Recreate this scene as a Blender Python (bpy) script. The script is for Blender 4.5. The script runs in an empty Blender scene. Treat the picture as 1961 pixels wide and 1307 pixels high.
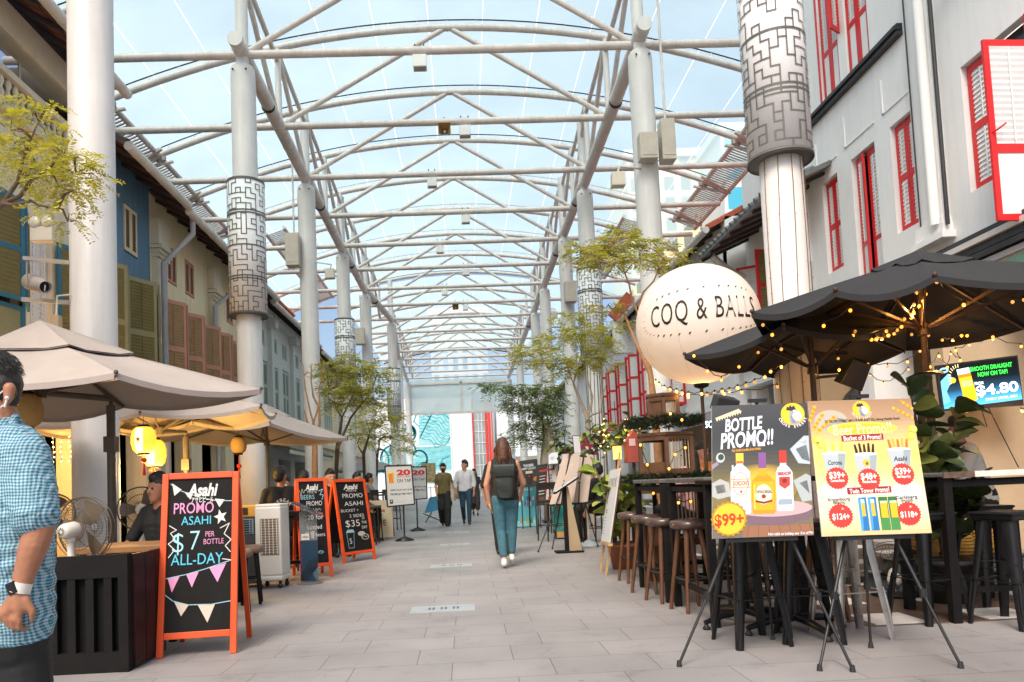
import bpy, math, random
import numpy as np
from mathutils import Vector as V, Matrix as MX, Quaternion
random.seed(7)
S = bpy.context.scene
COL = S.collection
R_ = math.radians
# ---------------------------------------------------------------- camera, world, sun, exposure
CAMZ = 1.09; FPX = 1400.0; PPX, PPY = 934.4, 846.1; W0, H0 = 1961.0, 1307.0
RM = (MX.Rotation(-R_(1.84), 3, 'Z') @ MX.Rotation(math.pi/2 + R_(3.35), 3, 'X') @ MX.Rotation(-0.044, 3, 'Z'))
cd = bpy.data.cameras.new('camera'); cam = bpy.data.objects.new('camera', cd); COL.objects.link(cam)
cam.matrix_world = MX.Translation((0, 0, CAMZ)) @ RM.to_4x4()
cd.sensor_fit = 'HORIZONTAL'; cd.sensor_width = 36; cd.lens = FPX/W0*36
cd.shift_x = (W0/2 - PPX)/W0; cd.shift_y = (PPY - H0/2)/W0
cd.clip_start = .05; cd.clip_end = 2000
S.camera = cam
SUN_EL, SUN_AZ = 50, 200      # azimuth of the sun measured from +Y clockwise
w = bpy.data.worlds.new('World'); S.world = w; w.use_nodes = True
nt = w.node_tree; bg = nt.nodes['Background']
sky = nt.nodes.new('ShaderNodeTexSky'); sky.sky_type = 'NISHITA'; sky.sun_disc = False
sky.sun_elevation = R_(SUN_EL); sky.sun_rotation = R_(SUN_AZ); sky.air_density = 1.0; sky.dust_density = 4.0; sky.ozone_density = 1.0
nt.links.new(sky.outputs[0], bg.inputs[0]); bg.inputs[1].default_value = .135
sl = bpy.data.lights.new('sun', 'SUN'); sl.energy = 2.1; sl.angle = R_(24); sl.color = (1, .89, .77)
so = bpy.data.objects.new('sun', sl); COL.objects.link(so)
so.rotation_euler = (R_(90 - SUN_EL), 0, R_(180 - SUN_AZ))
so.location = (0, 0, 40)
S.view_settings.view_transform = 'Standard'; S.view_settings.look = 'None'
S.view_settings.exposure = .68; S.view_settings.gamma = 1
S.cycles.max_bounces = 8; S.cycles.transparent_max_bounces = 12; S.cycles.use_denoising = True
S.cycles.sample_clamp_indirect = 6

def ray(x, y): return RM @ V(((x - PPX)/FPX, -(y - PPY)/FPX, -1))
C0 = V((0, 0, CAMZ))
def P(x, y, d): r = ray(x, y); return C0 + r*(d/r.y)            # where the sight line meets the plane Y = d
def PX(x, y, X): r = ray(x, y); return C0 + r*(X/r.x)
def PZ(x, y, Z): r = ray(x, y); return C0 + r*((Z - CAMZ)/r.z)
def G(x, y): return PZ(x, y, 0)

# ---------------------------------------------------------------- materials
def lin(h):
    h = h.lstrip('#'); c = [int(h[i:i+2], 16)/255 for i in (0, 2, 4)]
    return tuple(x/12.92 if x <= .04045 else ((x + .055)/1.055)**2.4 for x in c)
MATS = {}
def mat(name, col, rough=.6, var=.12, scale=6., bump=0., metal=0., emit=None, es=1., spec=.4, alpha=1., trans=0., coat=0., bscale=None, streak=0.):
    if name in MATS: return MATS[name]
    if isinstance(col, str): col = lin(col)
    m = bpy.data.materials.new(name); m.use_nodes = True; MATS[name] = m
    n = m.node_tree.nodes; L = m.node_tree.links; b = n['Principled BSDF']
    b.inputs['Roughness'].default_value = rough; b.inputs['Metallic'].default_value = metal
    b.inputs['Specular IOR Level'].default_value = spec; b.inputs['Alpha'].default_value = alpha
    b.inputs['Transmission Weight'].default_value = trans; b.inputs['Coat Weight'].default_value = coat
    b.inputs['Base Color'].default_value = (*col, 1)
    if var or bump:
        tc = n.new('ShaderNodeTexCoord')
        tx = n.new('ShaderNodeTexNoise'); tx.inputs['Scale'].default_value = scale; tx.inputs['Detail'].default_value = 6; tx.inputs['Roughness'].default_value = .65
        L.new(tc.outputs['Object'], tx.inputs['Vector'])
        if var:
            mr = n.new('ShaderNodeMapRange'); mr.inputs[1].default_value = .3; mr.inputs[2].default_value = .7
            mr.inputs[3].default_value = 1 - var; mr.inputs[4].default_value = 1 + var*.6
            L.new(tx.outputs[0], mr.inputs[0])
            if streak:
                mp = n.new('ShaderNodeMapping'); mp.inputs['Scale'].default_value = (5, 5, .35); L.new(tc.outputs['Object'], mp.inputs[0]); ts = n.new('ShaderNodeTexNoise'); ts.inputs['Scale'].default_value = 1.6; ts.inputs['Detail'].default_value = 7; ts.inputs['Roughness'].default_value = .7; L.new(mp.outputs[0], ts.inputs['Vector'])
                m3 = n.new('ShaderNodeMapRange'); m3.inputs[1].default_value = .32; m3.inputs[2].default_value = .55; m3.inputs[3].default_value = 1 - streak; m3.inputs[4].default_value = 1; L.new(ts.outputs[0], m3.inputs[0])
                mm = n.new('ShaderNodeMath'); mm.operation = 'MULTIPLY'; L.new(mr.outputs[0], mm.inputs[0]); L.new(m3.outputs[0], mm.inputs[1]); mr = mm
            mx = n.new('ShaderNodeMix'); mx.data_type = 'RGBA'; mx.blend_type = 'MULTIPLY'; mx.inputs[0].default_value = 1
            mx.inputs[6].default_value = (*col, 1); L.new(mr.outputs[0], mx.inputs[7]); L.new(mx.outputs[2], b.inputs['Base Color'])
            m2 = n.new('ShaderNodeMapRange'); m2.inputs[3].default_value = max(.02, rough - .12); m2.inputs[4].default_value = min(1, rough + .12)
            L.new(tx.outputs[0], m2.inputs[0]); L.new(m2.outputs[0], b.inputs['Roughness'])
        if bump:
            t2 = n.new('ShaderNodeTexNoise'); t2.inputs['Scale'].default_value = bscale or scale*6; t2.inputs['Detail'].default_value = 4
            L.new(tc.outputs['Object'], t2.inputs['Vector'])
            bp = n.new('ShaderNodeBump'); bp.inputs['Strength'].default_value = bump; bp.inputs['Distance'].default_value = .01
            L.new(t2.outputs[0], bp.inputs['Height']); L.new(bp.outputs[0], b.inputs['Normal'])
    if emit:
        if isinstance(emit, str): emit = lin(emit)
        b.inputs['Emission Color'].default_value = (*emit, 1); b.inputs['Emission Strength'].default_value = es
    return m
def flat(h, rough=.6): return mat('paint ' + h, h, rough, 0)

# ---------------------------------------------------------------- mesh collector
def frame(n):
    n = V(n).normalized(); a = V((0, 0, 1)) if abs(n.z) < .95 else V((1, 0, 0))
    u = a.cross(n).normalized(); return u, n.cross(u)
INV = {}
class MB:
    def __init__(s, M=None): s.v = []; s.f = []; s.mi = []; s.sm = []; s.mats = []; s.M = M
    def add(s, vs, fs, m, smooth=False):
        if m not in s.mats: s.mats.append(m)
        k = s.mats.index(m); o = len(s.v)
        s.v += [tuple(s.M @ V(p)) if s.M else tuple(p) for p in vs]
        for f in fs: s.f.append([i + o for i in f]); s.mi.append(k); s.sm.append(smooth)
        return s
    def box(s, c, d, m, rot=None, taper=None):
        x, y, z = d[0]/2, d[1]/2, d[2]/2
        vs = [V((sx*x*(taper if taper and sz > 0 else 1), sy*y*(taper if taper and sz > 0 else 1), sz*z)) for sz in (-1, 1) for sx, sy in ((-1, -1), (1, -1), (1, 1), (-1, 1))]
        if rot is not None: vs = [rot @ p for p in vs]
        return s.add([p + V(c) for p in vs], [(3, 2, 1, 0), (4, 5, 6, 7), (0, 1, 5, 4), (1, 2, 6, 5), (2, 3, 7, 6), (3, 0, 4, 7)], m)
    def bx(s, x0, x1, y0, y1, z0, z1, m): return s.box(((x0+x1)/2, (y0+y1)/2, (z0+z1)/2), (abs(x1-x0), abs(y1-y0), abs(z1-z0)), m)
    def bar(s, p, q, a, b, m, side=None):
        p, q = V(p), V(q); n = (q - p).normalized()
        if side is None: u, v = frame(n)
        else: u = (V(side) - n*V(side).dot(n)).normalized(); v = n.cross(u)
        vs = [e + u*a/2*i + v*b/2*j for e in (p, q) for i, j in ((-1, -1), (1, -1), (1, 1), (-1, 1))]
        return s.add(vs, [(3, 2, 1, 0), (4, 5, 6, 7), (0, 1, 5, 4), (1, 2, 6, 5), (2, 3, 7, 6), (3, 0, 4, 7)], m)
    def tube(s, pts, r, m, n=8, caps=True, smooth=True):
        pts = [V(p) for p in pts]; k = len(pts)
        rs = r if isinstance(r, (list, tuple)) else [r]*k
        vs = []; fs = []; u = None
        for i, p in enumerate(pts):
            t = (pts[min(i+1, k-1)] - pts[max(i-1, 0)])
            t = t.normalized() if t.length > 1e-9 else V((0, 0, 1))
            if u is None: u, _ = frame(t)
            else:
                u = u - t*u.dot(t); u = u.normalized() if u.length > 1e-6 else frame(t)[0]
            w_ = t.cross(u)
            vs += [p + (u*math.cos(2*math.pi*j/n) + w_*math.sin(2*math.pi*j/n))*rs[i] for j in range(n)]
        for i in range(k-1):
            for j in range(n): fs.append((i*n+j, i*n+(j+1) % n, (i+1)*n+(j+1) % n, (i+1)*n+j))
        s.add(vs, fs, m, smooth)
        if caps:
            s.add(vs[:n], [tuple(range(n))[::-1]], m); s.add(vs[-n:], [tuple(range(n))], m)
        return s
    def lathe(s, prof, m, o=(0, 0, 0), ax=None, n=20, smooth=True):
        vs = []; fs = []; o = V(o)
        for r, z in prof:
            for j in range(n):
                p = V((r*math.cos(2*math.pi*j/n), r*math.sin(2*math.pi*j/n), z))
                vs.append(o + (ax @ p if ax is not None else p))
        for i in range(len(prof)-1):
            for j in range(n): fs.append((i*n+j, i*n+(j+1) % n, (i+1)*n+(j+1) % n, (i+1)*n+j))
        return s.add(vs, fs, m, smooth)
    def cyl(s, o, r, h, m, n=20, ax=None, r2=None):
        r2 = r if r2 is None else r2
        s.lathe([(r, 0), (r2, h)], m, o, ax, n); s.lathe([(1e-5, 0), (r, 0)], m, o, ax, n, False); s.lathe([(r2, h), (1e-5, h)], m, o, ax, n, False); return s
    def sphere(s, c, r, m, n=12, sc=(1, 1, 1), rot=None):
        k = max(4, n//2); vs = []; fs = []
        for i in range(k+1):
            a = math.pi*i/k
            for j in range(n):
                p = V((math.sin(a)*math.cos(2*math.pi*j/n)*sc[0], math.sin(a)*math.sin(2*math.pi*j/n)*sc[1], -math.cos(a)*sc[2]))*r
                if rot is not None: p = rot @ p
                vs.append(V(c) + p)
        for i in range(k):
            for j in range(n): fs.append((i*n+j, i*n+(j+1) % n, (i+1)*n+(j+1) % n, (i+1)*n+j))
        return s.add(vs, fs, m, True)
    def poly(s, pts, m): return s.add(pts, [tuple(range(len(pts)))], m)
    def prism(s, pts, off, m):
        k = len(pts); a = [V(p) for p in pts]; b = [p + V(off) for p in a]
        s.add(a + b, [tuple(range(k))[::-1], tuple(range(k, 2*k))] + [(i, (i+1) % k, k+(i+1) % k, k+i) for i in range(k)], m); return s
    def grid(s, rows, m, smooth=True):
        n = len(rows[0]); vs = [p for r in rows for p in r]
        return s.add(vs, [(i*n+j, i*n+j+1, (i+1)*n+j+1, (i+1)*n+j) for i in range(len(rows)-1) for j in range(n-1)], m, smooth)
    def build(s, name, parent=None, bevel=0.):
        me = bpy.data.meshes.new(name); vs = s.v
        if parent is not None:
            I = INV[parent.name]; vs = [tuple(I @ V(p)) for p in vs]
        me.from_pydata(vs, [], s.f)
        for m in s.mats: me.materials.append(m)
        me.polygons.foreach_set('material_index', s.mi); me.polygons.foreach_set('use_smooth', s.sm)
        me.validate(); me.update()
        o = bpy.data.objects.new(name, me); COL.objects.link(o)
        if parent is not None: o.parent = parent; INV[o.name] = INV[parent.name]
        else: INV[o.name] = MX.Identity(4)
        if bevel:
            md = o.modifiers.new('bevel', 'BEVEL'); md.width = bevel; md.segments = 2; md.limit_method = 'ANGLE'; md.angle_limit = R_(50)
        return o
def tag(o, label=None, cat=None, group=None, kind=None):
    if label: o['label'] = label
    if cat: o['category'] = cat
    if group: o['group'] = group
    if kind: o['kind'] = kind
    return o
def thing(name, label, cat, loc=(0, 0, 0), group=None, rz=0.):
    o = bpy.data.objects.new(name, None); COL.objects.link(o); o.empty_display_size = .1
    o.location = loc; o.rotation_euler = (0, 0, rz)
    INV[o.name] = (MX.Translation(loc) @ MX.Rotation(rz, 4, 'Z')).inverted()
    return tag(o, label, cat, group)
KIDS = {}
def kids(o): return [c for c in bpy.data.objects if c.parent is o]
def copy_tree(o, parent=None):
    c = o.copy(); COL.objects.link(c)
    INV[c.name] = INV.get(o.name, MX.Identity(4))
    if parent is not None: c.parent = parent
    for ch in kids(o): copy_tree(ch, c)
    return c
def place(o, loc, rz=0., label=None, first=False, scale=None):
    c = o if first else copy_tree(o)
    c.location = loc; c.rotation_euler = (0, 0, rz)
    if scale: c.scale = (scale,)*3 if not isinstance(scale, tuple) else scale
    if label: c['label'] = label
    INV[c.name] = (MX.Translation(loc) @ MX.Rotation(rz, 4, 'Z')).inverted()
    return c
# ---------------------------------------------------------------- lettering and board art
_TX = {}
def text_geo(t, bold=0., shear=0., space=1.):
    k = (t, bold, shear, space)
    if k in _TX: return _TX[k]
    c = bpy.data.curves.new('lettering', 'FONT'); c.body = t; c.size = 1; c.offset = bold; c.shear = shear; c.space_character = space
    c.align_x = 'CENTER'; c.resolution_u = 3
    o = bpy.data.objects.new('lettering', c)
    me = bpy.data.meshes.new_from_object(o)
    vs = [tuple(v.co) for v in me.vertices]; fs = [tuple(p.vertices) for p in me.polygons]
    bpy.data.objects.remove(o); bpy.data.curves.remove(c); bpy.data.meshes.remove(me)
    _TX[k] = (vs, fs); return _TX[k]
class Art:
    """flat print on a board; fractions (x right, y down) of the board's width and height"""
    def __init__(s, tl, tr, bl, lift=.002):
        s.o = V(tl); s.U = V(tr) - s.o; s.D = V(bl) - s.o; s.w = s.U.length; s.h = s.D.length
        s.n = s.D.cross(s.U).normalized()*1.0; s.u = s.U.normalized(); s.d = s.D.normalized(); s.lift = lift; s.mb = MB()
    def p(s, x, y, L=0): return s.o + s.U*x + s.D*y + s.n*(s.lift + .0005*L)
    def q(s, x, y, L=0): return s.o + s.u*x + s.d*y + s.n*(s.lift + .0005*L)
    def text(s, t, x, y, size, m, bold=.0, shear=0., L=4, width=None, rot=0., space=1., stretch=1.):
        vs, fs = text_geo(t, bold, shear, space)
        if not vs: return s
        k = size*s.h*1.38
        x0 = min(v[0] for v in vs); x1 = max(v[0] for v in vs); kx = k*stretch
        if width: kx = width*s.w/(x1 - x0)
        cx = (x0 + x1)/2; c, sn = math.cos(rot), math.sin(rot); pts = []
        for v in vs:
            a, b = (v[0] - cx)*kx, -(v[1] - .36)*k
            pts.append(s.q(x*s.w + a*c - b*sn, y*s.h + a*sn + b*c, L))
        s.mb.add(pts, fs, m); return s
    def poly(s, pts, m, L=1): s.mb.poly([s.p(x, y, L) for x, y in pts], m); return s
    def rect(s, x0, y0, x1, y1, m, L=1): return s.poly([(x0, y0), (x0, y1), (x1, y1), (x1, y0)], m, L)
    def disc(s, x, y, r, m, L=2, n=28, teeth=0, sy=1.):
        pts = []
        for i in range(n if not teeth else teeth*2):
            a = 2*math.pi*i/(n if not teeth else teeth*2); rr = r*(1 if not teeth or i % 2 else .9)
            pts.append(s.q(x*s.w + rr*s.w*math.cos(a), y*s.h - rr*s.w*math.sin(a)*sy, L))
        s.mb.poly(pts, m); return s
    def line(s, pts, wd, m, L=3, closed=False):
        pts = [(x*s.w, y*s.h) for x, y in pts]
        if closed: pts = pts + pts[:1]
        for a, b in zip(pts, pts[1:]):
            dx, dy = b[0]-a[0], b[1]-a[1]; l = math.hypot(dx, dy) or 1; nx, ny = -dy/l*wd/2, dx/l*wd/2; ex, ey = dx/l*wd*.4, dy/l*wd*.4
            s.mb.poly([s.q(a[0]-ex+nx, a[1]-ey+ny, L), s.q(a[0]-ex-nx, a[1]-ey-ny, L), s.q(b[0]+ex-nx, b[1]+ey-ny, L), s.q(b[0]+ex+nx, b[1]+ey+ny, L)], m)
        return s
    def build(s, name, parent): return s.mb.build(name, parent)
# ================================================================ GROUND
def floor_mat():
    m = bpy.data.materials.new('granite pavers'); m.use_nodes = True; n = m.node_tree.nodes; L = m.node_tree.links; b = n['Principled BSDF']
    tc = n.new('ShaderNodeTexCoord'); mp = n.new('ShaderNodeMapping'); L.new(tc.outputs['Object'], mp.inputs[0]); mp.inputs['Location'].default_value = (.13, .21, 0)
    br = n.new('ShaderNodeTexBrick'); L.new(mp.outputs[0], br.inputs[0]); br.offset = .37; br.offset_frequency = 2
    br.inputs['Color1'].default_value = (.300, .282, .276, 1); br.inputs['Color2'].default_value = (.270, .253, .248, 1); br.inputs['Mortar'].default_value = (.12, .11, .105, 1)
    br.inputs['Scale'].default_value = 1; br.inputs['Mortar Size'].default_value = .0028; br.inputs['Mortar Smooth'].default_value = .1; br.inputs['Bias'].default_value = -.2
    br.inputs['Brick Width'].default_value = .6; br.inputs['Row Height'].default_value = .4
    t1 = n.new('ShaderNodeTexNoise'); t1.inputs['Scale'].default_value = 170; t1.inputs['Detail'].default_value = 3; L.new(tc.outputs['Object'], t1.inputs['Vector'])
    t2 = n.new('ShaderNodeTexNoise'); t2.inputs['Scale'].default_value = .9; t2.inputs['Detail'].default_value = 6; L.new(tc.outputs['Object'], t2.inputs['Vector'])
    def mul(a, f, lo, hi, i0=.3, i1=.7):
        r = n.new('ShaderNodeMapRange'); r.inputs[1].default_value = i0; r.inputs[2].default_value = i1; r.inputs[3].default_value = lo; r.inputs[4].default_value = hi; L.new(f, r.inputs[0])
        x = n.new('ShaderNodeMix'); x.data_type = 'RGBA'; x.blend_type = 'MULTIPLY'; x.inputs[0].default_value = 1; L.new(a, x.inputs[6]); L.new(r.outputs[0], x.inputs[7]); return x.outputs[2]
    c = mul(br.outputs[0], t1.outputs[0], .72, 1.22); c = mul(c, t2.outputs[0], .80, 1.12)
    t3 = n.new('ShaderNodeTexNoise'); t3.inputs['Scale'].default_value = 3.2; t3.inputs['Detail'].default_value = 8; t3.inputs['Roughness'].default_value = .75; L.new(tc.outputs['Object'], t3.inputs['Vector']); c = mul(c, t3.outputs[0], .74, 1.0, .30, .46)
    t4 = n.new('ShaderNodeTexVoronoi'); t4.inputs['Scale'].default_value = 2.3; L.new(tc.outputs['Object'], t4.inputs['Vector']); c = mul(c, t4.outputs['Distance'], .62, 1.0, .02, .045); L.new(c, b.inputs['Base Color'])
    b.inputs['Roughness'].default_value = .52; b.inputs['Specular IOR Level'].default_value = .35
    bp = n.new('ShaderNodeBump'); bp.inputs['Strength'].default_value = .25; bp.inputs['Distance'].default_value = .004; L.new(br.outputs['Fac'], bp.inputs['Height']); bp.invert = True; L.new(bp.outputs[0], b.inputs['Normal'])
    return m
g = MB(); g.poly([(-250, -60, 0), (250, -60, 0), (250, 400, 0), (-250, 400, 0)], floor_mat())
tag(g.build('paving'), kind='structure')
# terrace tiles on the right
M_dk = mat('brown terrace tile', (.10, .065, .05), .45, .2, 9); M_wt = mat('white terrace tile', (.62, .58, .54), .4, .08, 9)
g = MB(); g.bx(2.72, 5.95, 5.0, 11.4, -.05, .006, M_dk)
for i in range(8):
    for j in range(16):
        if (i % 2 == 0 and j % 2 == 0): g.bx(2.78 + i*.4, 2.78 + i*.4 + .38, 5.02 + j*.4, 5.02 + j*.4 + .38, .002, .010, M_wt)
tag(g.build('terrace_floor'), kind='structure')

# ================================================================ CANOPY
M_st = mat('white painted steel', (.66, .60, .565), .45, .16, 2.2, .05, streak=.18); M_st2 = mat('white painted column', (.63, .61, .59), .5, .08, 1.5, .08, bscale=30, streak=.10)
M_dark = mat('dark metal', (.03, .03, .032), .45, .2, 8)
def membrane_mat():
    m = bpy.data.materials.new('pale blue roof film'); m.use_nodes = True; n = m.node_tree.nodes; L = m.node_tree.links
    n.remove(n['Principled BSDF']); o = n['Material Output']
    t = n.new('ShaderNodeBsdfTransparent'); t.inputs[0].default_value = (.80, .93, .915, 1)
    d = n.new('ShaderNodeBsdfTranslucent'); d.inputs[0].default_value = (.68, .85, .85, 1)
    x = n.new('ShaderNodeMixShader'); 
    tc = n.new('ShaderNodeTexCoord'); tx = n.new('ShaderNodeTexNoise'); tx.inputs['Scale'].default_value = .35; tx.inputs['Detail'].default_value = 5; L.new(tc.outputs['Object'], tx.inputs['Vector'])
    r = n.new('ShaderNodeMapRange'); r.inputs[1].default_value = .3; r.inputs[2].default_value = .7; r.inputs[3].default_value = .44; r.inputs[4].default_value = .56; L.new(tx.outputs[0], r.inputs[0]); L.new(r.outputs[0], x.inputs[0])
    L.new(t.outputs[0], x.inputs[1]); L.new(d.outputs[0], x.inputs[2])
    sx = n.new('ShaderNodeSeparateXYZ'); L.new(tc.outputs['Object'], sx.inputs[0]); a = n.new('ShaderNodeMath'); a.operation = 'MULTIPLY_ADD'; a.inputs[1].default_value = 1/1.34; a.inputs[2].default_value = .35; L.new(sx.outputs[0], a.inputs[0]); f = n.new('ShaderNodeMath'); f.operation = 'FRACT'; L.new(a.outputs[0], f.inputs[0]); g_ = n.new('ShaderNodeMath'); g_.operation = 'LESS_THAN'; g_.inputs[1].default_value = .012; L.new(f.outputs[0], g_.inputs[0])
    cl_ = n.new('ShaderNodeBsdfTranslucent'); cl_.inputs[0].default_value = (.92, .95, .95, 1); y = n.new('ShaderNodeMixShader'); L.new(g_.outputs[0], y.inputs[0]); L.new(x.outputs[0], y.inputs[1]); L.new(cl_.outputs[0], y.inputs[2]); L.new(y.outputs[0], o.inputs[0]); return m
M_mem = membrane_mat()
def zc(x): return 12.33 - .0236*x*x
XL, XR, ZT = -4.15, 3.88, 9.95
can = thing('street_canopy', 'long arched pale film roof on white tubular steel trusses spanning the pedestrian street', 'canopy', (0, 14.4, 0))
def sheet(x0, x1, y0, y1, dz=.22):
    rows = []
    for y in np.linspace(y0, y1, 9): rows.append([(x, y, zc(x) + dz) for x in np.linspace(x0, x1, 41)])
    b = MB(); b.grid(rows, M_mem); b.build('roof_film', can)
sheet(-8.9, 8.9, 5.4, 38.3); sheet(-6.4, 6.4, 38.9, 60.2, .1)
YF = [14.4 + 2.95*k for k in range(0, 16)]
for k, y in enumerate(YF):
    far = y > 38.6; xe = 8.7 if not far else 6.2
    if far: y += .4
    n = 10 if y < 30 else 6
    mb = MB(); mb.tube([(x, y, zc(x)) for x in np.linspace(-xe, xe, 33)], .085 if not far else .1, M_st, n, True); mb.build('arch', can)
    mb = MB(); mb.tube([(-xe-.15, y, ZT), (xe, y, ZT)], .085, M_st, n); mb.build('tie_beam', can)
    if y < 36:
        mb = MB(); mb.tube([(x, y + .02, zc(x) + .21) for x in np.linspace(-xe, xe, 33)], .017, M_dark if y < 26 else M_st, 5)
        for x in np.linspace(-xe, xe, 25): mb.bar((x, y + .02, zc(x)), (x, y + .02, zc(x) + .21), .02, .02, M_st)
        mb.build('cable_rail', can)
    xl, xr = (XL, XR) if not far else (-4.0, 3.88)
    for xx, sd in ((xl, -1), (xr, 1)):
        mb = MB(); mb.tube([(sd*.12, y, zc(0) - .05), (xx - sd*.1, y, ZT + .06)], .062, M_st, n); mb.build('diagonal_brace', can)
        if k > 0: mb = MB(); mb.tube([(xx, y, ZT), (xx, y, zc(xx))], .075, M_st2, n); mb.build('post', can)
        if k < 15 and abs(y - 38.5) > 3.1:
            mb = MB(); mb.tube([(xx, y + .1, zc(xx) - .1), (xx, y + 2.9, zc(xx) - .35), (xx, y + 2.95, zc(xx) - .3)], .06, M_st, n); mb.build('top_chord', can)
            mb = MB(); mb.tube([(xx, y + .1, zc(xx) - .15), (xx, y + 2.85, ZT + .1)], .06, M_st, n); mb.build('web_brace', can)
colsL = [(-4.15, 8.35), (-4.15, 14.41), (-4.16, 20.28), (-4.18, 26.47), (-4.12, 32.14), (-3.55, 37.86), (-4.2, 49), (-4.5, 60.1)]
colsR = [(3.88, 8.35), (3.88, 14.25), (3.89, 21.25), (3.86, 25.5), (3.87, 32.2), (3.88, 36.8), (3.88, 48), (3.9, 60.1)]
for cs in (colsL, colsR):
    pts = [(x, y, 9.92) for x, y in cs[1:]]
    for a, b in zip(pts, pts[1:]):
        a = V(a); b = V(b); mb = MB(); mb.tube([a + V((0, -.3 if a.y < 15 else .1, .08)), b + V((0, .05, -.02))], .15, M_st, 14); 
        for t in (.33, .66): c = a.lerp(b, t); mb.tube([c, c + (b-a).normalized()*.03], .157, M_dark if t < .5 else M_st, 14)
        mb.build('edge_pipe', can)
# dark framed end of the first roof bay, the translucent end gable and the slatted gutters
mb = MB(); mb.tube([(x, 38.35, zc(x) + .16) for x in np.linspace(-8.9, 8.9, 33)], .07, mat('grey rubber gutter', (.10, .10, .105), .6), 6); mb.build('end_gutter', can)
mb = MB(); mb.tube([(x, 60.3, zc(x) + .1) for x in np.linspace(-6.4, 6.4, 25)], .08, M_dark, 6); mb.build('end_gutter', can)
M_gab = mat('frosted end panel', (.62, .72, .74), .4, .06, .5, trans=0., alpha=.62)
mb = MB(); zb = 7.15; arcs = [(x, 60.35, ZT + .0) for x in np.linspace(-4.4, 3.9, 13)]; mb.prism([(-4.4, 60.32, zb), (3.9, 60.32, zb)] + arcs[::-1], (0, .03, 0), M_gab); mb.build('end_panel', can)
mb = MB(); mb.bar((-4.5, 60.3, zb), (4, 60.3, zb), .2, .2, M_st); mb.bar((-.1, 60.3, zb), (-.1, 60.3, ZT), .14, .14, M_st); mb.bar((-4.5, 60.3, ZT - .35), (4, 60.3, ZT - .35), .14, .14, M_st); mb.build('end_frame', can)
M_grt = mat('grating', (.36, .31, .29), .6, .25, 5)
for sx in (1, -1):
    mb = MB(); x0, x1 = 8.25, 9.05
    for y in np.arange(12.5, 26.8, .14): mb.bar((sx*x0, y, zc(x0) - .02), (sx*x1, y, zc(x1) - .02), .05, .03, M_grt)
    for x in (x0, x1): mb.tube([(sx*x, 12.4, zc(x)), (sx*x, 26.9, zc(x))], .075, M_st, 6)
    for y in YF[:6]:
        mb.tube([(sx*8.0, y - .4, zc(8) - .1), (sx*x1, y, zc(x1) - .1), (sx*8.0, y + .4, zc(8) - .1)], .05, M_st, 6)
        for q in range(5): mb.box((sx*(8.1 + q*.2), y + .1*(q % 2), zc(8.2) - .12), (.09, .09, .12), M_grt)
    mb.build('slatted_gutter', can)
    mb = MB(); x0, x1 = 6.6, 7.3
    for y in np.arange(28, 38.3, .16): mb.bar((sx*x0, y, zc(x0) - .02), (sx*x1, y, zc(x1) - .02), .05, .03, M_grt)
    for x in (x0, x1): mb.tube([(sx*x, 27.8, zc(x)), (sx*x, 38.3, zc(x))], .07, M_st, 6)
    mb.build('slatted_gutter', can)
# ================================================================ COLUMNS
M_slv = mat('white sleeve panel', (.72, .72, .72), .45, .05, 2); M_lat = mat('grey lattice', (.10, .096, .09), .5, .15, 6); M_bolt = mat('bolt', (.05, .03, .02), .5)
def sleeve(x, y, z0, z1, par, seed):
    rnd = random.Random(seed); R = .36; mb = MB(); mb.lathe([(R-.06, z0), (R, z0), (R, z1), (R-.06, z1)], M_slv, (x, y, 0), n=40); mb.build('sleeve', par)
    mb = MB(); NC, NR = 24, 26; cw = 2*math.pi/NC; rh = (z1 - z0)/NR; wd = .0165
    def arc(i0, i1, z, w_):
        st = max(2, int((i1-i0)*2)); vs = []; fs = []
        for k in range(st+1):
            a = (i0 + (i1-i0)*k/st)*cw
            for r, dz in ((R+.008, -w_/2), (R+.008, w_/2)): vs.append((x + r*math.cos(a), y + r*math.sin(a), z + dz))
        mb.add(vs, [(2*k, 2*k+2, 2*k+3, 2*k+1) for k in range(st)], M_lat)
    def vert(i, za, zb_):
        a = i*cw; d = wd/2/R
        vs = [(x + (R+.009)*math.cos(a+s_*d), y + (R+.009)*math.sin(a+s_*d), z) for z in (za, zb_) for s_ in (-1, 1)]
        mb.add(vs, [(0, 1, 3, 2)], M_lat)
    half = NC//2; H = {}; Vt = {}
    for j in range(1, NR):
        for i in range(half): H[i, j] = rnd.random() < .40
    for j in range(NR):
        for i in range(half): Vt[i, j] = rnd.random() < .50
    for _ in range(3):                                   # drop loose ends, join bare corners
        for j in range(1, NR):
            for i in range(half):
                e = [H[i, j], H[(i-1) % half, j], Vt[i, j], Vt[i, j-1]]
                if sum(e) == 1:
                    if H[i, j]: Vt[i, j] = True
                    elif H[(i-1) % half, j]: Vt[i, j-1] = True
                    else: H[i, j] = True
                elif sum(e) == 4: H[i, j] = False
    for t in (0, half):
        for (i, j), on in H.items():
            if on: arc(i + t - .1, i + 1 + t + .1, z0 + j*rh, wd)
        for (i, j), on in Vt.items():
            if on: vert(i + t, z0 + j*rh, z0 + (j+1)*rh)
    for f in (0, .25, .27, .5, .74, .76, 1): arc(0, NC, z0 + f*(z1 - z0), .026 if f not in (0, 1) else .05)
    mb.build('lattice', par)
    mb = MB(); mb.lathe([(.24, z0 - .015), (R + .014, z0 - .015), (R + .014, z0 + .018), (R, z0 + .018)], M_lat, (x, y, 0), n=40); mb.build('sleeve_rim', par)
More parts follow.
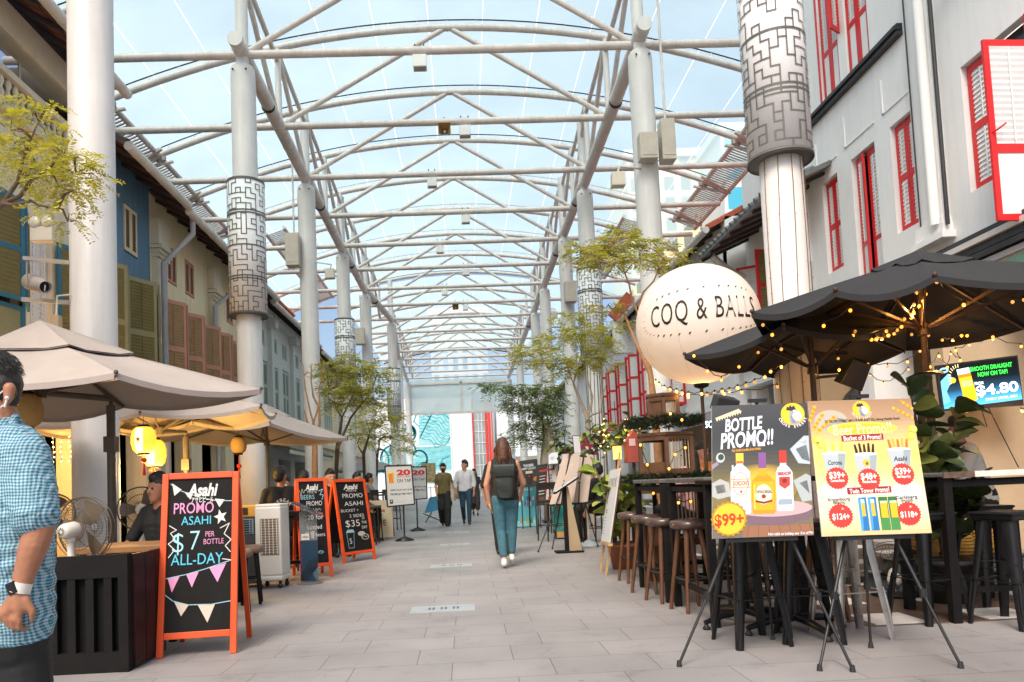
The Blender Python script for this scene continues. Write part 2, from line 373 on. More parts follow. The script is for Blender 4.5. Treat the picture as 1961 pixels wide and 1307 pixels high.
where = {'L': ['beside the taupe parasols, plain with no sleeve', 'behind the nearest chalkboard, with lattice sleeve', 'plain with a grey cabinet on it, past the blue house', 'with lattice sleeve above the tall left tree', 'plain, past the tall left tree', 'with lattice sleeve before the teal mural', 'plain, in front of the teal mural', 'at the far left end under the frosted panel'],
         'R': ['largest, with lattice sleeve before the red shuttered house', 'plain with two grey cabinets, behind the balloon', 'with lattice sleeve left of the balloon', 'plain with a cabinet, left of the sleeved one by the balloon', 'plain slim, above the feathery right trees', 'slimmest in the right row, half hidden by trees', 'far right, hidden behind the dark green tree', 'at the far right end under the frosted panel']}
for sd, cs in (('L', colsL), ('R', colsR)):
    for i, (x, y) in enumerate(cs):
        t = thing('column', 'round white steel column ' + where[sd][i], 'column', (x, y, 0), 'round columns along the street')
        n = 28 if i < 3 else 14; top = 9.69 if i else 11.9
        mb = MB(); mb.lathe([(.27, 0), (.27, .03), (.242, .06), (.242, top - .25), (.235, top - .06), (.2, top), (1e-4, top)], M_st2, (x, y, 0), n=n); mb.build('shaft', t)
        if i and i < 6:
            mb = MB(); mb.lathe([(.125, top - .05), (.125, zc(x) - .05)], M_st2, (x, y, 0), n=14)
            if i == 1: mb.cyl((x, y - .5, 10.0), .15, .12, M_st2, 18, MX.Rotation(math.pi/2, 3, 'X').inverted())
            for q in (-.13, .13): mb.sphere((x + q, y - .235, top - .16), .022, M_bolt, 6)
            mb.build('neck', t)
        if (sd, i) in (('L', 1), ('L', 3), ('L', 5), ('R', 0), ('R', 2)):
            z0, z1 = (4.62, 7.28) if (sd, i) != ('R', 0) else (4.76, 7.6)
            sleeve(x, y, z0, z1, t, 11 + i)
# ================================================================ drain covers in the paving
M_ss = mat('steel floor cover', (.42, .46, .47), .35, .15, 10, metal=.3); M_sl = mat('steel slot', (.12, .13, .13), .5)
for i, y in enumerate((6.62, 10.15, 13.75, 17.2, 20.7)):
    lb = ['nearest', 'second', 'third', 'fourth', 'farthest'][i]
    t = thing('floor_cover', 'steel strip cover let into the paving, %s along the street middle' % lb, 'drain cover', (-.26, y, 0), 'steel covers in the paving')
    mb = MB(); mb.bx(-.54, .03, y - .16, y + .16, -.01, .004, M_ss); mb.build('plate', t)
    mb = MB()
    for q in range(9): mb.bx(-.42 + q*.036, -.42 + q*.036 + .022, y - .055, y + .055, .003, .0065, M_sl if q % 3 else M_ss)
    mb.build('slots', t)
# ================================================================ BUILDINGS
def tile_mat(name, c1, c2):
    m = bpy.data.materials.new(name); m.use_nodes = True; n = m.node_tree.nodes; L = m.node_tree.links; b = n['Principled BSDF']
    tc = n.new('ShaderNodeTexCoord'); br = n.new('ShaderNodeTexBrick'); mp = n.new('ShaderNodeMapping'); mp.inputs['Rotation'].default_value = (0, 0, math.pi/2)
    L.new(tc.outputs['Object'], mp.inputs[0]); L.new(mp.outputs[0], br.inputs[0])
    br.inputs['Color1'].default_value = (*c1, 1); br.inputs['Color2'].default_value = (*c2, 1); br.inputs['Mortar'].default_value = (.03, .02, .018, 1)
    br.inputs['Scale'].default_value = 1; br.inputs['Brick Width'].default_value = .22; br.inputs['Row Height'].default_value = .26; br.inputs['Mortar Size'].default_value = .02
    L.new(br.outputs[0], b.inputs['Base Color']); b.inputs['Roughness'].default_value = .8; return m
M_soff = tile_mat('terracotta underside', (.20, .055, .03), (.07, .03, .022)); M_roof = tile_mat('weathered roof tile', (.13, .10, .09), (.09, .07, .065))
M_redroof = mat('red roof tile', (.42, .10, .05), .7, .25, 5, .3)
M_cream = mat('cream wall', (.82, .73, .55), .8, .10, .9, .2, bscale=25, streak=.16); M_blue = mat('blue wall', (.12, .235, .35), .8, .14, .9, .2, bscale=25, streak=.2)
M_yel = mat('pale yellow wall', (.84, .73, .49), .8, .10, .9, .2, bscale=25, streak=.16); M_wh = mat('white render', (.82, .82, .82), .75, .05, .7, .2, bscale=25, streak=.06); M_whg = mat('greyish white render', (.60, .62, .60), .75, .08, .8, .2, bscale=25)
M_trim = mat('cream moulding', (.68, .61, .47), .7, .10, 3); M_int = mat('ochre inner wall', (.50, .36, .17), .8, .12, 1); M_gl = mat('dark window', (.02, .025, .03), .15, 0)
M_gut = mat('white gutter', (.62, .59, .56), .5, .12, 4); M_gpipe = mat('grey downpipe', (.42, .42, .44), .5, .12, 4)
C_ol = mat('olive shutter frame', (.30, .27, .135), .6, .12, 6); C_ols = mat('olive slat', (.20, .165, .06), .6, .15, 6)
C_pk = mat('pink shutter frame', (.58, .27, .19), .6, .12, 6); C_pks = mat('pink slat', (.40, .25, .12), .6, .15, 6)
C_bl = mat('blue shutter frame', (.03, .16, .25), .5, .12, 6); C_cr = mat('cream shutter', (.66, .57, .40), .6, .08, 6); C_crs = mat('brown slat', (.16, .10, .06), .6, .1, 6)
C_rd = mat('red shutter frame', (.62, .018, .022), .4, .10, 5); C_ws = mat('white slat', (.74, .745, .75), .5, .04, 5); C_gn = mat('pale green shutter', (.42, .50, .42), .6, .1, 5); C_gns = mat('green slat', (.22, .30, .25), .6, .1, 5)
C_tl = mat('teal pane', (.03, .22, .33), .4, .1, 5); C_yf = mat('yellow frame', (.55, .46, .18), .5, .1, 5)

def leaf(mb, o, u, w_, h, fm, sm, zones=((.05, .48, 's'), (.53, .95, 's')), ft=.07, th=.035, pitch=.062):
    """a shutter leaf: o = hinge foot, u = horizontal direction"""
    o = V(o); u = V(u).normalized(); z = V((0, 0, 1)); n = u.cross(z)
    mb.bar(o + u*ft/2, o + u*ft/2 + z*h, ft, th, fm, side=u); mb.bar(o + u*(w_-ft/2), o + u*(w_-ft/2) + z*h, ft, th, fm, side=u)
    ed = [0] + [e for zn in zones for e in zn[:2]] + [1]
    for a, b in zip(ed[::2], ed[1::2]): mb.bar(o + u*ft + z*h*(a+b)/2, o + u*(w_-ft) + z*h*(a+b)/2, h*(b-a), th, fm, side=z)
    for a, b, k in zones:
        za, zb = a*h, b*h
        if k == 's':
            q = max(3, int((zb-za)/pitch)); st = (zb-za)/q
            for i in range(q):
                c0 = o + u*ft + z*(za + st*(i+.5)); c1 = o + u*(w_-ft) + z*(za + st*(i+.5))
                mb.bar(c0, c1, st*1.0, .007, sm, side=z*.93 + n*.37)
            for sg in (-1, 1): mb.bar(o + u*w_/2 + z*(za+.02) + n*.026*sg, o + u*w_/2 + z*(zb-.02) + n*.026*sg, .014, .01, sm, side=u)
            mb.bar(o + u*ft + z*(za+zb)/2, o + u*(w_-ft) + z*(za+zb)/2, zb-za, .004, sm, side=z)
        else: mb.bar(o + u*ft + z*(za+zb)/2, o + u*(w_-ft) + z*(za+zb)/2, zb-za, th*.4, sm, side=z)
def holed_wall(mb, X, sd, y0, y1, z0, z1, holes, m, dep=.14, back=None):
    """facade sheet in the plane x = X facing the street, with reveals around each opening"""
    ys = sorted({y0, y1, *[h[0] for h in holes], *[h[1] for h in holes]}); zs = sorted({z0, z1, *[h[2] for h in holes], *[h[3] for h in holes]})
    for a, b in zip(ys, ys[1:]):
        for c, d in zip(zs, zs[1:]):
            my, mz = (a+b)/2, (c+d)/2
            if any(h[0] < my < h[1] and h[2] < mz < h[3] for h in holes): continue
            mb.poly([(X, a, c), (X, b, c), (X, b, d), (X, a, d)] if sd > 0 else [(X, a, c), (X, a, d), (X, b, d), (X, b, c)], m)
    for a, b, c, d in holes:
        e = X + sd*dep
        mb.poly([(X, a, c), (e, a, c), (e, a, d), (X, a, d)], m); mb.poly([(X, b, c), (X, b, d), (e, b, d), (e, b, c)], m)
        mb.poly([(X, a, d), (X, b, d), (e, b, d), (e, a, d)], m); mb.poly([(X, a, c), (X, b, c), (e, b, c), (e, a, c)], m)
        if back: mb.poly([(e + sd*.02, a, c), (e + sd*.02, b, c), (e + sd*.02, b, d), (e + sd*.02, a, d)], back)
def shell(mb, X, sd, y0, y1, z0, z1, m, deep=7.):
    """end walls and rear wall of a house"""
    e = X + sd*deep
    mb.poly([(X, y0, z0), (e, y0, z0), (e, y0, z1), (X, y0, z1)], m); mb.poly([(X, y1, z0), (X, y1, z1), (e, y1, z1), (e, y1, z0)], m); mb.poly([(e, y0, z0), (e, y1, z0), (e, y1, z1), (e, y0, z1)], m)
def roof(par, X, sd, y0, y1, ze, over=.75, rise=.55, run=4.5, top=M_roof, und=M_soff, gut=True):
    xe = X - sd*over; xr = X + sd*run; zr = ze + (run+over)*rise
    mb = MB(); t = .09
    mb.poly([(xe, y0, ze + t), (xr, y0, zr + t), (xr, y1, zr + t), (xe, y1, ze + t)], top)
    mb.poly([(xe, y0, ze), (xe, y1, ze), (xr, y1, zr), (xr, y0, zr)], und)
    mb.poly([(xe, y0, ze), (xe, y0, ze+t), (xe, y1, ze+t), (xe, y1, ze)], top)
    mb.poly([(xe, y0, ze), (xr, y0, zr), (xr, y0, zr+t), (xe, y0, ze+t)], top); mb.poly([(xe, y1, ze), (xe, y1, ze+t), (xr, y1, zr+t), (xr, y1, zr)], top)
    for y in np.arange(y0 + .1, y1, .26): mb.tube([(xe - sd*.03, y, ze + t), (xe + sd*.9, y, ze + t + .93*rise)], .055, top, 6)
    for y in np.arange(y0 + .3, y1, .62): mb.bar((xe + sd*.05, y, ze - .03), (X + sd*.1, y, ze - .03 + (over+.05)*rise), .07, .06, mat('dark rafter', (.05, .035, .03), .7))
    r = mb.build('roof', par)
    if gut:
        mb = MB(); gx = xe - sd*.07
        mb.tube([(gx, y0, ze - .02), (gx, y1, ze - .02)], .085, M_gut, 10)
        for y in np.arange(y0 + .3, y1, .6): mb.tube([(gx, y, ze - .02), (gx, y + .03, ze - .02)], .092, M_gut, 10)
        mb.build('gutter', par)
    return r
def downpipe(par, pts, m=M_gpipe, r=.06):
    mb = MB(); mb.tube(pts, r, m, 10)
    for p in pts[1:-1]: mb.sphere(p, r*1.08, m, 8)
    mb.build('downpipe', par)
def pilaster(par, X, sd, y, z0, z1, m=M_trim, w_=.5):
    mb = MB(); f = X - sd*.12
    mb.bx(f, X, y - w_/2, y + w_/2, z0, z1, m)
    for k, (dz, g_) in enumerate(((.0, .05), (.08, .09), (.17, .14), (.28, .06))): mb.bx(f - sd*g_, X, y - w_/2 - g_*.6, y + w_/2 + g_*.6, z1 + dz, z1 + dz + (.08 if k < 3 else .55), m)
    mb.build('pilaster', par)
def win(par, X, sd, ya, yb, za, zb, fm, sm, dep=.1, n=2, zones=((.05, .48, 's'), (.53, .95, 's')), pitch=.062, label=None):
    mb = MB(); wd = (yb-ya)/n
    for i in range(n): leaf(mb, (X + sd*dep, ya + i*wd + .004, za + .01), (0, 1, 0), wd - .008, zb - za - .02, fm, sm, zones, ft=min(.07, wd*.2), pitch=pitch)
    o = mb.build('window', par)
    if label: o['label'] = label
    return o
def openleaf(par, a, b, za, zb, fm, sm, zones=((.04, .47, 's'), (.52, .96, 's')), pitch=.062, name='shutter'):
    a = V((*a, za)); b = V((*b, za)); mb = MB(); leaf(mb, a, b - a, (b-a).length, zb - za, fm, sm, zones, pitch=pitch); return mb.build(name, par)
def ground_front(par, X, sd, y0, y1, z1, m, n, inner, deep=2.6, top=2.75):
    """arcade: openings between piers, a back wall and a ceiling behind"""
    mb = MB(); bw = (y1-y0)/n; holes = [(y0 + i*bw + .35, y0 + (i+1)*bw - .35, 0.0, top) for i in range(n)]
    holed_wall(mb, X, sd, y0, y1, 0, z1, holes, m, .4)
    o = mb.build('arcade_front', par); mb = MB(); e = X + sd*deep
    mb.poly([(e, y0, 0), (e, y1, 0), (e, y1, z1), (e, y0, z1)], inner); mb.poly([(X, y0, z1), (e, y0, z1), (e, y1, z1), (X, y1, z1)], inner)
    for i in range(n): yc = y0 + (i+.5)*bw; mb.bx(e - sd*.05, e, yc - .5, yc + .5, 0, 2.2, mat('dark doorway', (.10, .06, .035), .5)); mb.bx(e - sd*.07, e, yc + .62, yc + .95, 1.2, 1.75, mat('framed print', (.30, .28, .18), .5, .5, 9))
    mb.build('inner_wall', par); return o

XL_F = -6.5
# --- nearest left house: cream with blue shutters and an open gallery
h = thing('shophouse', 'nearest cream shophouse on the left with blue framed shutters and balustraded gallery', 'house', (XL_F, 8, 0), 'shophouses on the left side')
mb = MB(); holed_wall(mb, XL_F, -1, 2.5, 12.9, 3.4, 6.85, [(9.0, 10.9, 3.5, 5.5), (11.15, 11.75, 3.5, 5.5)], M_cream, .14, M_gl); shell(mb, XL_F, -1, 2.5, 12.9, 0, 8.9, M_cream)
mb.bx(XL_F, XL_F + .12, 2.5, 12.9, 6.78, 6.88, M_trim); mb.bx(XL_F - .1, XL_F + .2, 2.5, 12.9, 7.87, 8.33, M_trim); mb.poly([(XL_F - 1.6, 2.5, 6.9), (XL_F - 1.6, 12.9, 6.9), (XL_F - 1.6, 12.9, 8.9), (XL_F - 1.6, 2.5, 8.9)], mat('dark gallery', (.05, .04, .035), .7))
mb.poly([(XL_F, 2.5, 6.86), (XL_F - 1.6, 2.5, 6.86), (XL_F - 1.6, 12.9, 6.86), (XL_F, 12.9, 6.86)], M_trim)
for y in (9.6, 11.1): mb.tube([(XL_F - .1, y, 7.36), (XL_F - .1, y, 7.9)], .02, M_trim, 6)
mb.build('wall', h)
mb = MB(); mb.bx(XL_F - .02, XL_F + .16, 2.5, 12.9, 7.28, 7.38, M_trim); mb.bx(XL_F, XL_F + .12, 2.5, 12.9, 6.88, 6.94, M_trim)
for y in np.arange(8.5, 12.8, .17): mb.lathe([(.035, 6.94), (.06, 7.02), (.03, 7.12), (.055, 7.2), (.035, 7.28)], M_trim, (XL_F + .06, y, 0), n=8)
mb.build('balustrade', h); roof(h, XL_F, -1, 2.5, 12.7, 8.25, over=.75, top=M_roof)
ground_front(h, XL_F, -1, 2.5, 12.9, 3.4, M_cream, 4, M_int)
wn = win(h, XL_F, -1, 11.15, 11.75, 3.5, 5.5, C_ws, C_ws); wn['label'] = 'white slatted window between blue shutters'
ww = MB(); ww.bx(XL_F - .02, XL_F + .04, 8.9, 9.0, 3.4, 5.6, C_bl); ww.bx(XL_F - .02, XL_F + .04, 10.9, 10.98, 3.4, 5.6, C_bl); ww.bx(XL_F - .02, XL_F + .04, 8.9, 10.98, 5.56, 5.64, C_bl); w0 = ww.build('window', h)
openleaf(w0, (-6.44, 9.35), (-6.12, 10.38), 3.95, 5.42, C_bl, C_ols); openleaf(w0, (-6.12, 10.42), (-6.40, 10.95), 3.95, 5.35, C_bl, C_ols); openleaf(w0, (-6.44, 11.8), (-6.25, 12.3), 3.4, 5.3, C_bl, C_ols); openleaf(w0, (-6.42, 9.5), (-6.2, 10.5), 3.3, 3.9, C_bl, C_ol, ((.1, .9, 'p'),))
# --- blue house
h = thing('shophouse', 'blue walled shophouse with olive folding shutters behind the big left column', 'house', (XL_F, 14, 0), 'shophouses on the left side')
mb = MB(); holed_wall(mb, XL_F, -1, 12.9, 15.45, 3.4, 8.1, [(14.25, 14.85, 5.97, 6.95), (13.1, 15.3, 3.5, 5.5)], M_blue, .14, M_gl); shell(mb, XL_F, -1, 12.9, 15.45, 0, 8.1, M_blue); mb.build('wall', h)
roof(h, XL_F, -1, 12.7, 15.5, 7.33); win(h, XL_F, -1, 14.27, 14.83, 5.99, 6.93, C_cr, C_crs, .0, 2, ((.08, .92, 's'),)); ground_front(h, XL_F, -1, 12.9, 15.45, 3.4, M_cream, 1, M_int)
ww = MB(); ww.bx(XL_F - .02, XL_F + .03, 13.0, 13.1, 3.4, 5.55, C_ol); w0 = ww.build('window', h)
for a, b in (((-6.42, 13.12), (-6.15, 13.6)), ((-6.15, 13.63), (-6.4, 14.13)), ((-6.42, 14.16), (-6.1, 14.76)), ((-6.1, 14.9), (-6.35, 15.5))): openleaf(w0, a, b, 3.3, 5.45, C_ol, C_ols)
pilaster(h, XL_F, -1, 15.8, 0, 6.25, M_trim, .55)
downpipe(h, [(-5.75, 15.9, 7.3), (-5.75, 15.9, 6.85), (-6.25, 15.55, 6.1), (-6.25, 15.55, 0)])
# --- yellow-cream house with pink shutters
h = thing('shophouse', 'pale yellow shophouse with salmon pink folding shutters on the left', 'house', (XL_F, 18.5, 0), 'shophouses on the left side')
mb = MB(); hl = [(16.35, 16.9, 5.95, 6.8), (17.4, 18.0, 5.95, 6.8), (20.4, 21.0, 5.95, 6.8), (15.9, 18.7, 3.4, 5.4), (19.8, 22.0, 3.4, 5.4)]
holed_wall(mb, XL_F, -1, 15.45, 22.9, 3.3, 8.0, hl, M_yel, .14, M_gl); shell(mb, XL_F, -1, 15.45, 22.9, 0, 8.0, M_yel); mb.build('wall', h); roof(h, XL_F, -1, 15.5, 22.9, 7.22)
for a, b in ((16.35, 16.9), (17.4, 18.0), (20.4, 21.0)): win(h, XL_F, -1, a+.02, b-.02, 5.97, 6.78, C_pk, C_crs, .02, 2, ((.08, .92, 's'),))
ww = MB(); ww.bx(XL_F - .02, XL_F + .03, 15.8, 15.9, 3.3, 5.45, C_pk); w0 = ww.build('window', h)
for a, b in (((-6.42, 15.72), (-6.1, 16.32)), ((-6.1, 16.43), (-6.38, 16.93)), ((-6.42, 17.05), (-6.12, 17.5)), ((-6.12, 17.57), (-6.4, 18.18)), ((-6.42, 18.3), (-6.15, 18.8))): openleaf(w0, a, b, 3.3, 5.42, C_pk, C_pks)
ww = MB(); ww.bx(XL_F - .02, XL_F + .03, 19.0, 19.1, 3.3, 5.45, C_pk); w0 = ww.build('window', h)
for a, b in (((-6.42, 19.15), (-6.15, 19.62)), ((-6.15, 19.75), (-6.4, 20.25)), ((-6.42, 20.4), (-6.15, 20.9)), ((-6.15, 21.0), (-6.4, 21.5))): openleaf(w0, a, b, 3.3, 5.42, C_pk, C_pks)
pilaster(h, XL_F, -1, 19.2, 3.2, 6.2, M_trim, .5); pilaster(h, XL_F, -1, 22.7, 3.2, 6.2, M_trim, .5); ground_front(h, XL_F, -1, 15.45, 22.9, 3.3, M_yel, 3, M_int)
downpipe(h, [(-5.75, 19.4, 7.2), (-5.75, 19.4, 6.7), (-6.3, 18.9, 6.0), (-6.3, 18.9, 0)])
mb = MB(); mb.bx(-6.9, -6.36, 15.45, 16.1, 0, .4, M_trim); mb.build('pier_base', h)
# --- white and pale green house
h = thing('shophouse', 'white shophouse with pale green louvred windows behind the third left column', 'house', (XL_F, 26.5, 0), 'shophouses on the left side')
mb = MB(); hl = [(23.5, 24.6, 3.9, 5.5), (25.0, 26.0, 3.9, 5.5), (26.6, 27.5, 3.7, 5.6), (28.2, 29.4, 3.7, 5.6), (23.6, 24.3, 6.0, 6.5), (25.2, 25.9, 6.0, 6.5), (26.6, 27.3, 6.0, 6.5), (28.3, 29.2, 6.0, 6.5)]
holed_wall(mb, XL_F, -1, 22.9, 30.2, 2.6, 7.4, hl, M_whg, .12, M_gl); shell(mb, XL_F, -1, 22.9, 30.2, 0, 7.4, M_whg)
for y in (24.8, 27.9): mb.bx(XL_F, XL_F + .14, y - .14, y + .14, 2.6, 6.7, M_whg); mb.bx(XL_F, XL_F + .3, y - .22, y + .22, 6.7, 7.1, M_whg)
mb.bx(XL_F - .1, XL_F + .25, 22.9, 30.2, 7.0, 7.2, M_whg); mb.build('wall', h)
for a, b, c, d in hl: win(h, XL_F, -1, a+.02, b-.02, c+.02, d-.02, C_gn, C_gns, .03, 2, ((.08, .92, 's'),) if d > 6 else ((.05, .45, 's'), (.52, .95, 's')))
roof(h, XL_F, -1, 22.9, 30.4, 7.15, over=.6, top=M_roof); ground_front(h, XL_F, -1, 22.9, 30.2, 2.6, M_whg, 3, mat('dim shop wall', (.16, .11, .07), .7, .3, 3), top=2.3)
mb = MB(); mb.poly([(-6.5, 22.9, 3.0), (-5.4, 22.9, 2.45), (-5.4, 30, 2.45), (-6.5, 30, 3.0)], mat('green glazed tile', (.12, .17, .13), .4, .3, 9))
for y in np.arange(23, 30, .2): mb.tube([(-6.5, y, 3.03), (-5.36, y, 2.46)], .05, mat('green glazed tile', 0), 5)
mb.bx(-5.45, -5.38, 22.9, 30, 2.32, 2.44, M_trim); mb.build('tiled_canopy', h)
mb = MB(); mb.prism([(-5.9, 23.3, 7.25), (-5.9, 26.0, 7.25), (-8.2, 26.0, 8.6), (-8.2, 23.3, 8.6)], (0, 0, .1), M_redroof)
for y in np.arange(23.35, 26, .2): mb.tube([(-5.85, y, 7.38), (-8.2, y, 8.74)], .05, M_redroof, 5)
o = mb.build('side_roof', h); o['label'] = 'short red tiled roof section'
# --- farther yellow house
h = thing('shophouse', 'farthest yellow shophouse on the left with teal and yellow shutters', 'house', (-6.3, 38, 0), 'shophouses on the left side')
mb = MB(); hl = [(33.2, 35.2, 3.9, 5.5), (37, 39, 3.9, 5.5), (41, 43, 3.9, 5.5)]
holed_wall(mb, -6.3, -1, 30.4, 52, 0, 7.0, hl, M_yel, .12, M_gl); shell(mb, -6.3, -1, 30.4, 52, 0, 7.0, M_yel); mb.bx(-6.4, -6.1, 30.4, 52, 6.4, 6.6, M_trim); mb.bx(-6.35, -6.1, 30.4, 52, 3.0, 3.15, M_trim); mb.build('wall', h)
for a, b, c, d in hl: win(h, -6.3, -1, a+.02, b-.02, c+.02, d-.02, C_yf, C_tl, .02, 4, ((.05, .45, 'p'), (.52, .95, 'p')))
roof(h, -6.3, -1, 30.4, 52, 6.9, over=.5, top=M_redroof)

# --- right: white house with red shutters
XR_F = 7.0; K = XR_F/6
h = thing('shophouse', 'tall white three storey shophouse on the right with closed red framed louvred windows', 'house', (XR_F, 9, 0), 'white shophouses on the right side')
H2 = [(8.36, 9.5, 4.75, 6.5), (10.58, 11.18, 4.76, 6.5), (11.62, 12.36, 4.12, 6.5), (12.84, 13.4, 4.76, 6.5), (6.6, 7.5, 4.75, 6.5)]
H3 = [(11.55, 12.25, 7.92, 10.4), (12.5, 13.15, 7.92, 10.4), (8.7, 9.5, 7.92, 10.4)]
mb = MB(); holed_wall(mb, XR_F, 1, 3, 13.9, 4.05, 11.2, H2 + H3, M_wh, .13, M_gl); shell(mb, XR_F, 1, 3, 13.9, 4.05, 11.2, M_wh)
M_groove = mat('mid grey moulding', (.36, .37, .38), .7, .05)  # mid grey colour of the lowest fascia band
for a, b, c, d in H2[1:4]:                                        # raised panel mouldings above the windows
    for z in (d + .28, ): mb.bx(XR_F - .018, XR_F, a - .05, b + .15, z, z + .025, M_wh)
    mb.bx(XR_F - .018, XR_F, b + .12, b + .145, d + .28, d + .85, M_wh)
mb.build('wall', h)
for i, (a, b, c, d) in enumerate(H2):
    if i == 2: continue
    win(h, XR_F, 1, a + (.015 if i else .62), b - .015, c + .01, d - .02, C_rd, C_ws, .09, 2 if i else 1, ((.05, .47, 's'), (.53, .95, 's')))
w0 = win(h, XR_F, 1, 11.64, 11.98, 4.14, 6.48, C_rd, C_ws, .09, 1, ((.03, .33, 'p'), (.36, .96, 's')), label='red framed window with one leaf ajar')
openleaf(w0, (XR_F + .10, 12.34), (XR_F + .02, 12.0), 4.14, 6.46, C_rd, C_ws, ((.03, .33, 'p'), (.36, .96, 's')))
w1 = MB(); w1.bx(XR_F - .01, XR_F + .03, 8.30, 8.36, 4.0, 6.5, C_rd); w1 = w1.build('window', h)
sh = openleaf(w1, (XR_F - .61, 8.28), (XR_F, 8.31), 3.93, 6.14, C_rd, C_ws, ((.035, .37, 'p'), (.42, .965, 's')), .075); sh['label'] = 'wide red framed shutter swung open, at the right edge'
mb = MB(); mb.tube([(XR_F - .58, 8.26, 5.0), (XR_F - .57, 8.2, 5.0), (XR_F - .47, 8.19, 5.07)], .012, C_rd, 6); mb.build('shutter_hook', h)
for i, (a, b, c, d) in enumerate(H3): win(h, XR_F, 1, a + .015, b - .015, c + .01, d - .02, C_rd, C_ws, .05, 2, ((.02, .34, 'p'), (.38, .97, 's')))
w2 = MB(); w2.bx(XR_F - .01, XR_F + .03, 13.16, 13.22, 7.9, 10.4, C_rd); w2 = w2.build('window', h); openleaf(w2, (XR_F, 12.42), (XR_F - .25, 12.25), 8.85, 10.4, C_rd, C_ws, ((.06, .94, 's'),))
M_cs = mat('dark string course', (.035, .036, .04), .5, .2, 5); mb = MB()
for z, g_ in ((7.72, .10), (7.80, .14), (7.87, .09)): mb.bx(XR_F - g_, XR_F + .02, 10.66, 13.9, z, z + (.06 if z < 7.85 else .03), M_cs)
mb.bx(XR_F - .12, XR_F, 3, 9.55, 7.74, 7.88, M_cs); mb.build('string_course', h)
mb = MB(); mb.bx(XR_F - .09, XR_F, 9.95, 10.5, 4.6, 11.2, M_wh); mb.bx(XR_F - .14, XR_F, 9.9, 10.55, 4.35, 4.5, M_wh); mb.bx(XR_F - .2, XR_F, 9.85, 10.6, 4.27, 4.36, M_wh); mb.bx(XR_F - .14, XR_F, 9.92, 10.54, 4.5, 4.6, M_wh); mb.build('pilaster', h)
downpipe(h, [(XR_F - .15, 10.05, 11.2), (XR_F - .15, 10.05, 4.5)], M_wh, .07); downpipe(h, [(XR_F - .1, 9.86, 11.2), (XR_F - .1, 9.86, 4.45)], M_cs, .03); downpipe(h, [(XR_F - .12, 10.42, 11.2), (XR_F - .12, 10.42, 4.6)], M_cs, .012)
mb = MB()                                                         # fascia and rolled awning over the ground floor
for k, (z, g_, m_) in enumerate(((3.98, .3, M_cs), (3.90, .34, M_gut), (3.80, .30, M_cs), (3.70, .34, M_dark), (3.60, .30, M_groove))): mb.bx(XR_F - g_, XR_F + .02, 3, 13.9, z, z + .075, m_)
mb.bx(XR_F - .26, XR_F + .02, 3, 13.9, 3.25, 3.6, mat('cream fascia', (.55, .5, .42), .6, .1, 3)); mb.bx(XR_F - .28, XR_F - .25, 6.3, 8.9, 3.3, 3.56, mat('green name strip', (.12, .26, .20), .5, .1, 3)); mb.build('fascia', h)
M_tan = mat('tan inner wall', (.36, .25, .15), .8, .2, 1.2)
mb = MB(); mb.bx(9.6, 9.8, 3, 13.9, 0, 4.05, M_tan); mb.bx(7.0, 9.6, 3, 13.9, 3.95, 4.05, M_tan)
def arch_wall(mb, y, x0, x1, xc, r, zs, z1, m, th=.25):            # cross wall with an arched opening
    a = [(xc + r*math.cos(t), zs + r*math.sin(t)) for t in np.linspace(math.pi, 0, 15)]
    pts = [(x0, 0), (xc - r, 0)] + a + [(xc + r, 0), (x1, 0), (x1, z1), (x0, z1)]
    mb.prism([(p[0], y, p[1]) for p in pts], (0, th, 0), m)
arch_wall(mb, 12.6, 5.9, 9.7, 7.5, 1.0, 1.75, 3.5, M_tan); mb.bx(6.1, 7.35, 9.0, 9.25, 0, 3.4, mat('warm plaster pier', (.50, .38, .25), .8, .15, 1.5)); mb.bx(6.45, 7.1, 11.2, 11.6, 0, 3.3, M_wh)
for y in (4.5,): mb.bx(6.7, 7.2, y, y + .5, 0, 3.3, M_wh)
mb.build('arcade', h)
mb = MB(); mb.bx(9.4, 9.6, 6, 12, .9, 1.9, mat('dark shelf', (.04, .03, .025), .5)); 
rb = random.Random(3)
for i in range(60): mb.lathe([(.03, 0), (.03, .16), (.012, .22), (.012, .28)], flat(rb.choice(['#3a5a2a', '#8a5a1a', '#5a2a1a', '#c8c0a0', '#204050'])), (9.35, 6.1 + i*.098, 1.0 + .45*(i % 2)), n=6)
mb.build('back_bar', h)
# --- right second house (low eave)
h = thing('shophouse', 'low white shophouse on the right with projecting grey tiled eave and red shutters', 'house', (7, 15.5, 0), 'white shophouses on the right side')
mb = MB(); hl = [(14.3, 15.0, 4.5, 6.0), (15.6, 16.4, 4.4, 5.9)]
holed_wall(mb, 7.0, 1, 13.9, 17.2, 3.4, 8.2, hl, M_wh, .13, M_gl); shell(mb, 7.0, 1, 13.9, 17.2, 3.4, 8.2, M_wh); mb.bx(6.93, 7.0, 14.0, 14.15, 5.2, 6.6, M_wh)
mb.build('wall', h)
for a, b, c, d in hl: win(h, 7.0, 1, a+.02, b-.02, c+.02, d-.02, C_rd, C_ws, .08, 2)
w0 = MB(); w0.bx(6.97, 7.03, 15.5, 15.56, 4.3, 6.0, C_rd); w0 = w0.build('window', h)
openleaf(w0, (7.0, 15.55), (6.5, 15.5), 4.4, 5.95, C_rd, C_ols); openleaf(w0, (7.0, 16.45), (6.55, 16.75), 4.4, 5.9, C_rd, C_ws)
roof(h, 7.0, 1, 13.0, 17.1, 6.22, over=1.2, rise=.42, top=mat('grey tile edge', (.16, .165, .17), .7, .3, 6), und=mat('grey soffit', (.30, .27, .24), .8), gut=False)
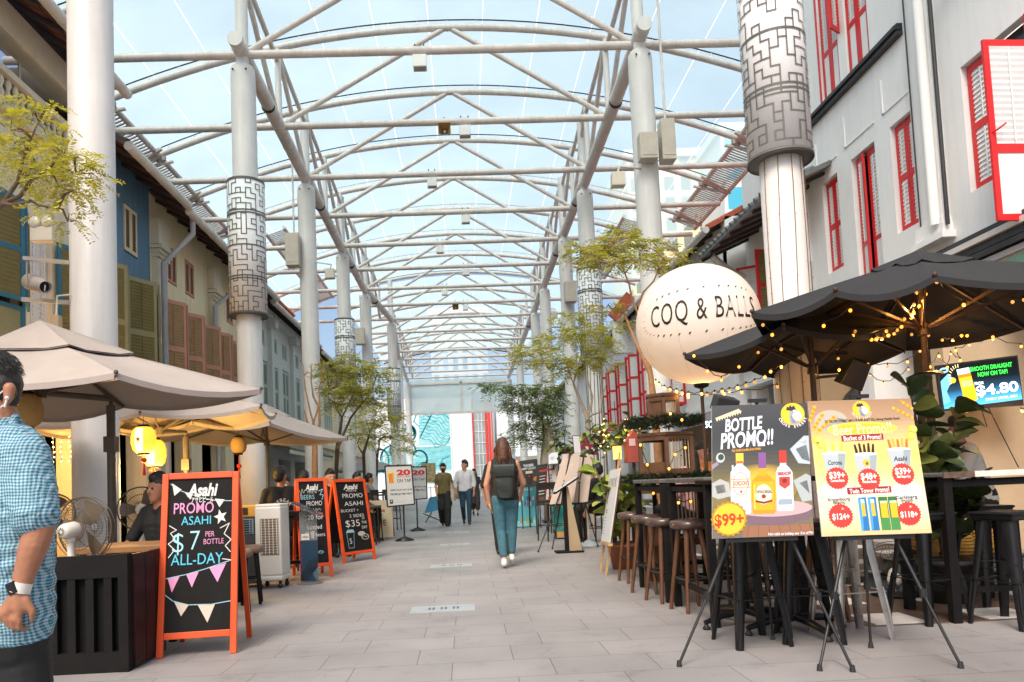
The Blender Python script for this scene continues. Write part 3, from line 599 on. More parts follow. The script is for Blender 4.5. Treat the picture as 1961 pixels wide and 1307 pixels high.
downpipe(h, [(5.95, 16.6, 6.15), (6.4, 16.7, 5.8), (6.9, 16.7, 5.6), (6.9, 16.7, 3.5)], M_gut, .09); downpipe(h, [(6.9, 14.05, 6.3), (6.9, 14.05, 3.4)], M_wh, .08)
mb = MB(); pts = [(6.6, 17.35, 4)] + [(6.6 + t*3.4, 17.35, 6.6 + 2.6*math.sin(t*math.pi/2)**1.6) for t in np.linspace(0, 1, 12)] + [(10, 17.35, 4)]; mb.prism(pts, (0, .3, 0), M_wh)
pts = [(6.9, 20.3, 4)] + [(6.9 + t*3.2, 20.3, 6.7 + 3.0*math.sin(t*math.pi/2)**1.5) for t in np.linspace(0, 1, 12)] + [(10, 20.3, 4)]; mb.prism(pts, (0, .3, 0), M_wh); mb.build('party_wall', h)
mb = MB(); mb.bx(6.75, 7.0, 13.9, 17.2, 3.1, 3.6, M_wh); mb.bx(6.6, 7.0, 13.9, 17.2, 3.6, 3.7, M_cs); mb.bx(9.5, 9.7, 13.9, 17.2, 0, 3.4, M_tan)
mb.build('shop_front', h)
for y in (13.9, 16.9): mb = MB(); mb.bx(6.9, 7.2, y, y + .3, 0, 3.4, M_wh); mb.build('pier', h)
# --- right third house (rows of red shutters)
h = thing('shophouse', 'farther white shophouse on the right with rows of tall red shutters swung open', 'house', (6.5, 25, 0), 'white shophouses on the right side')
mb = MB(); hl = [(y, y + 1.1, 3.2, 5.7) for y in (21.3, 23.2, 25.1, 27.0, 28.9, 30.8)]
holed_wall(mb, 6.6, 1, 17.4, 33, 2.9, 7.4, hl, M_wh, .13, M_gl); shell(mb, 6.6, 1, 17.4, 33, 0, 7.4, M_wh); mb.bx(6.5, 6.6, 17.4, 33, 2.75, 2.95, M_wh)
for y in (18, 22.7, 26.6, 30.4): mb.bx(6.5, 6.8, y, y + .35, 0, 2.9, M_wh)
mb.bx(8.6, 8.8, 17.4, 33, 0, 2.9, M_tan); mb.build('wall', h)
for a, b, c, d in hl:
    w0 = win(h, 6.6, 1, a+.02, b-.02, c+.02, d-.02, C_rd, C_ws, .08, 2); openleaf(w0, (6.58, a), (6.1, a - .12), c, d - .1, C_rd, C_ws, ((.03, .3, 's'), (.34, .62, 's'), (.66, .96, 's'))); openleaf(w0, (6.58, b), (6.08, b + .1), c, d - .1, C_rd, C_ws, ((.03, .3, 's'), (.34, .62, 's'), (.66, .96, 's')))
roof(h, 6.6, 1, 17.4, 33, 7.1, over=.4, rise=.5, top=M_redroof, gut=True)
mb = MB(); mb.prism([(5.9, 27.6, 5.9), (5.9, 27.6, 7.2), (6.6, 27.6, 8.0), (8.6, 27.6, 8.6), (8.6, 27.6, 5.9)], (0, .3, 0), M_wh); mb.bar((5.85, 27.55, 7.25), (6.6, 27.55, 8.1), .14, .4, M_redroof); mb.build('party_wall', h)
h = thing('shophouse', 'farthest pale building on the right behind the dark green tree', 'house', (6.6, 44, 0), 'white shophouses on the right side')
mb = MB(); hl = [(y, y + 1.6, 3.6, 6.0) for y in (34.5, 38, 41.5, 45, 48.5)]; holed_wall(mb, 6.8, 1, 33.2, 54, 0, 7.2, hl, M_wh, .13, M_gl); shell(mb, 6.8, 1, 33.2, 54, 0, 7.2, M_wh); mb.build('wall', h)
for a, b, c, d in hl: win(h, 6.8, 1, a+.02, b-.02, c+.02, d-.02, C_ws, C_ws, .05, 2)
roof(h, 6.8, 1, 33.2, 54, 7.2, over=.5, rise=.4, top=M_roof)

# --- far end: mural wall, white block, red glass tower, low wall
M_mw = mat('white mural wall', (.72, .75, .76), .7, .04, .4); M_teal = mat('teal mural paint', (.035, .42, .50), .7, .12, 2)
h = thing('mural_wall', 'white end wall painted with a teal line mural of water, hills and a seated figure', 'building', (-4, 75, 0))
mb = MB(); mb.bx(-13, .9, 75, 83, 0, 10.2, M_mw); mb.build('wall', h)
tl, tr, bl = V((-9.6, 75, 10.0)), V((-1.45, 75, 10.0)), V((-9.6, 75, .3))
A = Art(tl, tr, bl, .03); rm = random.Random(5)
def wavy(x0, x1, y, amp, n=14, ph=0.): return [(x0 + (x1-x0)*i/n, y + amp*math.sin(ph + i*.9) + rm.uniform(-amp, amp)*.4) for i in range(n+1)]
A.rect(.52, .49, 1, .755, mat('pale teal wash', (.30, .62, .66), .7, .2, 2), 0); A.poly([(.62, .14), (.74, .08), (.86, .13), (1, .10), (1, .47), (.60, .47)], mat('pale teal wash', 0), 0); A.poly([(.16, .50), (.36, .44), (.5, .52), (.44, .74), (.18, .74)], mat('pale teal wash', 0), 0)
for i in range(22): x0 = .52 + rm.random()*.1; A.line(wavy(x0, 1.0, .50 + i*.011, .0025, 8, i), .045, M_teal)                     # water
for i in range(20): x0 = .30 + rm.random()*.35; A.line(wavy(x0, x0 + .3, .66 + i*.014, .002, 6, i), .04, M_teal)
for i in range(12):                                                                                                                     # rolling hills
    y = .10 + i*.032; A.line([(.62 + .38*k/14, y + .05*math.sin(k*.45 + i*.35) + .018*math.sin(k*1.3 + i)) for k in range(15)], .075, M_teal)
for i in range(20): x, y = .62 + rm.random()*.36, .2 + rm.random()*.3; A.line([(x, y), (x + .015 + rm.random()*.02, y - .008), (x + .04, y + rm.uniform(-.01, .012))], .06, M_teal)
def ell(cx, cy, rx, ry, a0=0, a1=360, n=22): return [(cx + rx*math.cos(R_(a0 + (a1-a0)*i/n)), cy + ry*math.sin(R_(a0 + (a1-a0)*i/n))) for i in range(n+1)]
for e in (ell(.47, .34, .10, .09, 120, 420), ell(.50, .33, .05, .06, 200, 400), ell(.40, .52, .16, .10, 150, 400), ell(.30, .60, .18, .14, 170, 350), ell(.60, .62, .10, .09, 180, 420), ell(.12, .62, .10, .12, 150, 390), ell(.2, .42, .1, .05, 180, 380)): A.line(e, .17, M_teal)
A.poly(ell(.485, .33, .055, .075, 180, 360, 14)[:15], M_teal)
for p in ([(.02, .75), (.18, .74), (.32, .76)], [(.05, .55), (.07, .75)], [(.14, .52), (.15, .75)], [(.25, .55), (.24, .75)], [(.56, .70), (.64, .66), (.70, .66)], [(.56, .05), (.58, .16), (.55, .22), (.62, .28)], [(.75, .03), (.70, .12), (.76, .2)], [(.88, .05), (.93, .16), (.99, .2)], [(.40, .80), (.55, .78), (.64, .80)], [(.85, .70), (.90, .63), (.98, .60)], [(.83, .78), (.9, .8), (.97, .9)]): A.line(p, .11, M_teal)
A.build('mural', h)
h = thing('white_block', 'plain pale wall block between the teal mural and the red framed tower', 'building', (1, 77, 0)); mb = MB(); mb.bx(-1.35, 1.0, 74.6, 82, 0, 9.6, mat('pale blue white wall', (.66, .72, .75), .6, .04, .5)); mb.bx(-1.42, -1.3, 74.5, 74.7, 0, 9.8, M_mw); mb.build('wall', h)
h = thing('glass_tower', 'narrow red framed glass lift tower at the end of the street', 'tower', (1.8, 73, 0)); M_rf = mat('red tower frame', (.62, .05, .035), .4, .1, 2); M_tg = mat('tower glass', (.30, .36, .38), .15, .3, .8)
mb = MB(); mb.bx(.95, 2.4, 72.3, 74, 0, 9.4, M_tg)
for z in np.arange(.8, 9, 1.1): mb.bx(.9, 2.42, 72.25, 72.3, z, z + .08, mat('tower mullion', (.6, .62, .62), .5))
for x in (1.4, 1.75): mb.bx(x, x + .07, 72.22, 72.3, 0, 9.4, mat('tower mullion', 0))
mb.build('glazing', h); mb = MB()
for x, w_ in ((.82, .14), (2.1, .22), (2.42, .24), (2.75, .1)): mb.bx(x, x + w_, 72.1, 72.45, 0, 9.6, M_rf)
mb.build('frame', h)
h = thing('low_wall', 'low beige parapet building at the far end right of the red tower', 'building', (6, 68, 0)); mb = MB(); mb.bx(3.1, 14, 66, 70, 0, 3.4, mat('beige parapet', (.50, .44, .34), .7, .1, .5)); mb.bx(3.0, 14, 65.8, 66, 3.0, 3.5, mat('beige parapet', 0)); mb.build('wall', h); mb = MB(); mb.bx(3.2, 14, 70.5, 76, 0, 10.5, mat('pale blue white wall', 0)); mb.build('rear_wall', h)
def tower_mat(name, wall, glass, bw, bh):
    m = bpy.data.materials.new(name); m.use_nodes = True; n = m.node_tree.nodes; L = m.node_tree.links; b = n['Principled BSDF']
    tc = n.new('ShaderNodeTexCoord'); mp = n.new('ShaderNodeMapping'); mp.inputs['Rotation'].default_value = (math.pi/2, 0, 0); L.new(tc.outputs['Object'], mp.inputs[0])
    br = n.new('ShaderNodeTexBrick'); br.offset = 0; L.new(mp.outputs[0], br.inputs[0]); br.inputs['Color1'].default_value = (*glass, 1); br.inputs['Color2'].default_value = tuple(c*1.5 for c in glass) + (1,); br.inputs['Mortar'].default_value = (*wall, 1)
    br.inputs['Scale'].default_value = 1; br.inputs['Brick Width'].default_value = bw; br.inputs['Row Height'].default_value = bh; br.inputs['Mortar Size'].default_value = .5; br.inputs['Mortar Smooth'].default_value = .0
    L.new(br.outputs[0], b.inputs['Base Color']); b.inputs['Roughness'].default_value = .4; return m
TW = [('cream balconied condominium tower seen between the right columns', P(1210, 500, 110), P(1345, 300, 110), tower_mat('condo wall', (.75, .66, .42), (.16, .20, .17), 2.6, 3.2)),
      ('blue glass office tower above the low grey eave on the right', P(1395, 500, 100), P(1520, 250, 100), tower_mat('office wall', (.62, .68, .70), (.05, .30, .42), 4, 4.2)),
      ('pale glass tower straight ahead, seen through the end of the roof', P(830, 800, 150), P(930, 600, 150), tower_mat('pale tower', (.45, .55, .62), (.22, .34, .44), 2, 3.5))]
for lb, a, b, m in TW:
    h = thing('tower_block', lb, 'tower', (a.x, a.y, 0), 'distant towers'); mb = MB(); mb.bx(a.x, b.x, a.y, a.y + 14, 0, max(a.z, b.z), m); mb.bx(a.x - .4, b.x + .4, a.y - .5, a.y + 14.4, max(a.z, b.z), max(a.z, b.z) + 1.2, M_mw); mb.build('block', h)
# ================================================================ LEFT SIDE OBJECTS
M_tau = mat('taupe canvas', (.40, .345, .31), .85, .08, 3, .25, bscale=120); M_pole = mat('brown bronze pole', (.10, .085, .07), .45, .15, 6); M_wood = mat('warm wood', (.30, .15, .06), .5, .25, 5, .1); M_dwood = mat('black stained wood', (.009, .008, .008), .65, .35, 5, .15, spec=.15)
M_lwood = mat('pale wood', (.50, .31, .13), .55, .2, 6); M_blk = mat('black metal', (.018, .018, .019), .38, .25, 7); M_bplas = mat('black plastic', (.02, .02, .022), .5, .1)
def parasol(name, label, group, apex, rim, cloth, hubz, pole=None, vent=None, ribs=True, sag=.10, polem=M_pole, poler=.028):
    t = thing(name, label, 'parasol', (pole[0], pole[1], 0) if pole else (apex[0], apex[1], 0), group)
    apex = V(apex); rim = [V(p) for p in rim]; k = len(rim); top = []; N = 8; Mq = 7
    def pt(i, s_, q):
        a, b = rim[i], rim[(i+1) % k]; e = a.lerp(b, s_/Mq); u = q/N
        p = apex.lerp(e, .04 + .96*u); p.z -= sag*u*(4*(s_/Mq)*(1 - s_/Mq))*.8; p.z += .10*u*(1-u)*(apex.z - e.z)/.6*.5
        return p
    mb = MB(); rows = [[pt(i, s_, q) for i in range(k) for s_ in range(Mq)] + [pt(0, 0, q)] for q in range(N+1)]
    mb.grid(rows, cloth); mb.grid([[p - V((0, 0, .012)) for p in r] for r in rows][::-1], cloth)
    mb.grid([rows[-1], [p - V((0, 0, .05)) for p in rows[-1]]], cloth, False); mb.build('canopy', t)
    if vent:
        mb = MB(); vr, vz, va = vent
        rows = [[apex + V((0, 0, va)) + V(((rim[i].lerp(rim[(i+1) % k], s_/4) - apex).x*vr*q/4, (rim[i].lerp(rim[(i+1) % k], s_/4) - apex).y*vr*q/4, (-va + vz - apex.z*0)*q/4 - .03*(q/4)*(s_ % 4 > 0))) for i in range(k) for s_ in range(4)] for q in range(5)]
        rows = [r + [r[0]] for r in rows]; mb.grid(rows, cloth); mb.grid([[p - V((0, 0, .012)) for p in r] for r in rows][::-1], cloth); mb.build('vent_cap', t)
    hub = V((apex.x, apex.y, hubz))
    if ribs:
        for p in rim:
            mb = MB(); up = apex + V((0, 0, -.07)); e = p - V((0, 0, .035)); mb.bar(up, e, .022, .03, polem); mb.sphere(p + V((0, 0, .005)), .02, polem, 6); rb_ = mb.build('rib', t)
            mb = MB(); m_ = up.lerp(e, .52); mb.bar(hub, m_ - V((0, 0, .02)), .016, .024, polem); mb.build('strut', rb_)
        mb = MB(); mb.cyl((hub.x, hub.y, hubz - .05), .05, .1, polem, 12); mb.cyl((apex.x, apex.y, apex.z - .14), .05, .1, polem, 12); mb.build('hub', t)
    if pole:
        mb = MB(); px, py = pole
        cant = math.hypot(px - apex.x, py - apex.y) > .15
        if cant:
            mb.tube([(px, py, 0), (px, py, hubz - .05)], poler*1.5, polem, 12); mb.tube([(px, py, hubz - .08), (px, py, hubz + .02), hub], poler*1.1, polem, 10)
            mb.box((px, py, hubz - .45), (.11, .11, .16), polem)
        else: mb.tube([(px, py, 0), (px, py, apex.z - .1)], poler, polem, 12)
        mb.build('pole', t); mb = MB(); mb.box((px, py, .035), (.6, .6, .07), M_blk); mb.cyl((px, py, .07), .05, .25, M_blk, 12); mb.build('base', t)
    return t
gp = 'taupe parasols over the left terrace'
z = 2.1; rim = [PZ(222, 714, z), PZ(500, 745, z - .01), PZ(236, 773, z), V((-4.75, 8.0, 2.06)), V((-5.4, 6.6, 2.1)), V((-4.4, 5.6, 2.1))]
parasol('parasol', 'nearest taupe canvas parasol with a two tier top, above the man in blue check', gp, (-3.9, 6.85, 2.66), rim, M_tau, 2.12, (-3.62, 7.6), vent=(.42, -.19, .14))
z = 2.2; rim = [PZ(500, 776, z), PZ(528, 793, z), PZ(400, 815, z), PZ(225, 826, z), V((-5.9, 11.6, 2.15)), V((-6.1, 10.3, 2.2)), PZ(268, 790, z)]
parasol('parasol', 'middle taupe canvas parasol with lit yellow lanterns hanging beneath it', gp, (-4.15, 10.1, 2.62), rim, M_tau, 2.02, (-4.05, 10.75), vent=(.3, -.1, .08))
rim = [V((-3.95, 10.75, 2.2)), V((-2.95, 11.2, 2.18)), V((-2.12, 13.35, 2.05)), V((-3.8, 13.7, 2.1)), V((-5.0, 13.1, 2.15)), V((-5.3, 11.4, 2.2))]
parasol('parasol', 'farthest taupe canvas parasol on a centre pole, behind the white air cooler', gp, (-3.3, 12.3, 2.52), rim, M_tau, 1.95, (-3.3, 12.3), vent=(.28, -.1, .08))
c = P(690, 668+215, 30); M_gc = mat('grey canvas', (.30, .29, .28), .85, .08, 3)
parasol('parasol', 'grey parasol far along the left row, behind the beer tap signs', gp, (-4.75, 36, 2.6), [(-3.1, 34.4, 2.08), (-3.1, 37.4, 2.08), (-6.1, 37.4, 2.08), (-6.1, 34.4, 2.08)], M_gc, 1.95, (-4.75, 36))
# lanterns
M_lan = mat('lit lantern paper', (.85, .55, .10), .6, 0, emit=(1, .50, .03), es=.8); M_lanw = mat('lit lantern panel', (.9, .8, .5), .6, 0, emit=(1, .78, .30), es=1.6); M_lano = mat('unlit lantern paper', (.52, .33, .12), .7, .1, 8); M_redp = mat('red silk', (.62, .03, .015), .6, .1, 8)
def lantern(label, c, r, hz, lit, grp='paper lanterns under the parasols', star=False):
    t = thing('lantern', label, 'lantern', (c.x, c.y, c.z - hz), grp); m = M_lan if lit else M_lano
    mb = MB(); pr = [(r*.45, -hz)] + [(r*(.34 + .66*math.sin(math.pi*i/12)**.75) + (.004 if i % 2 else 0), -hz*math.cos(math.pi*i/12)*.98) for i in range(1, 12)] + [(r*.45, hz)]
    mb.lathe(pr, m, c, n=24); mb.build('shade', t)
    if lit:
        mb = MB(); ar = [[(c.x + (r*1.01*(.34 + .66*math.sin(math.pi*i/12)**.75) + .004)*math.sin(a), c.y - (r*1.01*(.34 + .66*math.sin(math.pi*i/12)**.75) + .004)*math.cos(a), c.z - hz*math.cos(math.pi*i/12)) for a in (-.35, -.12, .12, .35)] for i in range(2, 11)]
        mb.grid(ar, M_lanw); o = mb.build('paper_panel', t)
    if star:
        A = Art(V((c.x - .05, c.y - r - .012, c.z + .05)), V((c.x + .05, c.y - r - .012, c.z + .05)), V((c.x - .05, c.y - r - .012, c.z - .05)), .003)
        A.poly([(.5 + .42*math.cos(math.pi/2 + i*math.pi/5)*(1 if i % 2 == 0 else .42), .5 - .42*math.sin(math.pi/2 + i*math.pi/5)*(1 if i % 2 == 0 else .42)) for i in range(10)], mat('star ink', (.55, .16, .01), .6, 0)); A.build('star_mark', t)
    mb = MB(); mb.cyl((c.x, c.y, c.z + hz - .005), r*.5, .03, M_dwood, 16); mb.cyl((c.x, c.y, c.z - hz - .025), r*.5, .03, M_dwood, 16); mb.tube([(c.x, c.y, c.z + hz), (c.x, c.y, c.z + hz + .22)], .004, M_blk, 5); mb.build('cap_rings', t)
    if lit:
        l = bpy.data.lights.new('lantern_light', 'POINT'); l.energy = 80; l.color = (1, .60, .16); l.shadow_soft_size = r*1.1; lo = bpy.data.objects.new('lantern_light', l); COL.objects.link(lo); lo.parent = t; lo.location = (0, -.0, -r*.9)
    return t
lantern('lit yellow paper lantern with a star, in front under the middle parasol', P(275, 843, 9.5), .15, .17, True, star=True)
lantern('lit yellow paper lantern, the rear and lower one under the middle parasol', P(296, 868, 10.1), .15, .18, True)
lantern('unlit beige paper lantern beside the neck of the man in blue check', P(47, 787, 6.7), .15, .15, False)
lantern('unlit beige paper lantern above the top right corner of the nearest chalkboard', P(457, 853, 11.6), .12, .125, False)
for i, (x, y, d, lb) in enumerate(((291, 902, 9.8, 'below the rear lit lantern'), (276, 882, 9.4, 'below the front lit lantern'), (458, 893, 11.4, 'below the unlit lantern by the chalkboard'))):
    c = P(x, y, d); t = thing('tassel', 'small red lantern tassel hanging ' + lb, 'tassel', c, 'red tassels')
    mb = MB(); mb.sphere(c, .04, M_redp, 10, (1, 1, .9)); mb.build('bead', t); mb = MB(); mb.tube([c + V((0, 0, .03)), c + V((0, 0, .16))], .004, M_redp, 5); mb.lathe([(.012, -.04), (.022, -.19), (.001, -.19)], M_redp, c, n=8); mb.build('fringe', t)
c = P(102, 850, 11.2); M_bulb = mat('fairy bulb', (1, .7, .3), .4, 0, emit=(1, .56, .16), es=9)
t = thing('fairy_lights', 'curtain of tiny warm fairy lights at the left behind the blue check shirt', 'string lights', c)
mb = MB(); 
for dx in (-.13, 0, .12, .25, -.3): mb.tube([c + V((dx, 0, .4)), c + V((dx, 0, -.3))], .003, M_blk, 4)
mb.build('cable', t); rl = random.Random(2)
for dx in (-.13, 0, .12, .25, -.3):
    if dx == 0: l = bpy.data.lights.new('fairy_glow', 'POINT'); l.energy = 110; l.color = (1, .50, .12); l.shadow_soft_size = .2; lo = bpy.data.objects.new('fairy_glow', l); COL.objects.link(lo); lo.parent = t; lo.location = (0, -.15, 0)
    for i in range(9): mb = MB(); mb.sphere(c + V((dx + rl.uniform(-.02, .02), -.01, .32 - i*.075)), .011, M_bulb, 6); mb.build('bulb', t)
# ---- cantilever arms already part of parasols; barrier counter with slats
t = thing('bar_counter', 'black slatted wooden bar counter with brown top beside the nearest chalkboard', 'counter', (-2.8, 5.05, 0))
mb = MB(); x0, x1, y0, y1 = -4.3, -2.2, 4.80, 5.36
mb.bx(x0, x1, y0 + .05, y1, .06, .655, mat('black board', (.008, .008, .008), .7, .3, 4, spec=.1)); mb.build('carcass', t)
mb = MB(); mb.bx(x0, x1 + .005, y0, y0 + .05, .60, .745, M_dwood); mb.bx(x0, x1 + .005, y0, y0 + .05, 0.0, .13, M_dwood); mb.bx(x1 - .055, x1 + .006, y0 - .004, y0 + .055, 0, .75, M_dwood); mb.build('frame', t)
mb = MB()
for i in range(17): xx = x1 - .10 - i*.115; mb.bx(xx - .05, xx, y0 + .005, y0 + .04, .12, .60, M_dwood)
mb.build('slats', t)
mb = MB(); mb.bx(x0, x1 - .02, y0 + .06, y1 + .1, .655, .69, mat('worn brown wood top', (.085, .042, .02), .4, .3, 4)); mb.build('top', t)
mb = MB()
for i in range(3): mb.bx(x1 - .02, x1 + .02, y0 + .07 + i*.16, y0 + .22 + i*.16, .02, .74, mat('dark red brown board', (.035, .013, .012), .5, .4, 3, spec=.2))
mb.build('end_panel', t)
# ---- fans
M_cage = mat('dark wire', (.09, .07, .05), .4, .1); M_fw = mat('off white plastic', (.66, .62, .54), .45, .08, 5); M_blade = mat('smoky fan blade', (.16, .12, .08), .3, .1, 4)
def fan(label, c, r, dirv, pole_to, base=.14):
    c = V(c); n = V(dirv).normalized(); ax = MX((*[[0]*3]*3,)) if False else None
    u, v_ = frame(n); Rm = MX((u, v_, n)).transposed()
    t = thing('pedestal_fan', label, 'fan', (c.x, c.y, pole_to), 'pedestal fans on the left terrace')
    mb = MB()
    def ring(rr, dz, th): mb.tube([c + Rm @ V((rr*math.cos(a), rr*math.sin(a), dz)) for a in np.linspace(0, 2*math.pi, 33)], th, M_cage, 5, False)
    for rr, dz, th in ((r, 0, .006), (r*.98, .04, .003), (r*.98, -.04, .003), (r*.66, .07, .0022), (r*.66, -.07, .0022), (r*.33, .085, .0022), (r*.33, -.085, .0022)): ring(rr, dz, th)
    for i in range(56):
        a = 2*math.pi*i/56; d = V((math.cos(a), math.sin(a), 0))
        for sg in (1, -1): mb.tube([c + Rm @ (d*r*.12 + V((0, 0, sg*.09))), c + Rm @ (d*r*.66 + V((0, 0, sg*.07))), c + Rm @ (d*r)], .0013, M_cage, 3, False)
    mb.build('cage', t); mb = MB()
    for k in range(3):
        a0 = k*2.094; rows = []
        for i in range(5):
            rr = r*(.15 + .75*i/4); rows.append([c + Rm @ V((rr*math.cos(a0 + s_*(.55 - .05*i)), rr*math.sin(a0 + s_*(.55 - .05*i)), .02*s_)) for s_ in (-1, -.3, .3, 1)])
        mb.grid(rows, M_blade); mb.grid([[p + n*.004 for p in q][::-1] for q in rows], M_blade)
    mb.build('blades', t)
    mb = MB(); s = r/.21; mb.lathe([(1e-4, -.20*s), (.035*s, -.20*s), (.05*s, -.17*s), (.055*s, -.09*s), (.045*s, -.06*s), (1e-4, -.05*s)], M_fw, c, Rm, 18)
    for i in range(12): a = i*math.pi/6; mb.bar(c + Rm @ V((.012*s*math.cos(a), .012*s*math.sin(a), -.203*s)), c + Rm @ V((.03*s*math.cos(a), .03*s*math.sin(a), -.202*s)), .003, .003, M_cage)
    mb.build('motor', t)
    b = c - n*.12*s; mb = MB(); mb.tube([b + V((0, 0, -.03)), b + V((0, 0, -.09*s)), V((b.x, b.y, pole_to + .02))], [.03*s, .022*s, .022*s], M_fw, 10); mb.sphere(b + V((0, 0, -.06*s)), .032*s, M_fw, 10); mb.cyl((b.x, b.y, pole_to), base, .025, M_fw if base < .15 else M_bplas, 20); mb.build('stand', t)
fan('large black caged fan with white motor standing on the slatted counter', P(162, 1012, 5.12), .215, (.25, .95, .05), .69, .07)
fan('black caged floor fan behind the counter beside the seated man', P(271, 975, 7.3), .215, (-.4, .9, .05), 0, .2)
fan('dark floor fan half hidden behind the blue check shirt', P(100, 985, 6.9), .19, (-.5, .8, .1), 0, .2)
# ---- tables and stools on the left terrace
def round_stool_proto(name, label, cat, group, seat_m, leg_m, h=.72, r=.15, splay=.07, sq=False, hook=False):
    t = thing(name, label, cat, (0, 0, 0), group); mb = MB()
    mb.lathe([(1e-4, h - .075), (r*.78, h - .075), (r*.98, h - .055), (r, h - .03), (r*.93, h - .005), (r*.6, h + .006), (1e-4, h + .008)], seat_m, n=24); mb.build('seat', t)
    for i in range(4):
        a = math.pi/4 + i*math.pi/2; mb = MB(); mb.tube([(r*.55*math.cos(a), r*.55*math.sin(a), h - .07), ((r*.55+splay)*math.cos(a), (r*.55+splay)*math.sin(a), 0)], [.021, .016], leg_m, 8); mb.build('leg', t)
    mb = MB(); rr = r*.55 + splay*.62
    pts = [(rr*math.cos(math.pi/4 + i*math.pi/2), rr*math.sin(math.pi/4 + i*math.pi/2), .26) for i in range(5)]
    for a, b in zip(pts, pts[1:]): mb.tube([a, b], .009, leg_m if not hook else M_blk, 6)
    mb.build('footrest', t)
    if hook: mb = MB(); mb.tube([(.11 + .02*math.cos(a), -.10, h - .10 + .02*math.sin(a)) for a in np.linspace(1.6, 5.6, 9)], .003, M_ss, 5); mb.build('hook', t)
    return t
def box_table(name, label, x0, x1, y0, y1, h, topm, legm, group=None, th=.05, lw=.05, apron=True):
    t = thing(name, label, 'table', ((x0+x1)/2, (y0+y1)/2, 0), group); mb = MB(); mb.bx(x0, x1, y0, y1, h - th, h, topm); mb.build('tabletop', t, .006)
    for x in (x0 + lw/2 + .01, x1 - lw/2 - .01):
        for y in (y0 + lw/2 + .01, y1 - lw/2 - .01): mb = MB(); mb.box((x, y, (h-th)/2), (lw, lw, h - th), legm); mb.build('leg', t)
    if apron:
        mb = MB(); 
        for z in (h - th - .05, .22):
            for y in (y0 + lw/2 + .01, y1 - lw/2 - .01): mb = MB(); mb.bx(x0 + lw, x1 - lw, y - .015, y + .015, z - .02, z + .02, legm); mb.build('rail', t)
            for x in (x0 + lw/2 + .01, x1 - lw/2 - .01): mb = MB(); mb.bx(x - .015, x + .015, y0 + lw, y1 - lw, z - .021, z + .019, legm); mb.build('rail', t)
    return t
box_table('table', 'small brown table behind the bar counter where the man in black sits', -3.0, -2.25, 5.7, 6.3, .74, M_wood, M_dwood)
box_table('table', 'brown edged table in front of the white air cooler, beside the nearest chalkboard', -2.95, -2.32, 7.1, 7.7, .80, mat('grey brown wood', (.26, .17, .11), .45, .2, 5), M_dwood)
sp = round_stool_proto('stool', 'round brown seat stool nearer the chalkboard, by the air cooler', 'stool', 'stools beside the air cooler', mat('brown leather seat', (.20, .12, .08), .4, .2, 6), M_dwood, .58, .13, .05)
place(sp, (-2.17, 7.0, 0), .3, first=True); place(sp, (-2.2, 7.5, 0), .2, 'round brown seat stool farther back, touching the white air cooler')
box_table('table', 'dark dining table of the group behind the white air cooler', -3.5, -2.5, 10.9, 11.5, .78, M_dwood, M_dwood); box_table('table', 'dark wooden cabinet table behind the menu stand', -2.55, -2.05, 9.3, 10.0, .86, M_dwood, M_dwood)
# ---- air cooler
c = (-2.30, 8.72); t = thing('air_cooler', 'white upright air cooler on castors with a beige louvre grille', 'air cooler', (*c, 0)); M_ac = mat('white cooler plastic', (.66, .64, .59), .45, .06, 4); M_acg = mat('beige louvre', (.42, .34, .24), .5, .1, 6)
rz = MX.Rotation(-.10, 3, 'Z'); B = lambda mb, cx, cy, cz, sx, sy, sz, m: mb.box(V((c[0], c[1], 0)) + rz @ V((cx, cy, 0)) + V((0, 0, cz)), (sx, sy, sz), m, rz)
mb = MB(); B(mb, 0, 0, .545, .31, .30, .80, M_ac); B(mb, 0, 0, .12, .32, .31, .06, M_ac); mb.build('body', t, .02)
mb = MB(); B(mb, 0, 0, .955, .30, .29, .04, M_ac); mb.build('lid', t, .015); mb = MB(); B(mb, .02, -.151, .60, .22, .012, .42, M_acg)
for i in range(14): B(mb, .02, -.158, .405 + i*.03, .20, .012, .010, mat('dark gap', (.10, .07, .05), .6))
for i in range(5): B(mb, -.07 + i*.045, -.160, .60, .008, .012, .40, M_ac)
mb.build('grille', t)
for dx in (-.12, .12):
    for dy in (-.11, .11): mb = MB(); mb.sphere(V((c[0], c[1], .03)) + rz @ V((dx, dy, 0)), .03, M_blk, 8); mb.bar(V((c[0], c[1], .03)) + rz @ V((dx, dy, 0)), V((c[0], c[1], .10)) + rz @ V((dx, dy, 0)), .03, .03, M_blk); mb.build('castor', t)
c = (-2.68, 8.9); t = thing('air_cooler', 'cooler with yellow top and blue grey vent, left of the white one', 'air cooler', (*c, 0)); mb = MB(); mb.box((*c, .45), (.36, .34, .8), mat('dark cooler body', (.05, .05, .055), .5, .1)); mb.build('body', t, .01); mb = MB(); mb.box((*c, .90), (.40, .36, .14), mat('yellow cooler top', (.62, .32, .04), .45, .1)); mb.build('top', t, .015)
mb = MB(); mb.box((c[0] + .03, c[1] - .185, .90), (.14, .01, .08), mat('brown panel', (.06, .02, .015), .4)); mb.build('control_panel', t); mb = MB(); mb.box((c[0], c[1] - .173, .72), (.32, .012, .18), mat('blue grey vent', (.20, .27, .32), .5))
for i in range(6): mb.box((c[0], c[1] - .181, .65 + i*.028), (.28, .012, .014), M_blk)
for i in range(4): mb.box((c[0] - .12 + i*.08, c[1] - .184, .72), (.012, .012, .16), mat('blue grey vent', 0))
mb.build('vent', t); mb = MB(); mb.cyl((c[0] - .08, c[1], .97), .06, .03, M_fw, 16); mb.build('dial', t)
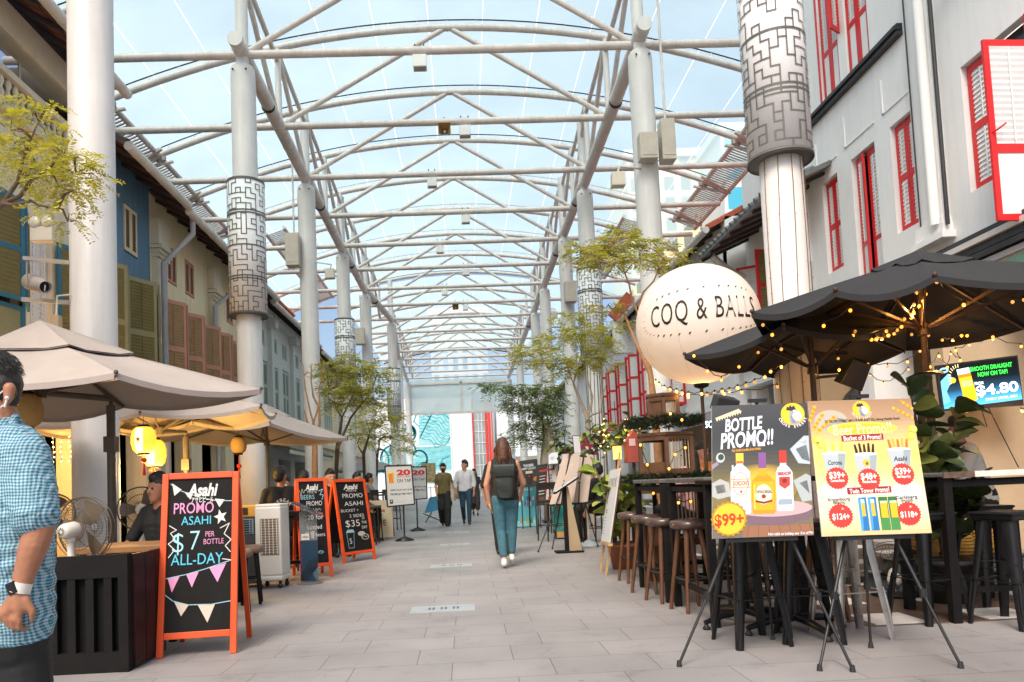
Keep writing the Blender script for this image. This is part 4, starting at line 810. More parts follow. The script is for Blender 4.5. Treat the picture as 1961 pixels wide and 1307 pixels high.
# ---- acrylic menu stand
M_acr = mat('clear acrylic', (.55, .58, .58), .08, 0, alpha=.16, spec=.6); c = V((-1.92, 8.9, 0)); t = thing('menu_stand', 'clear acrylic menu lectern with a card sticker and dark blue striped base', 'menu stand', c)
mb = MB(); mb.cyl(c, .15, .012, mat('grey stand base', (.16, .16, .17), .4, .1), 28); mb.build('base', t); mb = MB(); mb.box(c + V((0, 0, .45)), (.21, .012, .84), M_acr); mb.build('panel', t)
mb = MB(); rr = MX.Rotation(.45, 3, 'Y'); mb.box(c + V((0, -.02, .90)), (.36, .24, .015), mat('glossy dark menu', (.06, .06, .07), .15, .3, 9), rr); mb.box(c + V((0, -.02, .885)), (.38, .26, .012), M_acr, rr); mb.build('menu_top', t)
A = Art(c + V((-.105, -.006, .86)), c + V((.105, -.006, .86)), c + V((-.105, -.006, .03)), .001); A.rect(0, .42, 1, 1, flat('#123348'), 1)
for i in range(9): A.poly([(0, .44 + i*.06), (.0, .45 + i*.06), (.16, .50 + i*.06), (.16, .49 + i*.06)], flat('#8a2f45'), 2)
for i in range(12): A.line([(1, .80 + i*.017), (.55 + .03*i, .83 + i*.015)], .003, flat('#9fb4bd'), 2)
A.poly([(0, .92), (.5, .70), (1, .66), (1, .80), (.4, .99), (0, 1)], flat('#0b2434'), 2); A.rect(.10, .32, .55, .41, flat('#c9c3b8'), 3); A.text('VISA', .33, .365, .035, flat('#1a2350'), .02, L=4, width=.36); A.build('print', t)
# ---- chalkboards
M_or = mat('orange red painted wood', (.66, .075, .012), .45, .14, 6, .1); M_slate = mat('chalkboard slate', (.014, .0135, .013), .75, .35, 4, spec=.12)
CW, CP, CCY, CG = flat('#cfccc6'), flat('#d98fb8'), flat('#4fb6cf'), flat('#a9a49b')
def aframe(label, fl, fr, htop, lean, back, kind, inner=(.055, .055, .10, .20)):
    fl, fr = V(fl), V(fr); u = (fr - fl).normalized(); n = V((0, 0, 1)).cross(u)          # n points away from the viewer
    if n.y < 0: n = -n
    w_ = (fr - fl).length; up = (V((0, 0, htop)) + n*lean); tl, tr = fl + up, fr + up; upn = up.normalized()
    t = thing('chalkboard_sign', label, 'chalkboard', (fl + fr)/2, 'orange framed chalkboards')
    nn = u.cross(upn); nn = nn if nn.y < 0 else -nn
    s0, s1, b0, z0 = inner; mb = MB(); th = .03
    for a, b in ((fl, tl), (fr, tr)): mb.bar(a + (u if a is fl else -u)*.022, b + (u if a is fl else -u)*.022, .044, th, M_or, side=u)
    mb.bar(fl + up*.985 + u*.045, fr + up*.985 - u*.045, .045, th - .003, M_or, side=upn); mb.bar(fl + up*(z0 - .015) + u*.045, fr + up*(z0 - .015) - u*.045, .045, th - .003, M_or, side=upn); mb.build('frame', t, .003)
    e = up.length; mb = MB(); TL = fl + u*.044 + up*.967; TR = fr - u*.044 + up*.967; BL = fl + u*.044 + up*(z0 + .003); BR = fr - u*.044 + up*(z0 + .003); mb.prism([BL, BR, TR, TL], -nn*.012, M_slate); mb.build('slate', t)
    bl2, br2 = fl + n*back, fr + n*back; mb = MB()
    for a, b, s_ in ((bl2, tl, 1), (br2, tr, -1)): mb.bar(a + u*.02*s_, b + n*.02 + u*.02*s_ - upn*.03, .036, .028, M_or, side=u)
    q0, q1 = .22, .95; bu = (tl - bl2); mb.prism([bl2 + u*.03 + bu*q0, br2 - u*.03 + bu*q0, br2 - u*.03 + bu*q1, bl2 + u*.03 + bu*q1], n*.01, M_slate); mb.build('back_leaf', t)
    A = Art(TL, TR, BL, .0015); rn = random.Random(4)
    def logo(x, y, w_, s_): A.text('Asahi', x, y, s_, CW, .035, .25, width=w_); A.text('アサヒビール', x, y + s_*.82, s_*.36, CW, .02, width=w_*.72)
    def flag(pts, m): A.poly(pts, m, 2)
    if kind == 1:
        A.line([(.03, .03), (.2, .08), (.5, .13), (.75, .155), (1, .16)], .005, flat('#9fc3cb'), 2)
        for f in ([(.05, .025), (.09, .11), (.20, .07)], [(.24, .085), (.34, .14), (.38, .10)], [(.72, .14), (.80, .20), (.88, .15)]): flag(f, CW)
        logo(.53, .075, .48, .085); A.text('PROMO', .40, .195, .075, CP, .005, width=.62); A.text('ASAHI', .44, .28, .06, CCY, .0, width=.46)
        A.text('$', .17, .42, .135, CCY if False else flat('#9cc7cf'), -.012, width=.17); A.text('7', .43, .41, .135, flat('#9cc7cf'), -.012, width=.15); A.text('PER', .66, .375, .037, CP, -.003, width=.14); A.text('BOTTLE', .72, .425, .037, CP, -.003, width=.31)
        A.text('ALL-DAY', .47, .535, .075, CCY, .0, width=.80)
        A.poly([(.82 + .11*math.cos(math.pi/2 + .25 + i*math.pi/5)*(1 if i % 2 == 0 else .42), .265 - .052*math.sin(math.pi/2 + .25 + i*math.pi/5)*(1 if i % 2 == 0 else .42)) for i in range(10)], CW, 3)
        A.line([(.03, .31), (.14, .34), (.05, .36), (.12, .40), (.02, .43), (.12, .47), (.03, .52)], .006, CW); A.line([(.82, .34), (.96, .31), (.88, .38), (.99, .42), (.90, .46), (.98, .50)], .006, CW); A.line([(.86, .545), (.99, .555)], .006, CW)
        A.line([(0, .655), (.3, .635), (.6, .605), (1, .555)], .006, flat('#8fb8c4'), 2)
        for f in ([(.03, .655), (.10, .745), (.21, .645)], [(.31, .635), (.40, .72), (.50, .62)], [(.66, .60), (.79, .695), (.92, .572)]): flag(f, CP)
        A.line([(0, .76), (.12, .80), (.35, .83), (.7, .835), (1, .82)], .006, flat('#8fb8c4'), 2)
        for f in ([(.14, .805), (.25, .90), (.36, .832)], [(.50, .836), (.65, .95), (.76, .833)]): flag(f, flat('#c4b8a8'))
    elif kind == 2:
        logo(.52, .07, .52, .075); A.text('BEERS', .33, .19, .058, flat('#86b3bd'), -.002, width=.55); A.text('PROMO', .58, .27, .058, CW, -.002, width=.62)
        A.line([(.02, .10), (.08, .17), (.13, .09), (.19, .14), (.24, .10)], .006, CG); A.line([(.78, .12), (.95, .10), (.83, .17), (.97, .17), (.9, .23)], .007, flat('#9fc3cb')); A.line([(.05 + .06*i, .335 + .025*(i % 2)) for i in range(14)], .005, CG)
        A.text('$20 for', .52, .44, .06, CW, -.003, width=.78); A.text('3 bottled', .45, .56, .055, CW, -.003, width=.74); A.text('beers', .74, .655, .048, CW, -.002, width=.36)
        for x in (.20, .42): A.poly([(x - .07, .62), (x + .09, .61), (x + .06, .70), (x - .04, .70)], CG, 2)
        A.text('+', .40, .755, .05, CW); A.text('SIDE', .36, .83, .05, CW, -.002, width=.36); A.text('DISH', .36, .905, .05, CW, -.002, width=.34); A.disc(.72, .87, .11, flat('#7fb0ba'), 2, sy=.6); A.disc(.72, .87, .085, M_slate, 3, sy=.6); A.line([(.66, .87), (.70, .85), (.74, .88), (.78, .86)], .006, flat('#7fb0ba'), 4)
    else:
        logo(.52, .07, .52, .075); A.text('PROMO', .55, .20, .065, CW, -.003, width=.72); A.text('ASAHI', .55, .315, .065, CW, -.003, width=.66); A.text('BUCKET +', .38, .415, .042, CW, -.004, width=.62); A.text('2 SIDES', .60, .495, .045, CW, -.004, width=.52)
        A.text('$35', .42, .60, .10, CW, -.008, width=.50); A.text('OF', .82, .54, .03, CW, -.004); A.text('THE', .83, .60, .04, CW, -.004); A.text('DAY', .83, .67, .045, CW, -.004, width=.2)
        A.line([(.16, .73), (.42, .73), (.36, .95), (.18, .95), (.16, .73)], .007, flat('#86b3bd')); A.text('5', .27, .85, .08, CW, -.003); A.poly([(.14, .73), (.45, .73), (.40, .69), (.2, .69)], flat('#86b3bd'), 2); A.disc(.68, .76, .13, CG, 2, sy=.5); A.disc(.80, .81, .14, CG, 3, sy=.6); A.disc(.80, .81, .11, M_slate, 4, sy=.6); A.line([(.72, .81), (.77, .79), (.82, .82), (.88, .80)], .006, CW, 5)
    A.build('chalk_drawing', t)
    return t
aframe('nearest and largest orange framed chalkboard offering $7 bottles all day', (-2.17, 5.15, 0), (-1.64, 5.20, 0), 1.265, .22, .55, 1, (.05, .05, .1, .125))
aframe('middle orange framed chalkboard reading beers promo, behind the acrylic menu stand', G(576, 1110), G(638, 1104), 1.27, .2, .5, 2, (.05, .05, .1, .14))
aframe('rear orange framed chalkboard reading promo with $35 price, partly behind the middle one', G(658, 1080), G(720, 1071), 1.265, .2, .5, 3, (.05, .05, .1, .125))
# ---- beer tap signs on stands
M_sgn = mat('pale grey sign print', (.50, .52, .52), .4, .04, 4); CRD, CYE, CBK = flat('#b3202e'), flat('#d69a1e'), flat('#1c1c1e')
def tap_sign(label, base, pl, pr_, ptop, pbot, d, sub=True):
    b = V(base); tl = P(pl[0], ptop[0], d); tr = P(pr_[0], ptop[1], d + .05); bl = P(pl[1], pbot[0], d - .05); br = P(pr_[1], pbot[1], d)
    t = thing('stand_sign', label, 'sign', b, 'beer tap signs on stands'); mb = MB(); n = (br - bl).cross(tl - bl).normalized()
    mb.prism([bl, br, tr, tl], -n*.02, M_sgn); mb.build('panel', t); mb = MB()
    for p, q in ((bl, br), (br, tr), (tr, tl), (tl, bl)): mb.bar(p, q, .018, .03, M_blk)
    mb.build('panel_frame', t); m = (bl + br)/2 - n*.04; mb = MB(); mb.tube([b, V((b.x, b.y, m.z)), (tl + tr)/2 - n*.04 + V((0, 0, .03))], .018, M_blk, 8); mb.build('pole', t)
    mb = MB(); mb.lathe([(.2, 0), (.2, .02), (.03, .09), (.02, .12)], M_blk, b, n=4 if False else 20); mb.build('base', t)
    A = Art(tl, tr, bl, .002); A.poly([(.08, .16), (.32, .13), (.30, .44), (.12, .44)], CYE, 1); A.poly([(.08, .16), (.32, .13), (.33, .17), (.09, .2)], flat('#e8c05a'), 2)
    for i in range(4): A.text('BEERS'[i:i+3], .20, .22 + i*.055, .045, CRD, .01, L=3, width=.13)
    A.text('20', .68, .17, .13, CRD, .05, width=.52); A.text('CRAFT BEERS', .68, .275, .032, CRD, .01, width=.52, space=1.1); A.text('ON TAP', .68, .375, .085, CBK, .008, width=.52)
    A.text('HAPPY HOUR UNTIL 8 PM', .55, .60, .042, CBK, .012, width=.80); A.text('FROM $6 PER PINT', .55, .70, .052, CBK, .016, width=.80); A.rect(.10, .83, .22, .93, CBK, 2); A.disc(.16, .87, .03, M_sgn, 3); A.line([(.32, .90), (.46, .90)], .006, CG); A.line([(.52, .90), (.66, .88)], .01, CG); A.line([(.72, .89), (.92, .88)], .006, CG); A.build('print', t)
tap_sign('nearer pale sign on a black stand offering 20 beers on tap', G(775, 1036), (737, 742), (788, 794), (893, 891), (971, 966), 15.3)
tap_sign('second pale sign offering 20 beers on tap, half hidden behind the nearer one', G(800, 1017), (768, 770), (816, 818), (895, 894), (959, 955), 18.5)
t = thing('poster_stand', 'wooden framed photo menu on a stand behind the beer tap signs', 'sign', G(827, 992)); tl, tr, bl, br = P(806, 888, 22.5), P(834, 887, 22.5), P(807, 925, 22.4), P(835, 925, 22.4); mb = MB(); mb.prism([bl, br, tr, tl], (0, .03, 0), mat('photo menu print', (.34, .26, .13), .5, .6, 14)); mb.build('panel', t); b = G(827, 992)
mb = MB(); mb.bar(b, b + V((0, 0, 1.1)), .05, .03, M_ss); mb.cyl(b, .2, .03, M_ss, 16); mb.build('stand', t)
# ---- bar tables with chairs along the left
M_hs = mat('dark bar chair', (.03, .026, .024), .45, .2, 6)
def bar_chair(name, label, group):
    t = thing(name, label, 'chair', (0, 0, 0), group); mb = MB(); mb.box((0, 0, .73), (.38, .38, .05), M_hs); mb.build('seat', t, .01)
    for x in (-.17, .17):
        for y in (-.17, .17): mb = MB(); mb.tube([(x, y, .72), (x*1.12, y*1.12, 0)], .014, M_hs, 7); mb.build('leg', t)
    mb = MB(); mb.bx(-.18, .18, .165, .19, .95, 1.08, M_hs)
    for x in (-.17, .17): mb.bx(x - .014, x + .014, .162, .19, .74, 1.08, M_hs)
    mb.build('backrest', t); mb = MB()
    for s_ in (-1, 1): mb.tube([(-.18, .18*s_, .28), (.18, .18*s_, .28)], .009, M_hs, 6); mb.tube([(.18*s_, -.18, .30), (.18*s_, .18, .30)], .009, M_hs, 6)
    mb.build('footrest', t); return t
bc = bar_chair('bar_chair', 'black bar chair nearest the rear chalkboard, left of the tap signs', 'bar chairs along the left tables')
place(bc, (-2.05, 14.4, 0), 1.3, first=True); place(bc, (-2.0, 15.3, 0), 1.5, 'black bar chair just behind the nearest one, left of the tap sign stand'); place(bc, (-1.95, 16.8, 0), 1.2, 'black bar chair between the two tap sign stands'); place(bc, (-2.75, 14.6, 0), -1.4, 'black bar chair on the wall side of the tables past the rear chalkboard')
place(bc, (-2.0, 19.5, 0), 1.4, 'black bar chair farthest along the left, past the second tap sign'); place(bc, (-2.8, 17, 0), -1.6, 'black bar chair on the wall side behind the tap signs')
for y, lb in ((14.9, 'nearest the rear chalkboard'), (17.2, 'behind the tap signs'), (19.9, 'past the second tap sign')): box_table('bar_table', 'black high bar table ' + lb, -2.75, -2.2, y - .3, y + .3, 1.02, M_dwood, M_blk, 'high tables along the left', .04, .04)
t = thing('menu_board', 'cream board with dark red lettering standing among the left bar tables', 'sign', (-2.0, 15.9, 0)); tl, tr, bl = V((-2.32, 15.9, .85)), V((-1.62, 15.95, .85)), V((-2.32, 15.9, .05)); mb = MB(); mb.prism([bl, bl + (tr-tl), tr, tl], (0, .03, 0), mat('cream board', (.60, .50, .34), .6, .1, 4)); mb.build('panel', t); A = Art(tl, tr, bl, .002); A.text('BEER', .4, .3, .18, flat('#5a1d14'), .03, width=.6); A.text('CAFE', .55, .6, .16, flat('#7a4a20'), .02, width=.5); A.build('print', t)
t = thing('deck_chair', 'blue canvas folding chair by the wall past the tap signs', 'chair', (-1.1, 22.5, 0)); mb = MB(); mb.prism([(-1.3, 22.3, .3), (-.85, 22.3, .38), (-.75, 22.8, .8), (-1.15, 22.8, .75)], (0, .02, .02), mat('blue canvas', (.03, .16, .28), .7, .1)); mb.build('canvas', t); mb = MB(); mb.tube([(-1.35, 22.3, .3), (-.75, 22.6, 0)], .015, M_blk, 6); mb.tube([(-.8, 22.8, .8), (-1.3, 22.6, 0)], .015, M_blk, 6); mb.build('frame', t)
# ---- projector spotlights and boxes on the columns
def projector(label, c, d, s=1., col=None):
    c = V(c); d = V(d).normalized(); u, v_ = frame(d); Rm = MX((u, v_, d)).transposed(); M_pj = mat('grey weathered projector', (.42, .38, .34), .55, .25, 8)
    t = thing('projector_light', label, 'spotlight', c, 'projector lights on the columns')
    mb = MB(); mb.lathe([(1e-4, -.33*s), (.10*s, -.33*s), (.115*s, -.30*s), (.115*s, -.12*s), (.10*s, -.10*s), (.10*s, .10*s), (.085*s, .14*s), (.085*s, .33*s), (.075*s, .33*s), (.075*s, .2*s)], M_pj, c, Rm, 24); mb.build('barrel', t)
    mb = MB(); mb.lathe([(1e-4, .22*s), (.074*s, .22*s)], mat('projector lens', (.03, .04, .06), .08, 0), c, Rm, 20); mb.bar(c + Rm @ V((-.01, .03*s, .335*s)), c + Rm @ V((-.01, -.05*s, .335*s)), .015*s, .003, M_fw); mb.build('lens', t)
    mb = MB(); x = c + V((0, 0, .33*s)); q = V(col) if col else x + V((.5, .6, 0))
    for s_ in (-.17, .15): mb.bar(c + u*s_*s*.75, c + u*s_*s*.75 + V((0, 0, .33*s)), .03*s, .015*s, M_pj)
    mb.bar(x - u*.18*s, V((q.x, q.y, x.z)), .05*s, .05*s, M_pj); mb.bar(c - u*.2*s + V((0, 0, -.24*s)), V((q.x, q.y, c.z - .24*s)), .05*s, .05*s, M_pj); mb.bar(V((q.x - .1, q.y - .02, c.z - .26*s)), V((q.x - .1, q.y - .02, x.z + .03)), .06*s, .06*s, M_pj); mb.build('bracket', t)
    return t
p = P(72, 545, 8.1); pj = projector('barrel shaped grey projector light in a bracket on the nearest left column', p, (.6, -.55, -.28), .8, (-4.15, 8.3))
M_em = mat('cream lamp box', (.62, .56, .46), .5, .1, 5); c = P(83, 450, 8.05); t = thing('emergency_light', 'cream box with twin round lamps above the barrel projector on the nearest left column', 'lamp', c)
mb = MB(); mb.box(c, (.24, .1, .16), M_em); mb.build('housing', t, .008)
for dx in (-.07, .07): mb = MB(); mb.lathe([(1e-4, -.03), (.06, -.03), (.065, -.02), (.045, .04), (1e-4, .05)], mat('lamp reflector', (.6, .58, .5), .15, .1), c + V((dx, -.03, .13)), MX.Rotation(-math.pi/2, 3, 'X').inverted() if False else MX.Rotation(math.pi/2, 3, 'X').inverted(), 16); mb.build('lamp', t)
c = P(108, 618, 8.05); t = thing('junction_box', 'small brown box hanging under the barrel projector on the nearest left column', 'box', c); mb = MB(); mb.box(c, (.09, .08, .15), mat('tan box', (.45, .33, .2), .5, .1)); mb.build('housing', t, .006); mb = MB(); mb.tube([c + V((0, 0, .07)), c + V((0, .02, .3)), c + V((.1, .1, .33))], .012, M_em, 6); mb.build('cable', t)
M_cab = mat('grey cream cabinet', (.50, .45, .38), .5, .12, 5)
def cabinet(label, c, size, conduit=True, up=1.6):
    c = V(c); t = thing('cabinet', label, 'cabinet', c, 'cabinets on the columns'); mb = MB(); mb.box(c, size, M_cab); mb.build('housing', t, .01); mb = MB(); mb.box(c + V((0, -size[1]/2 - .004, .02)), (size[0]*.8, .01, size[2]*.85), M_cab); mb.build('door', t, .003)
    mb = MB(); mb.bar(c + V((0, size[1]/2, 0)), c + V((0, size[1]/2 + .12, 0)), .06, .2, M_em)
    if conduit: mb.tube([c + V((.02, .1, size[2]/2)), c + V((.02, .12, size[2]/2 + up))], .025, M_st, 8)
    mb.build('conduit', t); return t
cabinet('tall cream cabinet on the third left column beyond the sleeve', P(561, 480, 19.9), (.36, .3, .9), True, 2.2)
cabinet('tallest cream cabinet on the second right column, nearer the sleeve', P(1277, 272, 13.9), (.27, .3, .82), True, 3.2); cabinet('square cream cabinet on the second right column, left of the tall one', P(1240, 283, 13.85), (.35, .25, .52), False)
cabinet('cream cabinet on the fourth right column, left of the lattice sleeve', P(1092, 560, 25), (.4, .35, .72), True, 1.5); cabinet('small cabinet on the fifth left column above the tall tree', P(690, 645, 31.5), (.4, .4, .7), True, 1.5)
for lb, c, q in (('small white floodlight on an arm from the second right column', P(1183, 345, 13.6), (3.75, 14.1)), ('small white floodlight on an arm from the third left column', P(632, 525, 20), (-4.0, 20.2)), ('small white floodlight on an arm right of the fifth right column', P(1062, 604, 32), (3.8, 32.2))):
    t = thing('floodlight', lb, 'lamp', c, 'small floodlights on arms'); mb = MB(); mb.box(c, (.26, .2, .27), M_em, None, .9); mb.build('housing', t, .01); mb = MB(); mb.tube([c + V((0, 0, .13)), c + V((.05, 0, .26)), V((q[0], q[1], c.z + .42))], .02, M_st, 6); mb.build('arm', t)
# lights and horns hung on the tie beams
M_lb = mat('white light box', (.72, .70, .68), .45, .06, 5)
for i, (x, y, k) in enumerate(((803, 93, 0), (889, 218, 1), (826, 313, 2), (890, 381, 3), (841, 438, 4), (891, 483, 5), (850, 526, 6), (890, 556, 7))):
    c = P(x, y, YF[k] + .0); c.z = ZT - .26; s = .27
    t = thing('beam_light', 'white box light on the %s cross beam of the roof' % ['nearest', 'second', 'third', 'fourth', 'fifth', 'sixth', 'seventh', 'eighth'][i], 'lamp', c, 'box lights on the roof beams')
    mb = MB(); mb.box(c, (s, .22, .25), M_lb); mb.build('housing', t, .01); mb = MB(); mb.box(c + V((0, -.02, -.128)), (s*.85, .18, .02), mat('lamp glass grey', (.35, .33, .31), .3, .1)); mb.build('lens', t); mb = MB()
    for dx in (-.09, .09): mb.bar(c + V((dx, 0, .12)), c + V((dx, 0, .40)), .015, .03, M_dark)
    mb.build('hanger', t)
for x, y, k, lb in ((850, 217, 1, 'second'), (871, 555, 7, 'eighth')):
    c = P(x, y, YF[k]); c.z = ZT - .24; t = thing('horn_speaker', 'brown square horn loudspeaker under the %s cross beam' % lb, 'loudspeaker', c, 'horn speakers on the roof beams'); mb = MB(); Mh = mat('brass horn', (.34, .21, .07), .4, .2, 6)
    o = [c + V((dx, -.16, dz)) for dx, dz in ((-.15, -.14), (.15, -.14), (.15, .14), (-.15, .14))]; i_ = [c + V((dx, .1, dz)) for dx, dz in ((-.04, -.04), (.04, -.04), (.04, .04), (-.04, .04))]
    mb.add(o + i_, [(0, 1, 5, 4), (1, 2, 6, 5), (2, 3, 7, 6), (3, 0, 4, 7), (4, 5, 6, 7)], Mh); mb.sphere(c + V((0, .02, 0)), .04, M_fw, 8); mb.build('horn', t); mb = MB(); mb.bar(c + V((0, .08, .03)), c + V((0, .0, .36)), .02, .03, M_dark); mb.build('hanger', t)
# ================================================================ RIGHT SIDE OBJECTS
M_bc = mat('black canvas', (.02, .02, .022), .85, .12, 3, .25, bscale=120); M_bw = mat('brown stool wood', (.105, .044, .021), .42, .3, 6, .08); M_bseat = mat('brown padded seat', (.075, .045, .035), .28, .2, 7, coat=.3)
M_bpole = mat('dark wooden pole', (.06, .032, .018), .45, .25, 8)
def eflat(h, s=1.): return mat('screen ' + h + str(s), h, .3, 0, emit=h, es=s)
gp = 'black parasols over the right terrace'
rim = [PZ(1440, 598, 2.40), PZ(1600, 556, 2.42), PZ(1790, 527, 2.42), V((4.9, 5.0, 2.42)), V((5.75, 6.0, 2.42)), PZ(1961, 622, 2.40), V((4.5, 7.9, 2.44)), V((3.2, 7.2, 2.41))]
parasol('parasol', 'larger black canvas parasol on a wooden pole, nearer and at the right edge', gp, (4.14, 6.35, 2.95), rim, M_bc, 2.3, (4.14, 6.35), vent=(.30, -.13, .07), polem=M_bpole, poler=.026)
z = 2.3; rim = [PZ(1311, 679, z), PZ(1437, 703, z), V((4.15, 8.6, 2.3)), V((4.6, 7.4, 2.32)), V((3.95, 6.3, 2.32)), PZ(1500, 622, 2.31)]
parasol('parasol', 'smaller black canvas parasol behind, its tip in front of the white balloon', gp, (3.5, 7.15, 2.72), rim, M_bc, 2.1, (3.5, 7.15), vent=(.3, -.1, .06), polem=M_bpole, poler=.028)
t = thing('closed_parasol', 'closed beige parasol by the right columns beyond the dark green tree', 'parasol', (2.25, 19.5, 0)); mb = MB(); M_bei = mat('beige canvas', (.50, .43, .36), .85, .1, 4)
rows = [[V((2.25 + r*math.cos(a)*(1 + .25*math.sin(a*7)), 19.5 + r*math.sin(a)*(1 + .25*math.sin(a*7)), zz)) for a in np.linspace(0, 2*math.pi, 33)] for r, zz in ((.02, 2.75), (.10, 2.5), (.2, 1.7), (.22, 1.25), (.12, 1.22))]; mb.grid(rows, M_bei); mb.build('canopy', t); mb = MB(); mb.tube([(2.25, 19.5, 0), (2.25, 19.5, 2.8)], .025, M_pole, 8); mb.build('pole', t); mb = MB(); mb.box((2.25, 19.5, .04), (.5, .5, .08), M_blk); mb.build('base', t)
# ---- balloon
def balloon_mat():
    m = bpy.data.materials.new('glowing white balloon film'); m.use_nodes = True; n = m.node_tree.nodes; L = m.node_tree.links; b = n['Principled BSDF']; o = n['Material Output']
    b.inputs['Base Color'].default_value = (.86, .85, .84, 1); b.inputs['Roughness'].default_value = .5
    tr = n.new('ShaderNodeBsdfTranslucent'); tr.inputs[0].default_value = (.9, .82, .72, 1); x = n.new('ShaderNodeMixShader'); x.inputs[0].default_value = .45
    L.new(b.outputs[0], x.inputs[1]); L.new(tr.outputs[0], x.inputs[2]); L.new(x.outputs[0], o.inputs[0]); return m
bc_ = P(1336, 622, 9.3); BR = .787; bd = (C0 - bc_).normalized()
t = thing('balloon_sign', 'big round glowing white balloon lettered COQ & BALLS on a thin pole', 'balloon sign', (bc_.x, bc_.y, 0)); mb = MB(); mb.sphere(bc_, BR, balloon_mat(), 64, (1, 1, .98)); mb.build('balloon', t)
az0 = math.atan2(bd.x, -bd.y)                                     # direction of the lettering around the balloon
def onb(a, h): ca = az0 + a; c = math.cos(h); return bc_ + V((math.sin(ca)*c, -math.cos(ca)*c, math.sin(h)*.98))*(BR + .004)
Mi = flat('#1b1512'); mb = MB()
for i in range(8): mb.tube([bc_ + V((math.sin(a)*math.cos(h), -math.cos(a)*math.cos(h), math.sin(h)*.98))*(BR + .0005) for a in [i*math.pi/4 + .15] for h in np.linspace(-1.45, 1.5, 40)], .0016, mat('balloon seam', (.60, .52, .45), .6), 4, False)
mb.build('seams', t); mb = MB(); vs, fs = text_geo('COQ & BALLS', .0, 0, 1.12); x0 = min(v[0] for v in vs); x1 = max(v[0] for v in vs); Wd = 1.80
def curved(vs, fs):
    for f in fs:
        q = [vs[i] for i in f]
        mb.add([onb(.13 + ((v[0]-x0)/(x1-x0) - .5)*Wd, .065 + (v[1] - .36)*.50 + ((v[0]-x0)/(x1-x0) - .5)*.05) for v in q], [tuple(range(len(q)))], Mi)
curved(vs, fs)
for i in range(44):
    a = 2*math.pi*i/44; e = 1.10*math.cos(a)*(abs(math.cos(a))**-.25 if abs(math.cos(a)) > .05 else 1); k = .36*math.sin(a)*(abs(math.sin(a))**-.35 if abs(math.sin(a)) > .05 else 1)
    e = max(-1.12, min(1.12, e)); k = max(-.36, min(.36, k)); dx, dy = (.028, .03) if abs(k) > .3 else (.04, .004*(1 if a > 3 else -1)); th = .012
    c_ = (.13 + e, .05 + k + e*.03); mb.add([onb(c_[0] - dx/2 - th, c_[1] - dy/2), onb(c_[0] - dx/2 + th, c_[1] - dy/2 - th*.3), onb(c_[0] + dx/2 + th, c_[1] + dy/2), onb(c_[0] + dx/2 - th, c_[1] + dy/2 + th*.3)], [(0, 1, 2, 3)], Mi)
mb.build('lettering', t); mb = MB(); mb.lathe([(.1, -BR*.985), (.09, -BR*.995 - .03), (.03, -BR - .05)], Mi, bc_, n=20); mb.build('collar', t)
mb = MB(); mb.tube([(bc_.x, bc_.y, 0.02), (bc_.x, bc_.y, bc_.z - BR - .02)], .022, M_bpole, 10); mb.tube([(bc_.x, bc_.y, .95), (bc_.x, bc_.y, 1.35)], .02, M_blk, 10); mb.build('pole', t); mb = MB(); mb.cyl((bc_.x, bc_.y, 0), .2, .03, M_blk, 20); mb.build('base', t)
l = bpy.data.lights.new('balloon_lamp', 'POINT'); l.energy = 4.5; l.color = (1, .50, .20); l.shadow_soft_size = .05; lo = bpy.data.objects.new('balloon_lamp', l); COL.objects.link(lo); lo.parent = t; lo.location = (0, 0, bc_.z - BR*.82)
# ---- promo posters on tripod easels
def easel(t, hub, feet, top, sb, m=M_blk, r=.011):
    for i, f in enumerate(feet):
        f = V(f); mb = MB(); mid = hub.lerp(f, .66); mb.tube([hub, mid], r, m, 8); mb.tube([mid, f + V((0, 0, .015))], r*.75, m, 8); mb.cyl(mid - V((0, 0, .02)), r*1.7, .045, m, 8, None); mb.cyl(f, .017, .035, M_bplas, 8, None, .012); mb.build('leg', t)
    mb = MB(); mb.tube([hub - V((0, 0, .02)), top], r, m, 8); mb.sphere(hub, r*2, m, 8); a, b = sb; mb.bar(a, b, .02, .03, m); mb.bar((a+b)/2, hub, .02, .02, m); mb.build('mast', t)
    mb = MB(); mb.box(top + V((0, -.01, .0)), (.11, .03, .022), m); mb.build('clip', t)
def poster(label, px, dt, db, hubpx, feetpx, clip):
    tl, tr, br, bl = P(*px[0], dt), P(*px[1], dt), P(*px[2], db), P(*px[3], db); e_ = ((tr - tl) + (br - bl))/2; tr = tl + e_; br = bl + e_; t = thing('poster_easel', label, 'poster', G(*feetpx[2]), 'posters on tripod easels')
    n = (br - bl).cross(tl - bl).normalized(); mb = MB(); mb.prism([bl, br, tr, tl], -n*.006 if n.y > 0 else -n*.006, mat('poster card', (.55, .54, .52), .5, .05)); mb.build('board', t)
    hub = P(*hubpx, (dt + db)/2 + .16); easel(t, hub, [G(*f) for f in feetpx], P(*clip, dt + .02), (bl.lerp(br, .15) + V((0, .02, -.012)), bl.lerp(br, .85) + V((0, .02, -.012))))
    return t, Art(tl, tr, bl, .002)
def strips(A, cols, n=26, x0=0., x1=1.):
    cs = [lin(c) for c in cols]
    for i in range(n):
        f = i/(n-1)*(len(cs)-1); k = min(int(f), len(cs)-2); f -= k; c = tuple(cs[k][j]*(1-f) + cs[k+1][j]*f for j in range(3))
        A.rect(x0, i/n, x1, (i+1)/n, mat('print %.3f %.3f %.3f' % c, c, .45, 0), 0)
